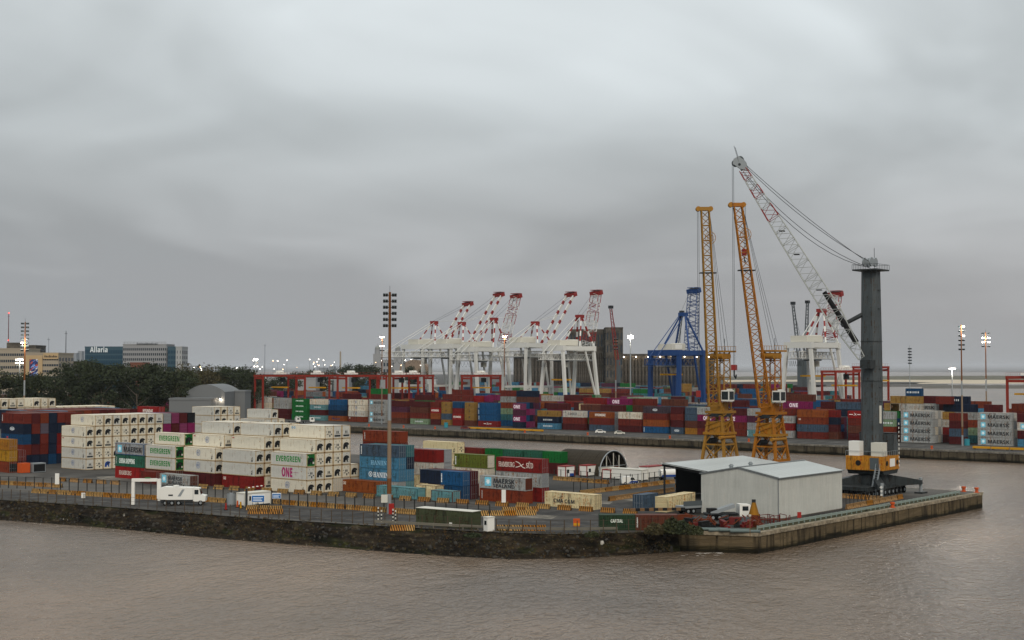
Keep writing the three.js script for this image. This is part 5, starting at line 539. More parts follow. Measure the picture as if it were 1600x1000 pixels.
// ================================================================ SHEDS ON THE PIER
{
  const cladTex = dataTex(512, 256, (x, y) => { const a = fStreak2(x, y), b = fN3(x, y), c = fN2(x * 3, y * 3); const g = 0.9 + (a - 0.5) * 0.09 + (b - 0.5) * 0.10 + (c - 0.5) * 0.05; const r = sstep(0.72, 0.84, a) * 0.06; return [g - r * 0.4, g * 0.99 - r * 0.8, g * 0.96 - r]; }), clad = std(0xc2c6c7, 0.5, { map: rep(cladTex, 1 / 17, 1 / 9) }), roofM = std(0xb4bbbf, 0.45, { map: rep(cladTex, 1 / 13, 1 / 9) }), trim = std(0x6a6f71, 0.5);
  function panel(a, b, h0, h1, out, m, parent, name = 'cladding_panel') { // upright ribbed sheet from a to b (u, v), top heights h0 to h1
    const mb = new MB(), n = 4, L = Math.hypot(b[0] - a[0], b[1] - a[1]), P = (f, h, e) => W(lerp(a[0], b[0], f) + out[0] * e, h, lerp(a[1], b[1], f) + out[1] * e), g = 0;
    const xs = []; for (let i = 0; i < n; i++) { const f = i / n; xs.push([f + (i ? 0 : g), 0], [f + 0.6 / n, 0], [f + 0.7 / n, 0.07], [f + 0.9 / n, 0.07]); } xs.push([1 - g, 0]);
    for (let i = 0; i + 1 < xs.length; i++) { const [f0, e0] = xs[i], [f1, e1] = xs[i + 1]; const X = (f, h) => [lerp(a[0], b[0], f) - lerp(a[1], b[1], f), h]; mb.quad(P(f0, 0.12, e0), P(f1, 0.12, e1), P(f1, lerp(h0, h1, f1), e1), P(f0, lerp(h0, h1, f0), e0), [X(f0, 0), X(f1, 0), X(f1, h1), X(f0, h0)]); }
    return mb.build(name, m, parent); }
  const u0 = 214.6, u1 = 239.3, v0 = 120.9, v1 = 137.1, vm = (v0 + v1) / 2, E = 7.5, RH = 8.95;
  const s = thing('metal_shed', 'big pale corrugated metal shed at the pier corner', 'shed');
  const hAt = v => v < vm ? lerp(E, RH, (v - v0) / (vm - v0)) : lerp(RH, E, (v - vm) / (v1 - vm));
  for (let i = 0; i < 16; i++) { const a = lerp(v1, v0, i / 16), b = lerp(v1, v0, (i + 1) / 16); panel([u0, a], [u0, b], hAt(a), hAt(b), [-1, 0], clad, s); panel([u1, b], [u1, a], hAt(b), hAt(a), [1, 0], clad, s); }
  for (let i = 0; i < 24; i++) { const a = lerp(u0, u1, i / 24), b = lerp(u0, u1, (i + 1) / 24); panel([a, v0], [b, v0], E, E, [0, -1], clad, s); panel([b, v1], [a, v1], E, E, [0, 1], clad, s); }
  for (let i = 0; i < 20; i++) { const a = lerp(u0 - 0.2, u1 + 0.2, i / 20) + 0.01, b = lerp(u0 - 0.2, u1 + 0.2, (i + 1) / 20) - 0.01, o = 0.006 * (i % 2); for (const sd of [0, 1]) { const ve = sd ? v1 + 0.3 : v0 - 0.3, he = E - 0.05, mb = new MB(), A = W(a, he + o, ve), B = W(b, he + o, ve), C = W(b, RH + 0.04 + o, vm), D = W(a, RH + 0.04 + o, vm); sd ? mb.quad(B, A, D, C) : mb.quad(A, B, C, D); mb.build('roof_panel', roofM, s); } }
  new MB().bar(W(u0 - 0.25, RH + 0.1, vm), W(u1 + 0.25, RH + 0.1, vm), 0.5, 0.12).build('ridge_cap', trim, s); new MB().box(u0 - 0.06, u0 + 0.1, 0, E, -v0 - 0.02, -v0 + 0.1).build('corner_trim', trim, s); new MB().bar(W(u0 - 0.2, E - 0.1, v0 - 0.34), W(u1 + 0.2, E - 0.1, v0 - 0.34), 0.14).build('gutter', trim, s);
  for (const sg of [[v0 - 0.3, E], [v1 + 0.3, E]]) new MB().bar(W(u0 - 0.24, sg[1] - 0.05, sg[0]), W(u0 - 0.24, RH + 0.06, vm), 0.08, 0.22).build('verge_trim', trim, s); new MB().box(u0, u1, 0, 0.12, -v1, -v0).build('base_slab', M.concrete, s);
  for (const [a, b] of [[221, 134.5], [229, 135]]) { const rv = new MB().cyl(W(a, 7.6, b), W(a, 8.6, b), 0.35, 0.35, 10).build('roof_vent', M.galv, s); new MB().cyl(W(a, 8.6, b), W(a, 9.0, b), 0.55, 0.2, 10).build('cowl', M.galv, rv); }
  // open-sided lean-to hall behind
  const c = thing('open_hall', 'open-fronted hall with a pale sloping roof behind the shed', 'shed'), a0 = 233.6, a1 = 266, b0 = 139.2, b1 = 158.8, H0 = 5.0, H1 = 7.2, hh = v => lerp(H0, H1, (v - b0) / (b1 - b0)), dkm = std(0x2b2d2e, 0.8);
  for (let i = 0; i < 26; i++) { const a = lerp(a0 - 0.3, a1, i / 26) + 0.01, b = lerp(a0 - 0.3, a1, (i + 1) / 26) - 0.01, o = 0.006 * (i % 2); const mb = new MB(); mb.obox(W((a + b) / 2, (H0 + H1) / 2 + 0.12 + o, (b0 + b1) / 2), V((b - a) / 2, 0, 0), V(0, 0.04, 0), W(0, (H1 - H0) / 2 * 1.01, (b1 - b0) / 2 * 1.01).negate()); mb.build('roof_panel', roofM, c); }
  for (let i = 0; i < 14; i++) { const p = lerp(b0, b1, i / 14), q = lerp(b0, b1, (i + 1) / 14); panel([a1, p], [a1, q], hh(p), hh(q), [1, 0], dkm, c, 'wall_panel'); } for (let i = 0; i < 24; i++) { const p = lerp(a0 + 5, a1, i / 24), q = lerp(a0 + 5, a1, (i + 1) / 24); panel([q, b1], [p, b1], H1, H1, [0, 1], dkm, c, 'wall_panel'); panel([p, b0], [q, b0], H0, H0, [0, -1], dkm, c, 'wall_panel'); }
  for (const v of [b0 + 0.3, 149, b1 - 0.3]) new MB().bar(W(a0 + 0.3, 0, v), W(a0 + 0.3, hh(v), v), 0.3).build('column', M.darkSteel, c); new MB().bar(W(a0, H0 - 0.1, b0), W(a0, H1 - 0.1, b1), 0.14, 0.7).build('fascia', M.black, c);
  // half-round hangar
  const q = thing('round_hangar', 'weathered half-round metal hangar on the basin edge', 'hangar'), hu = 277.5, R = 6.0, hv0 = vAt(958, 277.5), hv1 = hv0 + 15, rs = std(0x4b463e, 0.85, { map: concTex });
  for (let k = 0; k < 6; k++) { const mb = new MB(), va = lerp(hv0, hv1, k / 6) + 0.03, vb = lerp(hv0, hv1, (k + 1) / 6) - 0.03, r = R + (k % 2) * 0.03; for (let i = 0; i < 16; i++) { const A = Math.PI * (1 - i / 16), B = Math.PI * (1 - (i + 1) / 16), p = (t, v) => W(hu + Math.cos(t) * r, Math.sin(t) * r  * 1.02, v), nn = t => V(Math.cos(t), Math.sin(t), 0); mb.quad(p(A, va), p(B, va), p(B, vb), p(A, vb), null, [nn(A), nn(B), nn(B), nn(A)]); } mb.build('shell_sheet', rs, q); }
  for (let i = 0; i < 18; i++) { const A = Math.PI * (1 - i / 18), B = Math.PI * (1 - (i + 1) / 18); } const rim = []; for (let i = 0; i <= 18; i++) { const A = Math.PI * i / 18; rim.push(W(hu + Math.cos(A) * (R + 0.06), Math.sin(A) * (R + 0.06)  * 1.02, hv0)); } new MB().tube(rim, 0.16, 5).build('arch_rim', M.galv, q); for (const x of [-2.6, 0.4, 2.8]) new MB().bar(W(hu + x, 0, hv0 + 0.3), W(hu + x, Math.sqrt(R * R - x * x) * 0.93, hv0 + 0.3), 0.18).build('post', M.offwhite, q); new MB().box(hu - R + 0.2, hu + 0.4, 0, 2.2, -hv0 - 0.4, -hv0 - 0.3).build('low_wall', M.offwhite, q); new MB().box(hu + 0.8, hu + 3, 0, 2.4, -hv0 - 0.5, -hv0 - 0.35).build('door', M.rust, q); new MB().bar(W(hu - R, 2.3, hv0 + 0.3), W(hu + R, 2.3, hv0 + 0.3), 0.16).build('lintel', M.galv, q); { const mb = new MB(); for (let i = 0; i < 16; i++) { const A = Math.PI * i / 16, B = Math.PI * (i + 1) / 16; mb.tri(W(hu, 0, hv1), W(hu + Math.cos(B) * R, Math.sin(B) * R  * 1.02, hv1), W(hu + Math.cos(A) * R, Math.sin(A) * R  * 1.02, hv1)); } mb.build('back_wall', rs, q); }
}
// ---- site cabins
function cabin(px, py, len, wid, h, label, o = {}) { // px, py: bottom corner nearest the camera
  const [u, v] = at(px, py), t = thing('site_cabin', label, 'cabin', W(u + wid / 2, 0, v + len / 2), 0, 'white site cabins'), mt = o.mat || M.white, rd = o.trim || M.craneRed, x = wid / 2, z = len / 2;
  new MB().box(-x, x, 0.25, h - 0.12, -z, z).build('wall', mt, t); new MB().box(-x - 0.08, x + 0.08, h - 0.12, h + 0.1, -z - 0.08, z + 0.08).build('roof', o.roof || rd, t); for (const a of [-1, 1]) for (const b of [-1, 1]) new MB().box(a * x - 0.09, a * x + 0.09, 0.1, h - 0.12, b * z - 0.09, b * z + 0.09).build('corner_post', o.post || rd, t);
  new MB().box(-x - 0.05, x + 0.05, 0.1, 0.28, -z - 0.05, z + 0.05).build('skid', M.darkSteel, t);
  for (const s of o.win || [[-0.5, 'e'], [0.3, 's']]) { const [f, side] = s; const w = side === 'e' ? new MB().box(f - 0.45, f + 0.45, 1.1, 2.0, z + 0.005, z + 0.04) : new MB().box(-x - 0.04, -x - 0.005, 1.1, 2.0, f - 0.5, f + 0.5); w.build('window', M.glass, t); } if (o.door !== undefined) new MB().box(o.door - 0.4, o.door + 0.4, 0.3, 2.2, z + 0.005, z + 0.035).build('door', M.offwhite, t); if (o.ac) new MB().box(-0.2, 0.8, 0.35, 1.0, z + 0.01, z + 0.5).build('air_unit', M.blue, t);
  return t; }
cabin(884, 746.5, 2.6, 3.6, 2.8, 'small white red-trimmed cabin with a blue box, left of two', { win: [[-0.9, 'e']], ac: 1 });
cabin(917, 745, 2.4, 5.0, 2.8, 'small white red-trimmed cabin, right of two, before the hangar', { win: [[-1.3, 'e'], [1.4, 'e']] });
cabin(954, 749, 2.5, 4.0, 2.3, 'low white shelter with red roof beside the small van', { win: [[0.6, 'e']] });
cabin(1003, 752, 10, 2.5, 2.7, 'long plain white cabin behind the small van', { post: M.offwhite, roof: M.offwhite, win: [] });
cabin(1012, 748, 2.5, 7.2, 2.9, 'long white cabin with thin red roof line left of the hall', { post: M.white, win: [[1.6, 'e']] });
cabin(382, 792, 2.4, 6.4, 2.6, 'white gatehouse with blue notices beside the road', { post: M.offwhite, roof: M.offwhite, win: [[-1.6, 'e'], [1.2, 'e']], door: -0.2 });
// ---- lamp masts
const lampGlow = new THREE.MeshStandardMaterial({ color: 0xffffff, emissive: 0xfff2e0, emissiveIntensity: 9, roughness: 0.4 });
function floodMast(label, u, v, H, o = {}) {
  const t = thing('lamp_mast', label, 'lamp mast', W(u, 0, v), o.turn ?? -0.75, o.group || 'port lamp masts'), r = o.r || 0.36, cut = [0, 0.09, 0.16, 0.42, 0.54, 1];
  for (let k = 0; k + 1 < cut.length; k++) new MB().cyl(V(0, H * cut[k], 0), V(0, H * cut[k + 1], 0), lerp(r, r * 0.5, cut[k]), lerp(r, r * 0.5, cut[k + 1]), 10, false).build('pole_section', o.plain ? M.galv : [M.galv, M.mastRust, M.mastPale, M.galv, M.mastRust][k], t);
  const n = o.tiers ?? 6, w = o.w || 1.9; for (let k = 0; k < n; k++) { const y = H - 0.6 - k * (o.gap || 1.5), arm = new MB().bar(V(-w, y, 0), V(w, y, 0), 0.13).build('crossarm', M.darkSteel, t); for (const x of [-w, -w * 0.55, w * 0.55, w]) { const on = (o.lit || []).includes(k) && (!o.side || Math.sign(x) === o.side); const hd = new MB().obox(V(x, y + 0.05, 0.25), V(0.22, 0, 0), V(0, 0.26, 0.12), V(0, -0.06, 0.16)).build('floodlight', M.steelGrey, arm); const gl = new MB().obox(V(x, y - 0.02, 0.45), V(0.19, 0, 0), V(0, 0.22, 0.1), V(0, -0.01, 0.02)).build(on ? 'lit_lamp' : 'lens', on ? lampGlow : M.glass, arm); } }
  new MB().bar(V(0, H, 0), V(0, H + 1.2, 0), 0.06).build('lightning_rod', M.darkSteel, t);
  if ((o.lit || []).length) { const L = new THREE.PointLight(0xfff0dc, o.power || 260, 0, 2); L.position.set(0.3 * (o.side || 0), H - 0.6 - o.lit[0] * (o.gap || 1.5) - 0.4, 1.6); L.castShadow = true; L.shadow.radius = 12; t.add(L); }
  return t; }
{ const q = at(608, 803); const m = floodMast('tall rusty lamp mast rising through the middle of the yard', q[0], q[1], 41.5, { r: 0.46, w: 1.05, gap: 1.15 }); new MB().box(-1.5, -0.3, 2.2, 3.6, 0.2, 0.9).build('cable_box', M.offwhite, m); new MB().box(-0.1, 0.9, 0, 2.0, 0.5, 0.9).build('fuse_box', M.red, m);
  const f = (px, d, top, lab, o) => { const [u, v] = far(px, d); floodMast(lab, u, v, 27 + (HORIZON - top) / (FPX / d), o); };
  f(39, 455, 503, 'lamp mast with many lamps at the left edge before the city', { w: 1.1, gap: 1.3, tiers: 8, lit: [5], side: -1 }); f(1502, 472, 508, 'lit rusty lamp mast between the grey-white stacks on the right', { w: 0.9, lit: [0, 2], side: 1, gap: 1.6 }); f(1540, 560, 519, 'lit lamp mast at the right behind the stacks', { w: 1.6, lit: [1, 2], gap: 1.8, tiers: 4 }); f(1421, 600, 543, 'thin grey lamp mast against the open river', { plain: true, r: 0.26, w: 0.6, gap: 1.3 }); f(788, 640, 524, 'thin rusty mast at the left end of the blue stack', { r: 0.3, w: 0.8, lit: [0], tiers: 3 }); f(962, 600, 528, 'thin rusty mast behind the orange far stack', { r: 0.34, w: 0.7, tiers: 4 }); f(985, 700, 523, 'white mast with one bright lamp cluster near the silos', { plain: true, r: 0.45, w: 1.3, lit: [0, 1], tiers: 2, gap: 1.2, power: 500 }); f(597, 660, 525, 'lit mast just left of the tall rusty mast', { r: 0.3, w: 0.9, lit: [0, 2], tiers: 4, gap: 2.2 }); f(31, 640, 560, 'lit lamp mast before the old left building', { plain: true, w: 1.6, lit: [0, 1], tiers: 3 }); f(1487, 570, 574, 'grey lamp mast with a bright pair of lamps against the river', { plain: true, w: 1.2, lit: [0], tiers: 1, power: 500 }); f(400, 900, 560, 'lit lamp mast at the left end of the red yard gantries', { plain: true, w: 1.2, lit: [0, 2], tiers: 4, gap: 2.4 }); }
// ================================================================ BARRIERS, FENCES, KERB GEAR
const stripeTex = canvasTex(256, 64, (x, w, h) => { x.fillStyle = '#a9854f'; x.fillRect(0, 0, w, h); x.fillStyle = '#30271c'; for (let i = -2; i < 9; i++) { x.beginPath(); x.moveTo(i * 36, h); x.lineTo(i * 36 + 16, h); x.lineTo(i * 36 + 44, 0); x.lineTo(i * 36 + 28, 0); x.fill(); } });
const barrierM = [std(0xffffff, 0.85, { map: stripeTex }), std(0xe8d2b4, 0.85, { map: stripeTex }), std(0xb89468, 0.9, { map: concTex }), std(0xf0cc78, 0.85, { map: stripeTex })];
const barrierGeo = (() => { const mb = new MB(), pr = [[-0.32, 0], [0.32, 0], [0.30, 0.12], [0.13, 0.40], [0.10, 0.95], [-0.10, 0.95], [-0.13, 0.40], [-0.30, 0.12]], L = 1.45; for (let i = 0; i < pr.length; i++) { const a = pr[i], b = pr[(i + 1) % pr.length]; mb.quad(V(a[0], a[1], L), V(b[0], b[1], L), V(b[0], b[1], -L), V(a[0], a[1], -L), [[0, a[1]], [0, b[1]], [1, b[1]], [1, a[1]]]); } for (const s of [-1, 1]) for (let i = 1; i + 1 < pr.length; i++) { const q = [pr[0], pr[i], pr[i + 1]].map(p => V(p[0], p[1], s * L)); s > 0 ? mb.tri(q[0], q[1], q[2]) : mb.tri(q[0], q[2], q[1]); } return mb.geo(); })();
const rb = rng(515); const barrierCount = {};
function barrier(u, v, turn, where, kind = 0) { const n = barrierCount[where] = (barrierCount[where] || 0) + 1; const o = mesh('striped_barrier', barrierGeo, barrierM[kind]); o.position.copy(W(u, 0, v)); o.rotation.y = turn + (rb() - 0.5) * 0.06; tag(o, `${['dark striped', 'faded striped', 'plain tan', 'yellow striped'][kind]} barrier, ${ord(n)} from left ${where}`, 'barrier', 'barriers ' + where); return o; }
function barrierLine(p0, p1, n, where, kinds = [0, 1, 1, 0], fill = false) { const a = at(...p0), b = at(...p1), turn = Math.atan2(b[0] - a[0], -(b[1] - a[1])); for (let i = 0; i < n; i++) { const f = fill ? (i + 0.5) / n : n > 1 ? i / (n - 1) : 0.5; barrier(lerp(a[0], b[0], f), lerp(a[1], b[1], f), turn, where, kinds[Math.floor(rb() * kinds.length)]); } }
barrierLine([318, 763], [985, 803], 24, 'in the spaced row before the stacks');
barrierLine([52, 770], [262, 782], 17, 'along the road left of the scanner truck', [0, 0, 3, 1], true); barrierLine([315, 783], [352, 786], 3, 'right of the scanner truck', [0, 3], true); barrierLine([0, 757], [96, 762], 8, 'in the far left row', [1, 2, 0], true); barrierLine([96, 752], [180, 757], 5, 'behind the far left row', [1, 2]);
barrierLine([428, 787], [648, 804], 17, 'in the closed row behind the mesh fence', [0, 1, 0, 3], true); barrierLine([388, 797], [438, 798], 3, 'around the blue notices', [0, 1], true); barrierLine([392, 803], [438, 803], 3, 'in front of the blue notices', [0, 1], true);
barrierLine([742, 806], [832, 805], 7, 'in the yellow cluster by the green box', [3, 0, 0], true); barrierLine([790, 800], [835, 799], 4, 'behind the yellow cluster', [0, 1], true); barrierLine([782, 829], [808, 829], 2, 'right of the white booth', [0, 3], true); barrierLine([820, 829], [846, 829], 2, 'between booth and orange sign', [3, 0], true); barrierLine([618, 829], [640, 829], 2, 'left of the green box', [1, 0], true);
barrierLine([868, 750], [948, 756], 10, 'before the small cabins', [0, 1, 2], true); barrierLine([907, 773], [1052, 755], 16, 'in the long row towards the hall', [0, 1, 3, 2], true); barrierLine([952, 783], [1052, 768], 11, 'in the second row towards the hall', [1, 2, 2], true); barrierLine([1060, 762], [1098, 762], 4, 'under the hall roof', [2, 1], true);
barrierLine([1316, 778], [1375, 782], 5, 'behind the crane jacks', [2, 1], true); barrierLine([1322, 796], [1410, 779], 9, 'along the pier edge below the crane', [2, 3, 2], true);
// fences: each post its own part, rails and wires between
function fence(name, label, pts, gap, h, m, wires, o = {}) { const t = thing(name, label, 'fence'), P = pts.map(p => o.grid ? p : at(...p)); let prev = null; for (let i = 0; i + 1 < P.length; i++) { const a = P[i], b = P[i + 1], L = Math.hypot(b[0] - a[0], b[1] - a[1]), n = Math.max(1, Math.round(L / gap)); for (let k = i ? 1 : 0; k <= n; k++) { const u = lerp(a[0], b[0], k / n), v = lerp(a[1], b[1], k / n), hh = h * (0.96 + rb() * 0.08); new MB().bar(W(u, 0, v), W(u + (rb() - 0.5) * 0.1, hh, v), o.w || 0.1).build('post', m, t); } for (const y of wires) new MB().bar(W(a[0], y, a[1]), W(b[0], y, b[1]), o.ww || 0.05).build('rail', m, t); } return t; }
const fenceM = std(0x4b4034, 0.85), postM = std(0x2c2c2a, 0.7);
fence('shore_fence', 'thin rusty wire fence along the top of the river bank', shoreTop.slice(2).map(([u, v]) => [u + 0.9, v + 0.7]), 2.4, 2.1, fenceM, [0.5, 1.2, 2.0], { grid: true, w: 0.11, ww: 0.035 });
fence('mesh_fence', 'dark post fence in front of the stacked reefers', [[0, 762], [150, 768], [300, 778], [438, 789], [600, 800], [765, 812]], 2.35, 2.7, postM, [2.6], { w: 0.16, ww: 0.08 });
fence('gate_fence', 'short dark post fence before the small cabins', [[866, 748], [940, 754], [985, 757]], 2.4, 2.4, postM, [2.3], { w: 0.14, ww: 0.06 });
fence('lane_fence', 'dark post fence along the barrier lane towards the hall', [[896, 771], [960, 763], [1040, 752]], 2.6, 2.6, postM, [2.5], { w: 0.14, ww: 0.06 });
fence('pier_fence', 'dark post fence on barriers below the tall crane', [[1322, 795], [1408, 778]], 1.9, 2.6, postM, [2.5], { w: 0.1, ww: 0.05 });
{ // ---- crash rail along the pier edge and the low rail on the bank
  const rail = (label, pts, gap, m, grid) => { const t = thing('crash_rail', label, 'guard rail'), P = pts.map(p => grid ? p : at(...p)); for (let i = 0; i + 1 < P.length; i++) { const a = P[i], b = P[i + 1], L = Math.hypot(b[0] - a[0], b[1] - a[1]), n = Math.max(1, Math.round(L / gap)); for (let k = 0; k <= n; k++) { const u = lerp(a[0], b[0], k / n), v = lerp(a[1], b[1], k / n); new MB().box(u - 0.08, u + 0.08, 0, 0.85, -v - 0.08, -v + 0.08).build('post', m, t); } const d = [(b[0] - a[0]) / L, (b[1] - a[1]) / L]; for (const y of [0.5, 0.74]) new MB().bar(W(a[0] + d[1] * 0.12, y, a[1] - d[0] * 0.12), W(b[0] + d[1] * 0.12, y, b[1] - d[0] * 0.12), 0.07, 0.2).build('beam', m, t); } };
  const gm = std(0x7d8a84, 0.55); rail('greenish grey crash rail along the pier edge', [[197.5, 115.2], [238, 115.2], [283, 115.4]], 2.0, gm, true); rail('low grey rail along the bank top left of the pier', [[161.8, 170], [166, 156.5], [169.5, 146.2], [174.5, 138.2], [181, 132.2]], 3, std(0x6b675c, 0.8), true);
  const grassStrip = struct(new MB().quad(W(196.5, 0.004, PIER_V + 0.75), W(285, 0.004, PIER_V + 0.75), W(285, 0.004, PIER_V + 4.0), W(196.5, 0.004, PIER_V + 5.5)).build('grass_verge', std([0.085, 0.088, 0.045], 0.95, { map: rep(concTex, 0.2) })));
}
// ---- orange mooring bollards
[[1399, 794], [1527, 770], [1503, 766], [577, 668], [631, 671.5], [680, 673.5], [820, 679], [918, 683], [1046, 687.5], [1169, 692.5], [1454, 704]].forEach(([px, py], i) => { const near = i < 3, q = near ? [at(px, py)[0], px === 1503 ? PIER_U - 0.9 : PIER_V + 0.55] : [QUAY_U + 1.0, vAt(px, QUAY_U + 1)]; if (px === 1503) { q[0] = PIER_U - 0.9; q[1] = vAt(1503, PIER_U - 0.9); } const t = thing('mooring_bollard', near ? ['orange bollard midway along the pier edge', 'orange bollard at the outer pier corner', 'orange bollard on the basin side of the pier tip'][i] : `orange mooring bollard, ${ord(i - 2)} from the left on the far quay`, 'bollard', W(q[0], 0, q[1]), 0, 'orange mooring bollards'); new MB().cyl(V(0, 0, 0), V(0, 0.15, 0), 0.6, 0.6, 12).build('base', M.orange, t); new MB().cyl(V(0, 0.15, 0), V(0, 0.8, 0), 0.36, 0.3, 12).build('shaft', M.orange, t); new MB().cyl(V(0, 0.8, 0), V(0, 1.15, 0), 0.52, 0.42, 12).build('head', M.orange, t); });
// ================================================================ VEHICLES
function wheel(parent, x, y, z, r, w = 0.3) { const t = new MB().cyl(V(x, y, z - w / 2), V(x, y, z + w / 2), r, r, 14).build('wheel', M.tyre, parent); const s = Math.sign(z) || 1; new MB().cyl(V(x, y, z + s * w / 2), V(x, y, z + s * (w / 2 + 0.02)), r * 0.55, r * 0.5, 10).build('rim', M.galv, t); }
{ // small van: white with blue lower flank; nose towards +x
  const q = at(983, 757), t = thing('delivery_van', 'small white and blue van parked by the striped barriers', 'van', W(q[0], 0, q[1]), -0.62); const pr = [[-2.0, 0.35], [2.05, 0.35], [2.1, 0.85], [1.5, 1.08], [0.95, 1.72], [0.6, 1.85], [-1.9, 1.85], [-2.05, 1.2]]; new MB().prism(pr, -0.82, 0.82).build('body', M.white, t); for (const s of [-1, 1]) { new MB().prism([[-0.4, 0.42], [1.95, 0.42], [1.9, 0.85], [0.3, 0.95]], s > 0 ? 0.822 : -0.84, s > 0 ? 0.84 : -0.822).build('blue_stripe', M.blue, t); new MB().prism([[0.1, 1.1], [1.25, 1.1], [0.85, 1.65], [0.1, 1.68]], s > 0 ? 0.823 : -0.842, s > 0 ? 0.842 : -0.823).build('side_window', M.glass, t); for (const x of [-1.25, 1.3]) wheel(t, x, 0.33, s * 0.74, 0.33, 0.22); new MB().box(2.06, 2.12, 0.62, 0.82, s * 0.6 - 0.15, s * 0.6 + 0.15).build('headlight', M.offwhite, t); } new MB().obox(V(1.24, 1.42, 0), V(0.012, 0.008, 0), V(-0.26, 0.31, 0), V(0, 0, 0.7)).build('windscreen', M.glass, t);
}
function truck(name, label, px, py, turn, o) { const q = at(px, py), t = thing(name, label, 'truck', W(q[0], 0, q[1]), turn), L = o.len; new MB().box(-L, 1.0, 0.75, 1.05, -0.5, 0.5).build('chassis', M.darkSteel, t); const cab = new MB().prism([[0.6, 0.7], [2.75, 0.7], [2.85, 1.5], [2.6, 2.75], [0.6, 2.85]], -1.2, 1.2).build('cab', o.cab || M.white, t); new MB().obox(V(2.745, 2.1, 0), V(0.01, 0, 0), V(-0.11, 0.48, 0), V(0, 0, 1.02)).build('windscreen', M.glass, cab); for (const s of [-1, 1]) { new MB().box(1.1, 2.2, 1.7, 2.5, s * 1.2 - 0.02, s * 1.2 + 0.02).build('side_window', M.glass, cab); new MB().box(2.83, 2.88, 0.95, 1.2, s * 0.85 - 0.2, s * 0.85 + 0.2).build('headlight', M.offwhite, cab); wheel(t, 1.7, 0.52, s * 1.02, 0.52); wheel(t, -L + 1.2, 0.52, s * 1.02, 0.52, 0.5); if (L > 4) wheel(t, -L + 2.4, 0.52, s * 1.02, 0.52, 0.5); } new MB().box(2.84, 2.95, 0.5, 0.85, -1.15, 1.15).build('bumper', M.darkSteel, t); if (o.body) o.body(t); return t; }
truck('flatbed_truck', 'white-cabbed scrap truck standing before the pale shed', 1148, 812, -0.75, { len: 5.5, body: t => { new MB().box(-5.5, 0.3, 1.08, 1.3, -1.2, 1.2).build('load_bed', M.darkSteel, t); new MB().obox(V(-2.4, 1.9, 0.1), V(2.2, 0.7, 0), V(-0.1, 0.3, 0), V(0, 0, 0.9)).build('tilted_ramp', M.galv, t); new MB().box(-5, -3.4, 1.3, 2.1, -0.9, 0.8).build('scrap_load', M.black, t); } });
truck('flatbed_truck', 'old pale blue-grey flatbed truck left of the white cab', 1108, 800, -0.35, { len: 7, cab: M.galv, body: t => { new MB().box(-7, 0.3, 1.08, 1.5, -1.2, 1.2).build('load_bed', M.galv, t); new MB().box(-6.8, 0.2, 1.5, 2.4, 1.1, 1.2).build('side_board', M.steelGrey, t); } });
{ const q = at(1025, 802); const t = container(q[0], 0.0, q[1] - 2, dry('cream', [], { L: L40, H: 2.9, end: 'wall' }), 'cream box trailer with a pale roof left of the shed', 'trailers by the shed', -Math.PI / 2 + 0.12); t.position.copy(W(q[0] + 8.4, 0, q[1] + 1.2)); const p = at(1022, 797), b = container(p[0], 0, p[1], dry('slate', [], { L: L20, H: 2.7 }), 'short blue-ended box left of the cream trailer', 'trailers by the shed', -Math.PI / 2 + 0.12); b.position.copy(W(p[0] + 3.2, 0, p[1] + 4.2)); }
{ // mobile scanner truck: white box body with a portal arm
  const q = at(287, 789), t = thing('scanner_truck', 'white scanner truck with tall portal arm on the shore road', 'truck', W(q[0], 0, q[1]), -0.80), w = M.white; new MB().box(-4.4, 2.2, 0.8, 1.1, -1.1, 1.1).build('chassis', M.darkSteel, t); new MB().prism([[-4.4, 1.15], [2.0, 1.15], [2.0, 3.5], [-3.6, 3.7], [-4.4, 3.5]], -1.25, 1.25).build('box_body', w, t); new MB().prism([[2.05, 0.8], [4.4, 0.8], [4.5, 1.9], [3.5, 2.1], [3.2, 3.4], [2.05, 3.5]], -1.2, 1.2).build('cab', w, t); new MB().box(2.3, 3.1, 2.2, 3.1, 1.2, 1.23).build('side_window', M.glass, t); new MB().obox(V(3.4, 2.7, 0), V(0.012, 0, 0), V(-0.13, 0.5, 0), V(0, 0, 1.0)).build('windscreen', M.glass, t); new MB().cyl(V(-1.5, 3.68, 0), V(-1.5, 3.95, 0), 0.7, 0.5, 12).build('roof_dome', w, t); new MB().box(-4.3, 2.0, 0.45, 0.8, 1.0, 1.2).build('side_skirt', M.navyDark || M.darkSteel, t); for (const s of [-1, 1]) for (const x of [-3.4, -2.1, -0.8, 3.5]) wheel(t, x, 0.5, s * 1.0, 0.5, 0.4);
  new MB().box(-5.2, -4.5, 0.9, 5.2, -0.4, 0.4).build('arm_mast', w, t); new MB().box(-10.2, -5.25, 4.7, 5.3, -0.3, 0.3).build('arm_beam', w, t); new MB().box(-10.2, -9.6, 0.15, 4.65, -0.35, 0.35).build('detector_column', w, t); new MB().box(-7.6, -6.6, 5.32, 5.5, -0.3, 0.3).build('signal_lamp', M.green, t); const dg = new MB().prism([[-1.0, 1.8], [-0.4, 1.8], [0.4, 3.2], [-0.1, 3.2]], 1.252, 1.262).build('graphic', M.galv, t); new MB().box(-2.8, -1.9, 1.9, 2.2, 1.252, 1.262).build('graphic', M.darkSteel, t); }
// lorries parked on the far quay, small cars
[[460, 661], [482, 661]].forEach(([px, py], i) => truck('tractor_truck', `white tractor unit, ${i ? 'right' : 'left'} of two before the green far stack`, px, py, -0.4 - i * 0.1, { len: 3.4 }));
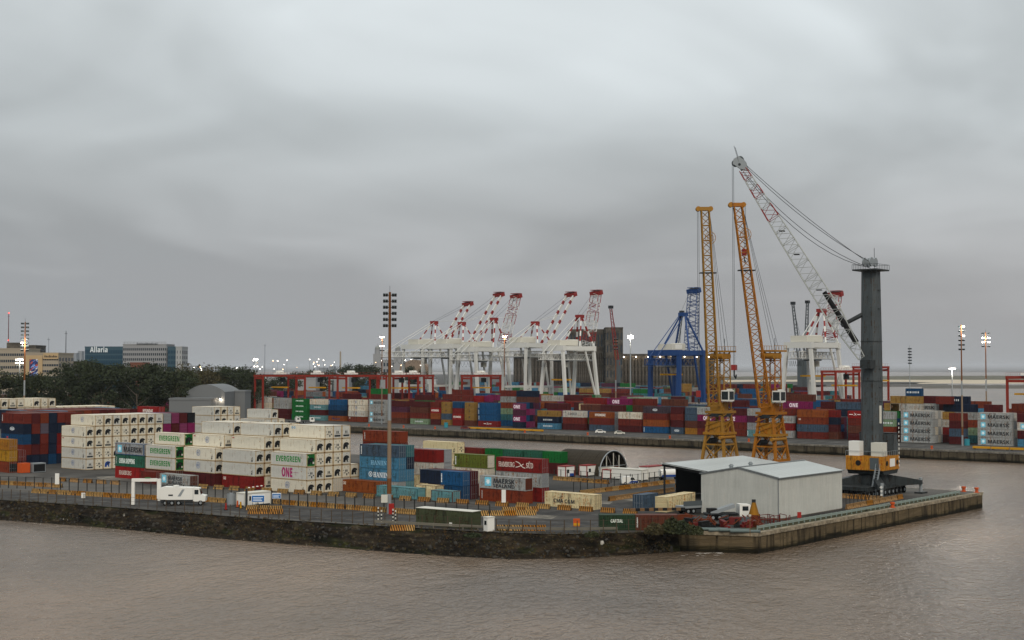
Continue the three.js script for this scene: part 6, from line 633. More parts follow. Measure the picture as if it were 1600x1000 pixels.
[[938, 677, 'white bus-like lorry before the slate far container', M.white], [968, 679, 'pale car beside the rusty mast on the far quay', M.offwhite], [727, 671, 'dark red car on the far quay apron', M.darkRed]].forEach(([px, py, lab, m]) => { const q = at(px, py), t = thing('parked_car', lab, 'car', W(q[0], 0, q[1]), -0.9); new MB().prism([[-2.2, 0.3], [2.2, 0.3], [2.2, 0.85], [1.3, 0.95], [0.7, 1.5], [-1.3, 1.5], [-2.1, 0.95]], -0.85, 0.85).build('body', m, t); for (const s of [-1, 1]) { new MB().prism([[-1.2, 0.98], [1.1, 0.98], [0.6, 1.42], [-1.1, 1.42]], s > 0 ? 0.852 : -0.865, s > 0 ? 0.865 : -0.852).build('side_window', M.glass, t); for (const x of [-1.35, 1.35]) wheel(t, x, 0.32, s * 0.75, 0.32, 0.22); } });
{ // tanker in front of the hall, green bin, white tank
  const q = at(1046, 750), t = thing('tanker_truck', 'white and blue small tanker left of the hall', 'truck', W(q[0], 0, q[1]), -0.5); new MB().cyl(V(-2.6, 1.7, 0), V(1.4, 1.7, 0), 0.95, 0.95, 16).build('tank', M.white, t); new MB().box(-2.4, 1.2, 0.85, 1.35, -1.0, 1.0).build('blue_band', M.blue, t); new MB().prism([[1.5, 0.7], [3.0, 0.7], [3.0, 1.6], [2.6, 2.4], [1.5, 2.5]], -1, 1).build('cab', M.white, t); new MB().box(1.8, 2.5, 1.6, 2.2, 0.99, 1.02).build('window', M.glass, t); for (const s of [-1, 1]) for (const x of [-1.9, 2.2]) wheel(t, x, 0.45, s * 0.85, 0.45);
  const a = at(1062, 765), k = thing('water_tank', 'upright white tank beside the hall opening', 'tank', W(a[0], 0, a[1])); new MB().cyl(V(0, 0.15, 0), V(0, 2.7, 0), 0.8, 0.8, 16).build('shell', M.offwhite, k); new MB().cyl(V(0, 2.7, 0), V(0, 2.95, 0), 0.8, 0.3, 16).build('lid', M.white, k); new MB().box(-0.9, 0.9, 0, 0.15, -0.9, 0.9).build('base', M.concrete, k);
  const b = at(1077, 764), g = thing('rubbish_bin', 'green rubbish bin beside the upright white tank', 'bin', W(b[0], 0, b[1])); new MB().prism([[-0.8, 0.2], [0.8, 0.2], [0.95, 1.1], [-0.95, 1.1]], -0.5, 0.5).build('body', M.green, g); new MB().prism([[-0.98, 1.12], [0.98, 1.12], [0.6, 1.5], [-0.6, 1.5]], -0.54, 0.54).build('lid', M.green, g);
  const c = at(361, 790), d = thing('water_tank', 'round grey tank beside the white gatehouse', 'tank', W(c[0], 0, c[1])); new MB().cyl(V(0, 0.1, 0), V(0, 2.3, 0), 0.85, 0.85, 16).build('shell', M.galv, d); new MB().cyl(V(0, 2.3, 0), V(0, 2.5, 0), 0.85, 0.4, 16).build('lid', M.galv, d);
}
{ // gate furniture, signs, booth
  const sgn = (name, label, px, py, w, h, y, m, legs = 2, turn = -0.85) => { const q = at(px, py), t = thing(name, label, 'sign', W(q[0], 0, q[1]), turn, 'signs'); new MB().box(-w / 2, w / 2, y, y + h, -0.04, 0.04).build('panel', m, t); for (const x of legs > 1 ? [-w * 0.4, w * 0.4] : [0]) { new MB().bar(V(x, 0, -0.08), V(x, y + h * 0.6, -0.08), 0.08).build('post', M.darkSteel, t); } return t; };
  const notice = canvasTex(128, 80, (x, w, h) => { x.fillStyle = '#1f5f9e'; x.fillRect(0, 0, w, h); x.fillStyle = '#cfdbe6'; x.fillRect(0, 0, w, 10); x.fillRect(14, 28, 100, 8); x.fillRect(14, 44, 84, 8); x.fillRect(14, 60, 92, 8); }), bm = std(0xffffff, 0.6, { map: notice });
  const board = (label, px, py, w, h, y) => { const t = sgn('notice_board', label, px, py, w, h, y, M.white); const g = new THREE.PlaneGeometry(w * 0.92, h * 0.9); g.translate(0, y + h / 2, 0.045); mesh('print', g, bm, t).castShadow = false; const k = new MB(); k.bar(V(-0.7, 0, 0.7), V(0, y, 0), 0.06).bar(V(0.7, 0, 0.7), V(0, y, 0), 0.06); stuffPart(k.build('stand', M.darkSteel, t)); };
  board('larger blue notice board on a stand by the gatehouse', 403, 797, 2.6, 1.5, 1.5); board('small blue notice board right of the gatehouse', 432, 790, 1.8, 1.1, 1.4);
  sgn('warning_sign', 'orange and red warning sign on the bank top', 901, 831, 1.1, 1.3, 0.9, M.orange, 2); { const t = scene.children[scene.children.length - 1]; new MB().box(-0.5, 0.5, 0.95, 1.45, 0.045, 0.06).build('yellow_field', M.yellow, t); }
  sgn('white_sign', 'tall white two-panel sign post on the left road', 89, 768, 0.9, 2.4, 1.6, M.white, 1); sgn('white_sign', 'tall white two-panel sign post before the star square stack', 787, 800, 0.8, 2.4, 1.8, M.white, 1); sgn('red_sign', 'small red fire box sign on the pier edge', 1249, 817, 0.7, 1.0, 0.9, M.red, 1); sgn('white_sign', 'white board lying askew by the left barriers', 130, 779, 0.8, 1.1, 0.1, M.white, 1);
  const q = at(764, 830), t = thing('guard_booth', 'narrow white booth with dark window on the bank top', 'booth', W(q[0], 0, q[1]), -0.25); new MB().box(-0.7, 0.7, 0.1, 2.3, -0.6, 0.6).build('wall', M.white, t); new MB().box(-0.78, 0.78, 2.3, 2.42, -0.68, 0.68).build('roof', M.offwhite, t); new MB().box(-0.75, -0.702, 1.1, 1.8, -0.3, 0.3).build('window', M.glass, t); new MB().box(-0.8, 0.8, 0, 0.1, -0.7, 0.7).build('base', M.concrete, t);
  // lift gate: red and white arm
  const a = at(470 - 85, 795), lg = thing('lift_gate', 'raised red and white gate arm over the gatehouse', 'barrier arm', W(a[0], 0, a[1]), -0.85); new MB().box(-0.2, 0.2, 0, 3.9, -0.2, 0.2).build('post', M.darkSteel, lg); for (let i = 0; i < 8; i++) new MB().box(0.3 + i * 0.4, 0.68 + i * 0.4, 4.0 + i * 0.06, 4.18 + i * 0.06, -0.06, 0.06).build('arm_segment', i % 2 ? M.craneRed : M.white, lg);
  [[353, 797, M.red, 'red'], [376, 795, M.yellow, 'yellow'], [371, 793, M.orange, 'orange']].forEach(([px, py, m, c]) => { const p = at(px, py), o = thing('road_post', `${c} plastic road post near the white gatehouse`, 'post', W(p[0], 0, p[1]), 0, 'road posts by the gatehouse'); new MB().cyl(V(0, 0, 0), V(0, 0.12, 0), 0.4, 0.4, 10).build('base', M.rubber, o); new MB().cyl(V(0, 0.12, 0), V(0, 1.35, 0), 0.24, 0.16, 10).build('shaft', m, o); });
  // striped posts round the mast foot
  [[591, 812], [614, 815], [618, 817], [596, 817]].forEach(([px, py], i) => { const p = at(px, py), o = thing('striped_post', `black and white striped post, ${ord(i + 1)} around the mast foot`, 'post', W(p[0], 0, p[1]), 0, 'striped posts at the mast foot'); for (let k = 0; k < 7; k++) new MB().cyl(V(0, k * 0.32, 0), V(0, k * 0.32 + 0.315, 0), 0.13, 0.13, 8).build('band', k % 2 ? M.black : M.offwhite, o); });
  // turquoise drum and red gear on the far quay
  [[1511, 696, M.teal, 'turquoise drum beside the right rusty mast'], [697, 668, M.teal, 'turquoise machine on the far quay apron']].forEach(([px, py, m, lab]) => { const p = at(px, py), o = thing('steel_drum', lab, 'drum', W(p[0], 0, p[1])); new MB().cyl(V(0, 0, 0), V(0, 2.1, 0), 0.95, 0.95, 14).build('shell', m, o); new MB().cyl(V(0, 2.1, 0), V(0, 2.3, 0), 1.05, 0.9, 14).build('lid', m, o); });
  // long yellow spreader beams lying on the far apron
  [[765, 671.5, 7], [1578, 703, 6]].forEach(([px, py, n], i) => { for (let k = 0; k < n; k++) { const p = [450 - 3, vAt(px, 447) - k * 6.3 + 10], o = thing('spreader_beam', `yellow steel beam, ${ord(k + 1)} in the ${i ? 'right' : 'left'} line on the far apron`, 'beam', W(p[0], 0, p[1]), 0, 'yellow beams on the far apron'); new MB().box(-0.5, 0.5, 0.3, 1.0, -2.9, 2.9).build('girder', M.yellow, o); for (const z of [-2.4, 2.4]) new MB().box(-0.7, 0.7, 0, 0.3, z - 0.2, z + 0.2).build('foot', M.darkSteel, o); } });
}
{ // ---- scrap corner in front of the shed
  const r = rng(909), put = (name, label, cat, px, py, turn, f) => { const q = at(px, py), t = thing(name, label, cat, W(q[0], 0, q[1]), turn, 'scrap yard clutter'); f(t); return t; };
  put('clamshell_grab', 'tall rust-yellow grab standing point up in the scrap corner', 'grab', 1178, 817, 0.4, t => { new MB().cyl(V(0, 1.2, 0), V(0, 3.6, 0), 1.0, 0.35, 4).build('frame', M.ochre, t); for (const s of [-1, 1]) new MB().prism([[0, 0.1], [s * 1.3, 0.5], [s * 1.2, 1.5], [s * 0.2, 1.3]], -0.9, 0.9).build('jaw', M.rust, t); new MB().cyl(V(0, 3.6, 0), V(0, 4.1, 0), 0.35, 0.35, 8).build('rope_head', M.darkSteel, t); });
  for (let i = 0; i < 4; i++) put('tube_rack', `rusty red tube rack, ${ord(i + 1)} from left beside the shed corner`, 'rack', 1192 + i * 11, 819 - i * 0.5, r() * 3, t => { const w = 0.8 + r() * 0.5, h = 1.0 + r() * 0.9; for (const a of [-1, 1]) { for (const b of [-1, 1]) new MB().bar(V(a * w, 0, b * w), V(a * w, h, b * w), 0.1).build('upright', M.darkRed, t); new MB().bar(V(-w, h, a * w), V(w, h, a * w), 0.1).build('bar', M.darkRed, t); new MB().bar(V(a * w, h * 0.5, -w), V(a * w, h * 0.5, w), 0.1).build('bar', M.rust, t); } });
  for (let i = 0; i < 22; i++) { const px = 1066 + r() * 118, py = 811 + r() * 15 - Math.max(0, (px - 1150)) * 0.03; put('scrap_part', `${['rusty', 'black', 'dark red', 'grey'][i % 4]} scrap part, ${ord(i + 1)} of the heap along the bank corner`, 'scrap', px, py, r() * 3, t => { const m = [M.rust, M.black, M.darkRed, M.steelGrey][i % 4], L = 0.8 + r() * 1.6; new MB().box(-L, L, 0, 0.25 + r() * 0.5, -0.5, 0.5).build('plate', m, t); new MB().obox(V(L * 0.2, 0.7, 0), V(L * 0.6, 0.2 * (r() - 0.5), 0), V(0, 0.2 + r() * 0.4, 0), V(0, 0, 0.35)).build('lump', m, t); new MB().cyl(V(-L * 0.8, 0.5, -0.6), V(-L * 0.2, 0.9 + r(), 0.7), 0.1, 0.1, 6).build('pipe', M.rust, t); }); }
  for (let i = 0; i < 5; i++) put('steel_pipe', `long grey-green pipe, ${ord(i + 1)} in the pile above the corner wall`, 'pipe', 1096 + i * 17, 829.5 + i * 0.8, 0, t => { const d = 2.4; t.rotation.y = -0.95; new MB().cyl(V(-d, 0.28 + (i % 2) * 0.1, 0), V(d, 0.28 + (i % 2) * 0.1, 0), 0.26, 0.26, 10).build('tube', std([0.09, 0.12, 0.115], 0.6), t); new MB().cyl(V(d, 0.28 + (i % 2) * 0.1, 0), V(d + 0.12, 0.28 + (i % 2) * 0.1, 0), 0.34, 0.34, 10).build('flange', M.steelGrey, t); });
  put('marker_pole', 'thin marker pole at the pier corner ladder', 'pole', 1172, 838, 0, t => { new MB().bar(V(0, 0, 0), V(0, 3.2, 0), 0.09).build('shaft', M.wood, t); new MB().box(-0.15, 0.15, 3.2, 3.5, -0.15, 0.15).build('cap', M.offwhite, t); });
  put('striped_beam', 'black and tan striped beam over the overgrown red box', 'beam', 1030, 822, 0, t => { t.rotation.y = -0.72; t.position.y = 2.62; for (let i = 0; i < 12; i++) new MB().box(-5 + i * 0.8, -4.22 + i * 0.8, 0, 0.5, -0.2, 0.2).build('segment', i % 2 ? M.black : M.wood, t); });
  // far-left crates beside the yellow stack
  for (const [px, py, w, h, m, lab] of [[37, 739, 2.4, 2.6, M.orange, 'orange site box before the dark dry wall'], [58, 738, 3.6, 2.5, M.galv, 'grey open-ended box before the dark dry wall'], [20, 738, 3.4, 2.6, M.rust, 'rusty open frame box at the left edge']]) put('site_box', lab, 'box', px, py, 0, t => { new MB().box(-w / 2, w / 2, 0.1, h, -1.1, 1.1).build('shell', m, t); new MB().box(-w / 2 + 0.2, w / 2 - 0.2, 0.3, h - 0.3, 1.1, 1.14).build('opening', m === M.orange ? M.orange : M.black, t); new MB().box(-w / 2, w / 2, 0, 0.1, -1.1, 1.1).build('skid', M.darkSteel, t); });
  // white driftwood by the bank
  const c = at(878, 869, WATER), o = thing('driftwood', 'pale curved driftwood branch at the foot of the bank', 'driftwood', W(c[0] + 0.4, WATER, c[1] + 0.4)); const pts = []; for (let i = 0; i <= 8; i++) pts.push(V(-0.9 + i * 0.16 + (i / 8) ** 2 * 0.4, 0.05 + (i / 8) ** 2 * 1.3, i * 0.05)); new MB().tube(pts, 0.11, 6).build('stem', M.offwhite, o); new MB().cyl(pts[2], pts[2].clone().add(V(-0.5, 0.1, 0.3)), 0.07, 0.04, 5).build('twig', M.offwhite, o);
}
// ================================================================ TREES
const leafM = [std([0.028, 0.036, 0.018], 0.9, { side: THREE.DoubleSide }), std([0.038, 0.043, 0.020], 0.9, { side: THREE.DoubleSide }), std([0.058, 0.050, 0.024], 0.9, { side: THREE.DoubleSide })], barkM = std([0.11, 0.09, 0.07], 0.95);
function crownGeo(seed, H, R, n, leaf) { const r = rng(seed), mb = new MB(), cl = []; for (let i = 0; i < 26; i++) { const a = r() * 6.283, y = Math.pow(r(), 0.75), rad = R * Math.sqrt(r()) * (0.45 + 0.75 * Math.sin(Math.PI * clamp(0.12 + y * 0.82))); cl.push([Math.cos(a) * rad, H * (0.28 + 0.70 * y) + (r() - 0.5), Math.sin(a) * rad, R * (0.22 + r() * 0.26)]); } for (let i = 0; i < n; i++) { const c = cl[Math.floor(r() * cl.length)], q = V(r() - 0.5, r() - 0.5, r() - 0.5).normalize().multiplyScalar(c[3] * Math.pow(r(), 0.45)), p = V(c[0] + q.x, c[1] + q.y * 0.8, c[2] + q.z), s = leaf * (0.5 + r() * 0.8), e = V(r() - 0.5, (r() - 0.5) * 0.7, r() - 0.5).normalize(), f = V(r() - 0.5, r() - 0.5, r() - 0.5).cross(e).normalize(); mb.tri(p.clone().addScaledVector(e, -s), p.clone().addScaledVector(f, s * 0.8), p.clone().addScaledVector(e, s)); mb.tri(p.clone().addScaledVector(e, -s), p.clone().addScaledVector(e, s), p.clone().addScaledVector(f, -s * 0.6)); } return mb.geo(); }
function treeProto(seed, H, R, m, n = 3000, leaf = 0.42) { const r = rng(seed + 5), t = new THREE.Group(); t.name = 'leafy_tree'; const tr = new MB(), top = V((r() - 0.5) * 1.5, H * 0.6, (r() - 0.5) * 1.5); tr.cyl(V(0, 0, 0), top, 0.42, 0.2, 8); for (let i = 0; i < 6; i++) { const a = i * 1.05 + r(), f = 0.45 + r() * 0.5, b = V(0, 0, 0).lerp(top, f); tr.cyl(b, b.clone().add(V(Math.cos(a) * R * 0.6, H * 0.22, Math.sin(a) * R * 0.6)), 0.15, 0.05, 5); } tr.build('trunk', barkM, t); mesh('crown', crownGeo(seed, H, R, n, leaf), m, t); return t; }
{
  const protos = [treeProto(1, 24, 7.5, leafM[0]), treeProto(2, 21, 8.5, leafM[1]), treeProto(3, 26, 7, leafM[0]), treeProto(4, 18, 7.5, leafM[2]), treeProto(5, 20, 9, leafM[0])], r = rng(66); let n = 0;
  const row = (list, where) => list.forEach(([px, d, top, k], i) => { const p = protos[k], H = [24, 21, 26, 18, 20][k], h = 27 + (HORIZON - top) / (FPX / d), s = h / H, [u, v] = far(px, d), c = p.clone(); c.name = numbered('leafy_tree'); scene.add(c); c.position.copy(W(u, 0, v)); c.scale.set(s * (0.9 + r() * 0.25), s, s * (0.9 + r() * 0.25)); c.rotation.y = r() * 6.28; tag(c, `${['dark', 'mid', 'dark', 'brownish', 'dark'][k]} green tree, ${ord(i + 1)} from left ${where}`, 'tree', 'trees ' + where); });
  row([[-8, 610, 580, 1], [14, 620, 592, 4], [30, 640, 588, 1], [46, 620, 590, 0], [60, 640, 584, 4], [72, 660, 592, 1]], 'before the old left building');
  row([[88, 620, 588, 4], [102, 600, 578, 0], [118, 640, 571, 2], [130, 610, 566, 0], [146, 630, 570, 2], [160, 600, 574, 4], [173, 630, 571, 0], [188, 610, 575, 2], [203, 630, 573, 0], [216, 600, 578, 4], [229, 640, 574, 2], [243, 610, 572, 0], [256, 640, 575, 2], [268, 610, 582, 4], [280, 640, 580, 1]], 'in the dark front of the wood');
  row([[296, 720, 577, 3], [310, 740, 578, 3], [322, 760, 582, 1], [336, 740, 580, 3], [350, 760, 577, 1], [364, 740, 575, 4], [376, 760, 577, 1], [386, 740, 583, 4]], 'right of the wood behind the grey hall');
  row([[404, 900, 590, 1], [420, 900, 592, 4], [438, 900, 588, 0], [455, 880, 592, 4], [470, 1000, 583, 1], [488, 1000, 580, 4], [505, 1000, 582, 0], [540, 1050, 574, 4], [552, 1050, 571, 0], [566, 1080, 572, 4], [580, 1080, 573, 1], [640, 1200, 574, 0], [652, 1200, 577, 4]], 'behind the red yard gantries');
}
// ================================================================ CITY
const winM = std(0x26303a, 0.25), winBlue = std(0x1c3a4c, 0.18), litWin = new THREE.MeshStandardMaterial({ color: 0xffffff, emissive: 0xffd9a0, emissiveIntensity: 1.6 });
// block seen from the camera: px range, distance, top row in the photo; local x to the right, z to the viewer
function building(name, label, px0, px1, d, top, depth, m, o = {}) { const s = FPX / d, H = 27 + (HORIZON - top) / s, w = (px1 - px0) / s, [u, v] = far((px0 + px1) / 2, d + depth / 2), t = thing(name, label, o.cat || 'building', W(u, 0, v), o.turn ?? -(Math.PI / 2 - YAW) , o.group); t.rotation.y = o.turn ?? Math.atan2(-FWD[0], FWD[1]); const x = w / 2, z = depth / 2; new MB().box(-x, x, 0, H, -z, z).build('wall', m, t); const rf = new MB().box(-x - 0.2, x + 0.2, H, H + 0.9, -z - 0.2, z + 0.2).build('roof', o.roof || m, t); t.userData.dims = undefined;
  const rows = o.rows || 0, cols = o.cols || 0, y0 = o.y0 ?? 4; if (rows) { const mb = new MB(), g = o.fill ?? 0.6, hh = (H - y0 - 1.5) / rows, ww = w / cols; for (let j = 0; j < rows; j++) for (let i = 0; i < cols; i++) { const cx = -x + (i + 0.5) * ww, cy = y0 + (j + 0.5) * hh; mb.box(cx - ww * g / 2, cx + ww * g / 2, cy - hh * (o.fillV ?? 0.55) / 2, cy + hh * (o.fillV ?? 0.55) / 2, z, z + 0.12); } stuffPart(mb.build('windows', o.win || winM, t)); const mb2 = new MB(), dz = Math.max(2, Math.round(depth / 6)); for (let j = 0; j < rows; j++) for (let i = 0; i < dz; i++) { const cz = -z + (i + 0.5) * depth / dz, cy = y0 + (j + 0.5) * hh; for (const sx of [-1, 1]) mb2.box(sx > 0 ? x : -x - 0.12, sx > 0 ? x + 0.12 : -x, cy - hh * 0.28, cy + hh * 0.28, cz - depth / dz * 0.3, cz + depth / dz * 0.3); } stuffPart(mb2.build('windows', o.win || winM, t)); }
  return Object.assign(t, { _w: w, _H: H, _z: z, _s: s }); }
const bGrey = std([0.24, 0.245, 0.25], 0.7), bBeige = std([0.30, 0.26, 0.20], 0.8), bTan = std([0.40, 0.29, 0.16], 0.8), bConc = std([0.14, 0.132, 0.122], 0.9, { map: rep(concTex, 0.05) }), bGlass = std([0.035, 0.075, 0.10], 0.2);
function letters(t, text, cx, y, w, h, color, z) { const tex = canvasTex(256, 48, (x, W_, H_) => fitText(x, text, W_ / 2, H_ / 2, W_ * 0.96, H_ * 0.9, color)); const g = new THREE.PlaneGeometry(w, h); g.translate(cx, y, z); const m = mesh('lettering', g, new THREE.MeshStandardMaterial({ map: tex, transparent: true, alphaTest: 0.3, roughness: 0.5 }), t); m.castShadow = false; }
{
  const a = building('office_block', 'dark blue glass office block with pale roof letters', 141, 200, 1150, 543, 30, bGlass, { rows: 9, cols: 22, fill: 0.84, fillV: 0.7, win: winBlue }); letters(a, 'Allaria', -4, a._H - 1.6, 16, 5, '#c9d2d6', a._z + 0.4);
  const b = building('office_block', 'long grey grid-fronted office block with rooftop letters', 199, 267, 1100, 539, 26, bGrey, { rows: 10, cols: 22, fill: 0.62, fillV: 0.5 }); const rf = b.children.find(c => c.name === 'roof'); const pr = new MB(); for (let i = 0; i < 14; i++) pr.box(-b._w / 2 + 1 + i * b._w / 14, -b._w / 2 + 1.3 + i * b._w / 14, b._H + 0.9, b._H + 2.2, b._z - 0.3, b._z); pr.box(-b._w / 2, b._w / 2, b._H + 2.2, b._H + 2.5, b._z - 0.3, b._z); stuffPart(pr.build('roof_rail', bGrey, rf)); letters(b, 'SwissMedical', 2, b._H + 1.0, 18, 1.9, '#22282c', b._z + 0.4);
  building('office_block', 'narrow blue glass end block right of the grid front', 267, 280, 1090, 543, 20, bGlass, { rows: 9, cols: 3, fill: 0.8, win: winBlue }); building('office_block', 'plain pale end slab right of the blue glass', 279.5, 289, 1085, 543, 20, std([0.30, 0.31, 0.31], 0.7), { rows: 9, cols: 2, fill: 0.2 }); building('brick_block', 'low brick red block before the grid-fronted offices', 208, 230, 1000, 568, 14, std([0.16, 0.065, 0.045], 0.9), { rows: 4, cols: 7 });
  const c = building('old_block', 'old beige building with lit tan front and big poster', 52, 104, 880, 553, 30, bBeige, { rows: 8, cols: 14, fillV: 0.35, fill: 0.8 }); new MB().box(-c._w / 2, -c._w / 2 + 11.5, 0, c._H - 1, c._z, c._z + 0.6).build('tan_front', bTan, c); const poster = canvasTex(96, 256, (x, w, h) => { const g = rng(8); x.fillStyle = '#23305e'; x.fillRect(0, 0, w, h); for (let i = 0; i < 60; i++) { x.fillStyle = ['#5d7fc0', '#8aa0cf', '#2a3c7a', '#b04a3a', '#d9d6cc', '#3b2f58'][Math.floor(g() * 6)]; x.save(); x.translate(g() * w, g() * h); x.rotate(-0.6); x.fillRect(-14, -4, 30, 9); x.restore(); } }); { const g = new THREE.PlaneGeometry(5.6, 17); g.translate(-c._w / 2 + 5.8, c._H - 12, c._z + 0.65); mesh('poster', g, std(0xffffff, 0.6, { map: poster }), c); } new MB().box(-c._w / 2 + 12, c._w / 2, c._H - 3.4, c._H + 0.4, c._z + 0.1, c._z + 0.7).build('sign_band', bTan, c); { const lt = new MB(); for (let i = 0; i < 9; i++) lt.box(2 + i * 0.95, 2.6 + i * 0.95, c._H - 2.3, c._H - 0.9 - (i % 3) * 0.25, c._z + 0.7, c._z + 0.8); stuffPart(lt.build('sign_letters', M.darkSteel, c)); }
  const e = building('old_block', 'long beige old building at the left edge of the city', -30, 52, 940, 546, 30, bBeige, { rows: 8, cols: 24, fillV: 0.4, fill: 0.75 }); new MB().box(2, 12, e._H + 0.9, e._H + 5, -6, 6).build('roof_house', bConc, e); building('old_block', 'taller stepped block with roof tanks behind the old building', 22, 64, 1000, 541, 22, bConc, { rows: 3, cols: 9, y0: 34 }); building('old_block', 'low brown block between the old building and the glass offices', 104, 140, 1100, 566, 20, bConc, { rows: 5, cols: 10 });
  for (const [x0, x1, d, top, i] of [[116, 122, 3600, 552, 0], [124, 130, 3800, 549, 1], [108, 114, 3500, 560, 2], [296, 310, 3000, 572, 3], [312, 330, 3100, 574, 4], [338, 352, 2900, 573, 5], [500, 512, 3000, 575, 6], [515, 524, 2800, 573, 7]]) building('distant_tower', `hazy distant tower, ${ord(i + 1)} from left on the skyline`, x0, x1, d, top, 25, std([0.22, 0.24, 0.26], 0.9), { group: 'hazy skyline towers' });
  // silo house with ribs and its long grain wall
  const s = building('silo_tower', 'massive dark ribbed silo building behind the white gantries', 888, 962, 1120, 516, 34, bConc, { rows: 1, cols: 14, y0: 44, fill: 0.4, fillV: 0.7 }); for (let i = 0; i < 22; i++) new MB().cyl(V(-s._w / 2 + (i + 0.5) * s._w / 22, 0, s._z), V(-s._w / 2 + (i + 0.5) * s._w / 22, 41, s._z), 0.85, 0.85, 8, false).build('silo_rib', bConc, s); building('silo_tower', 'narrower silo head house right of the ribbed block', 945, 972, 1100, 513, 20, bConc, { rows: 4, cols: 5, fill: 0.35, y0: 18 });
  const l = building('grain_store', 'long low grain store running right from the silo', 800, 1112, 1160, 558, 36, bConc, {}); for (let i = 0; i < 58; i++) new MB().cyl(V(-l._w / 2 + (i + 0.5) * l._w / 58, 0, l._z), V(-l._w / 2 + (i + 0.5) * l._w / 58, l._H - 2, l._z), 1.45, 1.45, 8, false).build('silo_cell', bConc, l); new MB().box(-l._w / 2, l._w / 2, l._H + 0.9, l._H + 3.0, -4, 6).build('conveyor_gallery', bConc, l);
  for (let i = 0; i < 9; i++) { const x = 20 + i * 10 - l._w * 0.05; const lp = thing('gallery_lamp', `bright lamp, ${ord(i + 1)} along the grain store roof`, 'lamp', null, 0, 'lamps along the grain store roof'); l.updateMatrixWorld(); const p = V(-l._w / 2 + 85 + i * 10.5, l._H + 0.2, l._z + 1.6).applyMatrix4(l.matrixWorld); lp.position.copy(p); new MB().bar(V(0, 0, 0), V(0.7, 0.6, -1.0), 0.15).build('bracket', M.darkSteel, lp); mesh('lit_lamp', new THREE.SphereGeometry(0.42, 8, 6), lampGlow, lp); const L = new THREE.PointLight(0xffe6c4, 60, 0, 2); L.position.set(-0.8, 0, 0.8); L.castShadow = true; lp.add(L); }
  // twin-domed station towers and its long roof
  const ch = building('domed_station', 'grey twin-domed old building far behind the tall mast', 586, 628, 1900, 563, 30, bGrey, { rows: 2, cols: 9, y0: 20 }); for (const x of [-14.5, 14.5]) { new MB().box(x - 5.5, x + 5.5, 0, ch._H + 9, ch._z - 8, ch._z + 3).build('tower', bGrey, ch); new MB().cyl(V(x, ch._H + 9, ch._z - 2.5), V(x, ch._H + 16, ch._z - 2.5), 4.0, 3.6, 12).build('drum', bGrey, ch); const dm = new THREE.SphereGeometry(3.8, 14, 8, 0, 6.2832, 0, Math.PI / 2); dm.scale(1, 1.3, 1); dm.translate(x, ch._H + 16, ch._z - 2.5); mesh('dome', dm, std([0.20, 0.21, 0.20], 0.7), ch); new MB().bar(V(x, ch._H + 20.5, ch._z - 2.5), V(x, ch._H + 24, ch._z - 2.5), 0.5).build('finial', bGrey, ch); }
  const vault = (label, px0, px1, d, top, dep, rise, m) => { const s2 = FPX / d, w = (px1 - px0) / s2, H = 27 + (HORIZON - top) / s2, [u, v] = far((px0 + px1) / 2, d), t = thing('vaulted_hall', label, 'hall', W(u, 0, v)); t.rotation.y = Math.atan2(-FWD[0], FWD[1]); const base = H - rise; new MB().box(-w / 2, w / 2, 0, base, -dep / 2, dep / 2).build('wall', m, t); const mb = new MB(), n = 16, P = (i, z) => { const f = i / n * 2 - 1; return V(f * w / 2 * 1.01, base + rise * (1 - f * f), z); }; for (let i = 0; i < n; i++) mb.quad(P(i, dep / 2), P(i + 1, dep / 2), P(i + 1, -dep / 2), P(i, -dep / 2)); mb.build('roof', m, t); const gb = new MB(); for (let i = 0; i < n; i++) for (const z of [1, -1]) { const a2 = P(i, z * dep / 2 * 0.999), b2 = P(i + 1, z * dep / 2 * 0.999), a0 = V(a2.x, base, a2.z), b0 = V(b2.x, base, b2.z); z > 0 ? gb.quad(a0, b0, b2, a2) : gb.quad(b0, a0, a2, b2); } stuffPart(gb.build('gables', m, t)); return Object.assign(t, { _w: w, _H: H, _b: base }); };
  const hg = std([0.13, 0.138, 0.142], 0.7); const hall = vault('grey vaulted warehouse hall right of the dark wood', 306, 364, 620, 600, 34, 3.4, hg); for (let i = 0; i < 3; i++) { const lp = thing('hall_lamp', `small wall lamp, ${ord(i + 1)} on the grey vaulted hall`, 'lamp', null, 0, 'lamps on the grey hall'); hall.updateMatrixWorld(); lp.position.copy(V(-5.4 + i * 6, hall._b - 3.2, 17.4).applyMatrix4(hall.matrixWorld)); new MB().box(-0.3, 0.3, 0.25, 0.4, -0.5, 0.4).build('bracket', M.darkSteel, lp); mesh('lit_lamp', new THREE.SphereGeometry(0.32, 8, 6), lampGlow, lp); const L = new THREE.PointLight(0xffe8cc, 25, 0, 2); L.position.set(0, -0.5, 0.6); L.castShadow = true; lp.add(L); } building('low_shed', 'long low grey shed in front of the vaulted hall', 271, 336, 590, 625, 14, hg, {}); building('low_shed', 'grey shed wing right of the vaulted hall', 364, 388, 625, 613, 14, hg, {});
  vault('long brown vaulted roof right of the domed towers', 628, 672, 1500, 562, 60, 9, std([0.20, 0.15, 0.11], 0.8));
  const tw = (label, px, d, top, w, m) => { const [u, v] = far(px, d), H = 27 + (HORIZON - top) / (FPX / d), t = thing('radio_mast', label, 'mast', W(u, 0, v), 0, 'thin masts on the skyline'); new MB().cyl(V(0, 0, 0), V(0, H, 0), w, w * 0.45, 6).build('shaft', m, t); new MB().bar(V(-1.5, H * 0.96, 0), V(1.5, H * 0.96, 0), 0.3).build('crossbar', m, t); return [t, H]; };
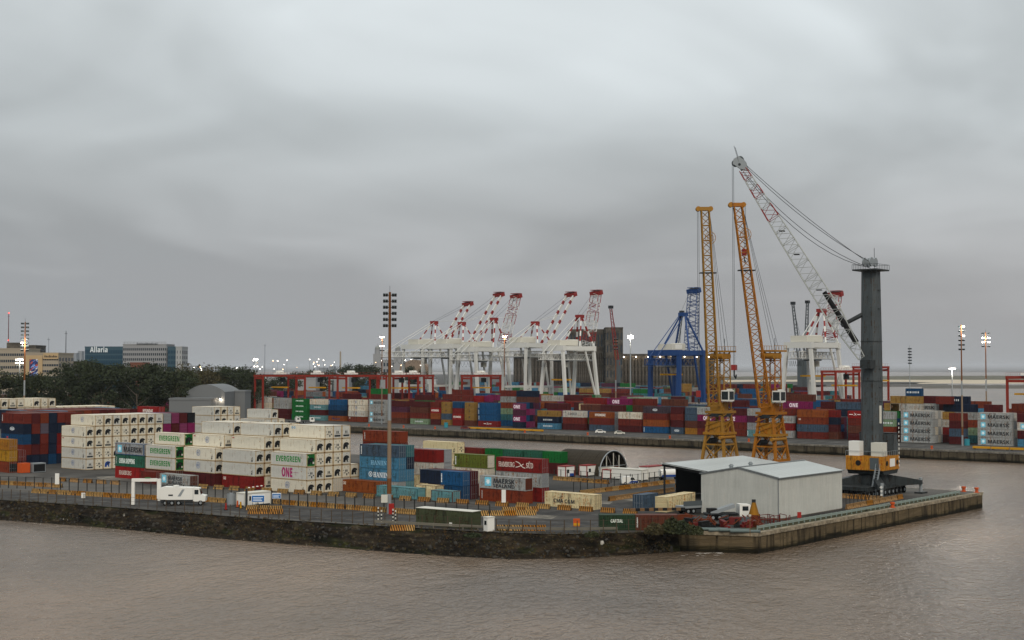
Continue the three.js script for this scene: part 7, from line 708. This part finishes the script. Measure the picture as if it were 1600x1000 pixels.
  const [rm, rH] = tw('red-lit radio mast at the far left of the skyline', 13, 1500, 489, 0.7, M.darkRed); const redGlow = new THREE.MeshStandardMaterial({ color: 0xff3020, emissive: 0xff3a28, emissiveIntensity: 5 }); for (const f of [1, 0.66]) { const g = new THREE.SphereGeometry(0.6, 8, 6); g.translate(0, rH * f, 0); mesh('red_lamp', g, redGlow, rm); } { const L = new THREE.PointLight(0xff4030, 40, 0, 2); L.position.set(0, rH + 1.6, 1.4); L.castShadow = true; rm.add(L); }
  tw('thin dark mast left of the glass offices', 103, 1300, 517, 0.6, M.darkSteel); tw('slim mast over the old building', 76, 1300, 527, 0.25, M.darkSteel); tw('thin mast left of the red yard gantries', 414, 1500, 537, 0.35, M.steelGrey); tw('pale chimney-like obelisk behind the red yard gantries', 532, 1400, 549, 1.6, bBeige); tw('thin mast on the dark silo building', 898, 1140, 497, 0.3, M.darkSteel);
  for (const [px, top, lean, i] of [[1240, 476, 10, 0], [1262, 474, -4, 1], [1065, 490, -12, 2], [955, 482, 10, 3]]) { const d = 1000, [u, v] = far(px + lean, d), H = 27 + (HORIZON - top) / (FPX / d), t = thing('distant_jib_crane', ['thin distant jib crane leaning left over the white gantry', 'thin distant jib crane leaning right over the white gantry', 'grey distant jib crane left of the blue gantry', 'red-white distant boom right of the silo building'][i], 'crane', W(u, 0, v), 0, 'distant jib cranes'), q = lean / 2090 * 1050; new MB().bar(V(0, 0, 0), V(0, 34, 0), 3.2).build('tower', M.steelGrey, t); const m = i === 3 ? M.craneRed : M.steelGrey; latticeParts(t, V(0, 30, 0), V(-q * 0.651, H, -q * 0.759), V(1, 0, 1), 2.6, 2.2, 1.6, 1.4, 14, 0.25, 0.14, m, m, 'jib_'); new MB().box(-q * 0.651 - 1.4, -q * 0.651 + 1.4, H, H + 2.2, -q * 0.759 - 1.4, -q * 0.759 + 1.4).build('jib_head', M.darkSteel, t); new MB().cyl(V(-q * 0.651, H, -q * 0.759), V(3, 34, 3), 0.12, 0.12, 4).build('stay', M.rope, t); }
  // street lamps of the city: pole, arm and glowing head
  const r = rng(313), spots = []; for (let i = 0; i < 11; i++) spots.push([300 + r() * 90, 1500 + r() * 900, 572 + r() * 12]); for (let i = 0; i < 12; i++) spots.push([395 + r() * 70, 1600 + r() * 800, 560 + r() * 18]); for (let i = 0; i < 14; i++) spots.push([484 + r() * 40, 1150 + r() * 150, 562 + r() * 14]); for (let i = 0; i < 8; i++) spots.push([560 + r() * 100, 1300 + r() * 500, 560 + r() * 14]); for (let i = 0; i < 5; i++) spots.push([5 + r() * 60, 800, 588 + r() * 12]);
  const pole = new MB().cyl(V(0, 0, 0), V(0, 1, 0), 0.18, 0.1, 6).geo(), head = new THREE.SphereGeometry(1, 8, 6), tintG = [lampGlow, new THREE.MeshStandardMaterial({ color: 0xffffff, emissive: 0xffc98a, emissiveIntensity: 6 })];
  spots.sort((a, b) => a[0] - b[0]).forEach(([px, d, top], i) => { const [u, v] = far(px, d), H = 27 + (HORIZON - top) / (FPX / d), t = thing('street_lamp', `tiny glowing street lamp, ${ord(i + 1)} from left over the city roofs`, 'lamp', W(u, 0, v), 0, 'city street lamps'); const p = mesh('pole', pole, M.steelGrey, t); p.scale.set(1, H, 1); const h = mesh('lit_lamp', head, tintG[i % 3 === 0 ? 1 : 0], t); h.position.y = H + 0.5; const s = d * 0.00026 * (0.6 + r() * 0.7); h.scale.setScalar(s); });
}
// ---- low white and grey sheds between the city and the terminal
{ const r = rng(818); for (let i = 0; i < 16; i++) { const px = 395 + i * 18 + r() * 8, d = 950 + r() * 350; building('low_warehouse', `low ${i % 3 ? 'grey' : 'white'} warehouse, ${ord(i + 1)} from left behind the red yard gantries`, px, px + 14 + r() * 16, d, 586 + r() * 12, 20, i % 3 ? bGrey : std([0.42, 0.43, 0.42], 0.7), { group: 'low warehouses behind the terminal' }); } }
// ---- creeper and bushes by the scrap corner
{ const r = rng(55), bush = (label, px, py, h, w, n, m) => { const q = at(px, py), t = thing('bush', label, 'bush', W(q[0], 0, q[1]), 0, 'bushes on the bank top'); mesh('foliage', (() => { const mb = new MB(); for (let i = 0; i < n; i++) { const a = r() * 6.28, rad = w * Math.sqrt(r()), y = h * r() * (1 - (rad / w) ** 2 * 0.6), p = V(Math.cos(a) * rad, y, Math.sin(a) * rad), s = 0.10 + r() * 0.14, e = V(r() - 0.5, r() - 0.5, r() - 0.5).normalize(), f = V(r() - 0.5, r() - 0.5, r() - 0.5).cross(e).normalize(); mb.tri(p.clone().addScaledVector(e, -s), p.clone().addScaledVector(f, s), p.clone().addScaledVector(e, s)); mb.tri(p.clone().addScaledVector(e, -s), p.clone().addScaledVector(e, s), p.clone().addScaledVector(f, -s)); } return mb.geo(); })(), m, t); new MB().cyl(V(0, 0, 0), V(0.1, h * 0.5, 0), 0.07, 0.03, 5).build('stem', barkM, t); };
  bush('green creeper spilling over the right end of the rusty box', 1050, 832, 2.6, 1.7, 1400, leafM[1]); bush('bushy scrub between rusty box and scrap heap', 1066, 833, 2.2, 1.4, 1300, leafM[0]); bush('low scrub before the scrap heap', 1082, 834, 1.5, 1.8, 900, leafM[1]); bush('thin brown creeper before the rusty box', 1022, 834, 1.9, 1.6, 700, leafM[2]); bush('low bush left of the dark green short box', 925, 838, 0.8, 1.2, 400, leafM[1]); bush('dark water weed clump at the bank foot', 738, 838, 0.5, 1.5, 400, leafM[0]); }
{ // ---- foam and flotsam where the current meets the pier corner and along the bank foot
  const r = rng(4711), mb = new MB(), blob = (u, v, L, w, a) => { const n = 9, c = W(u, WATER + 0.03, v); let p = null, f0 = null; for (let i = 0; i <= n; i++) { const t = i / n * 6.2832, k = 0.65 + 0.5 * r(), q = i === n ? f0 : W(u + (Math.cos(t) * L * Math.cos(a) - Math.sin(t) * w * Math.sin(a)) * k, WATER + 0.03, v + (Math.cos(t) * L * Math.sin(a) + Math.sin(t) * w * Math.cos(a)) * k); if (!i) f0 = q; if (p) mb.tri(c, p, q); p = q; } };
  for (let i = 0; i < 34; i++) { const q = at(1068 + r() * 62, 863.5 + r() * 2.2 + (i % 5 === 0 ? 3 : 0), WATER); blob(q[0], q[1], 0.15 + r() * 0.45, 0.05 + r() * 0.10, -0.9 + r() * 0.4); } for (let i = 0; i < 60; i++) { const k = r() * 1.0, q = at(40 + k * 800, 816 + k * 60 + r() * 3 - (k > 0.85 ? 4 : 0), WATER); blob(q[0], q[1], 0.08 + r() * 0.22, 0.03 + r() * 0.06, r() * 3); }
  const o = mb.build('river_foam', std([0.55, 0.52, 0.47], 0.9)); o.material.side = THREE.DoubleSide; o.userData = { kind: 'stuff', label: 'thin pale foam flecks on the river along the bank', category: 'foam' };
}
renderer.render(scene, camera);
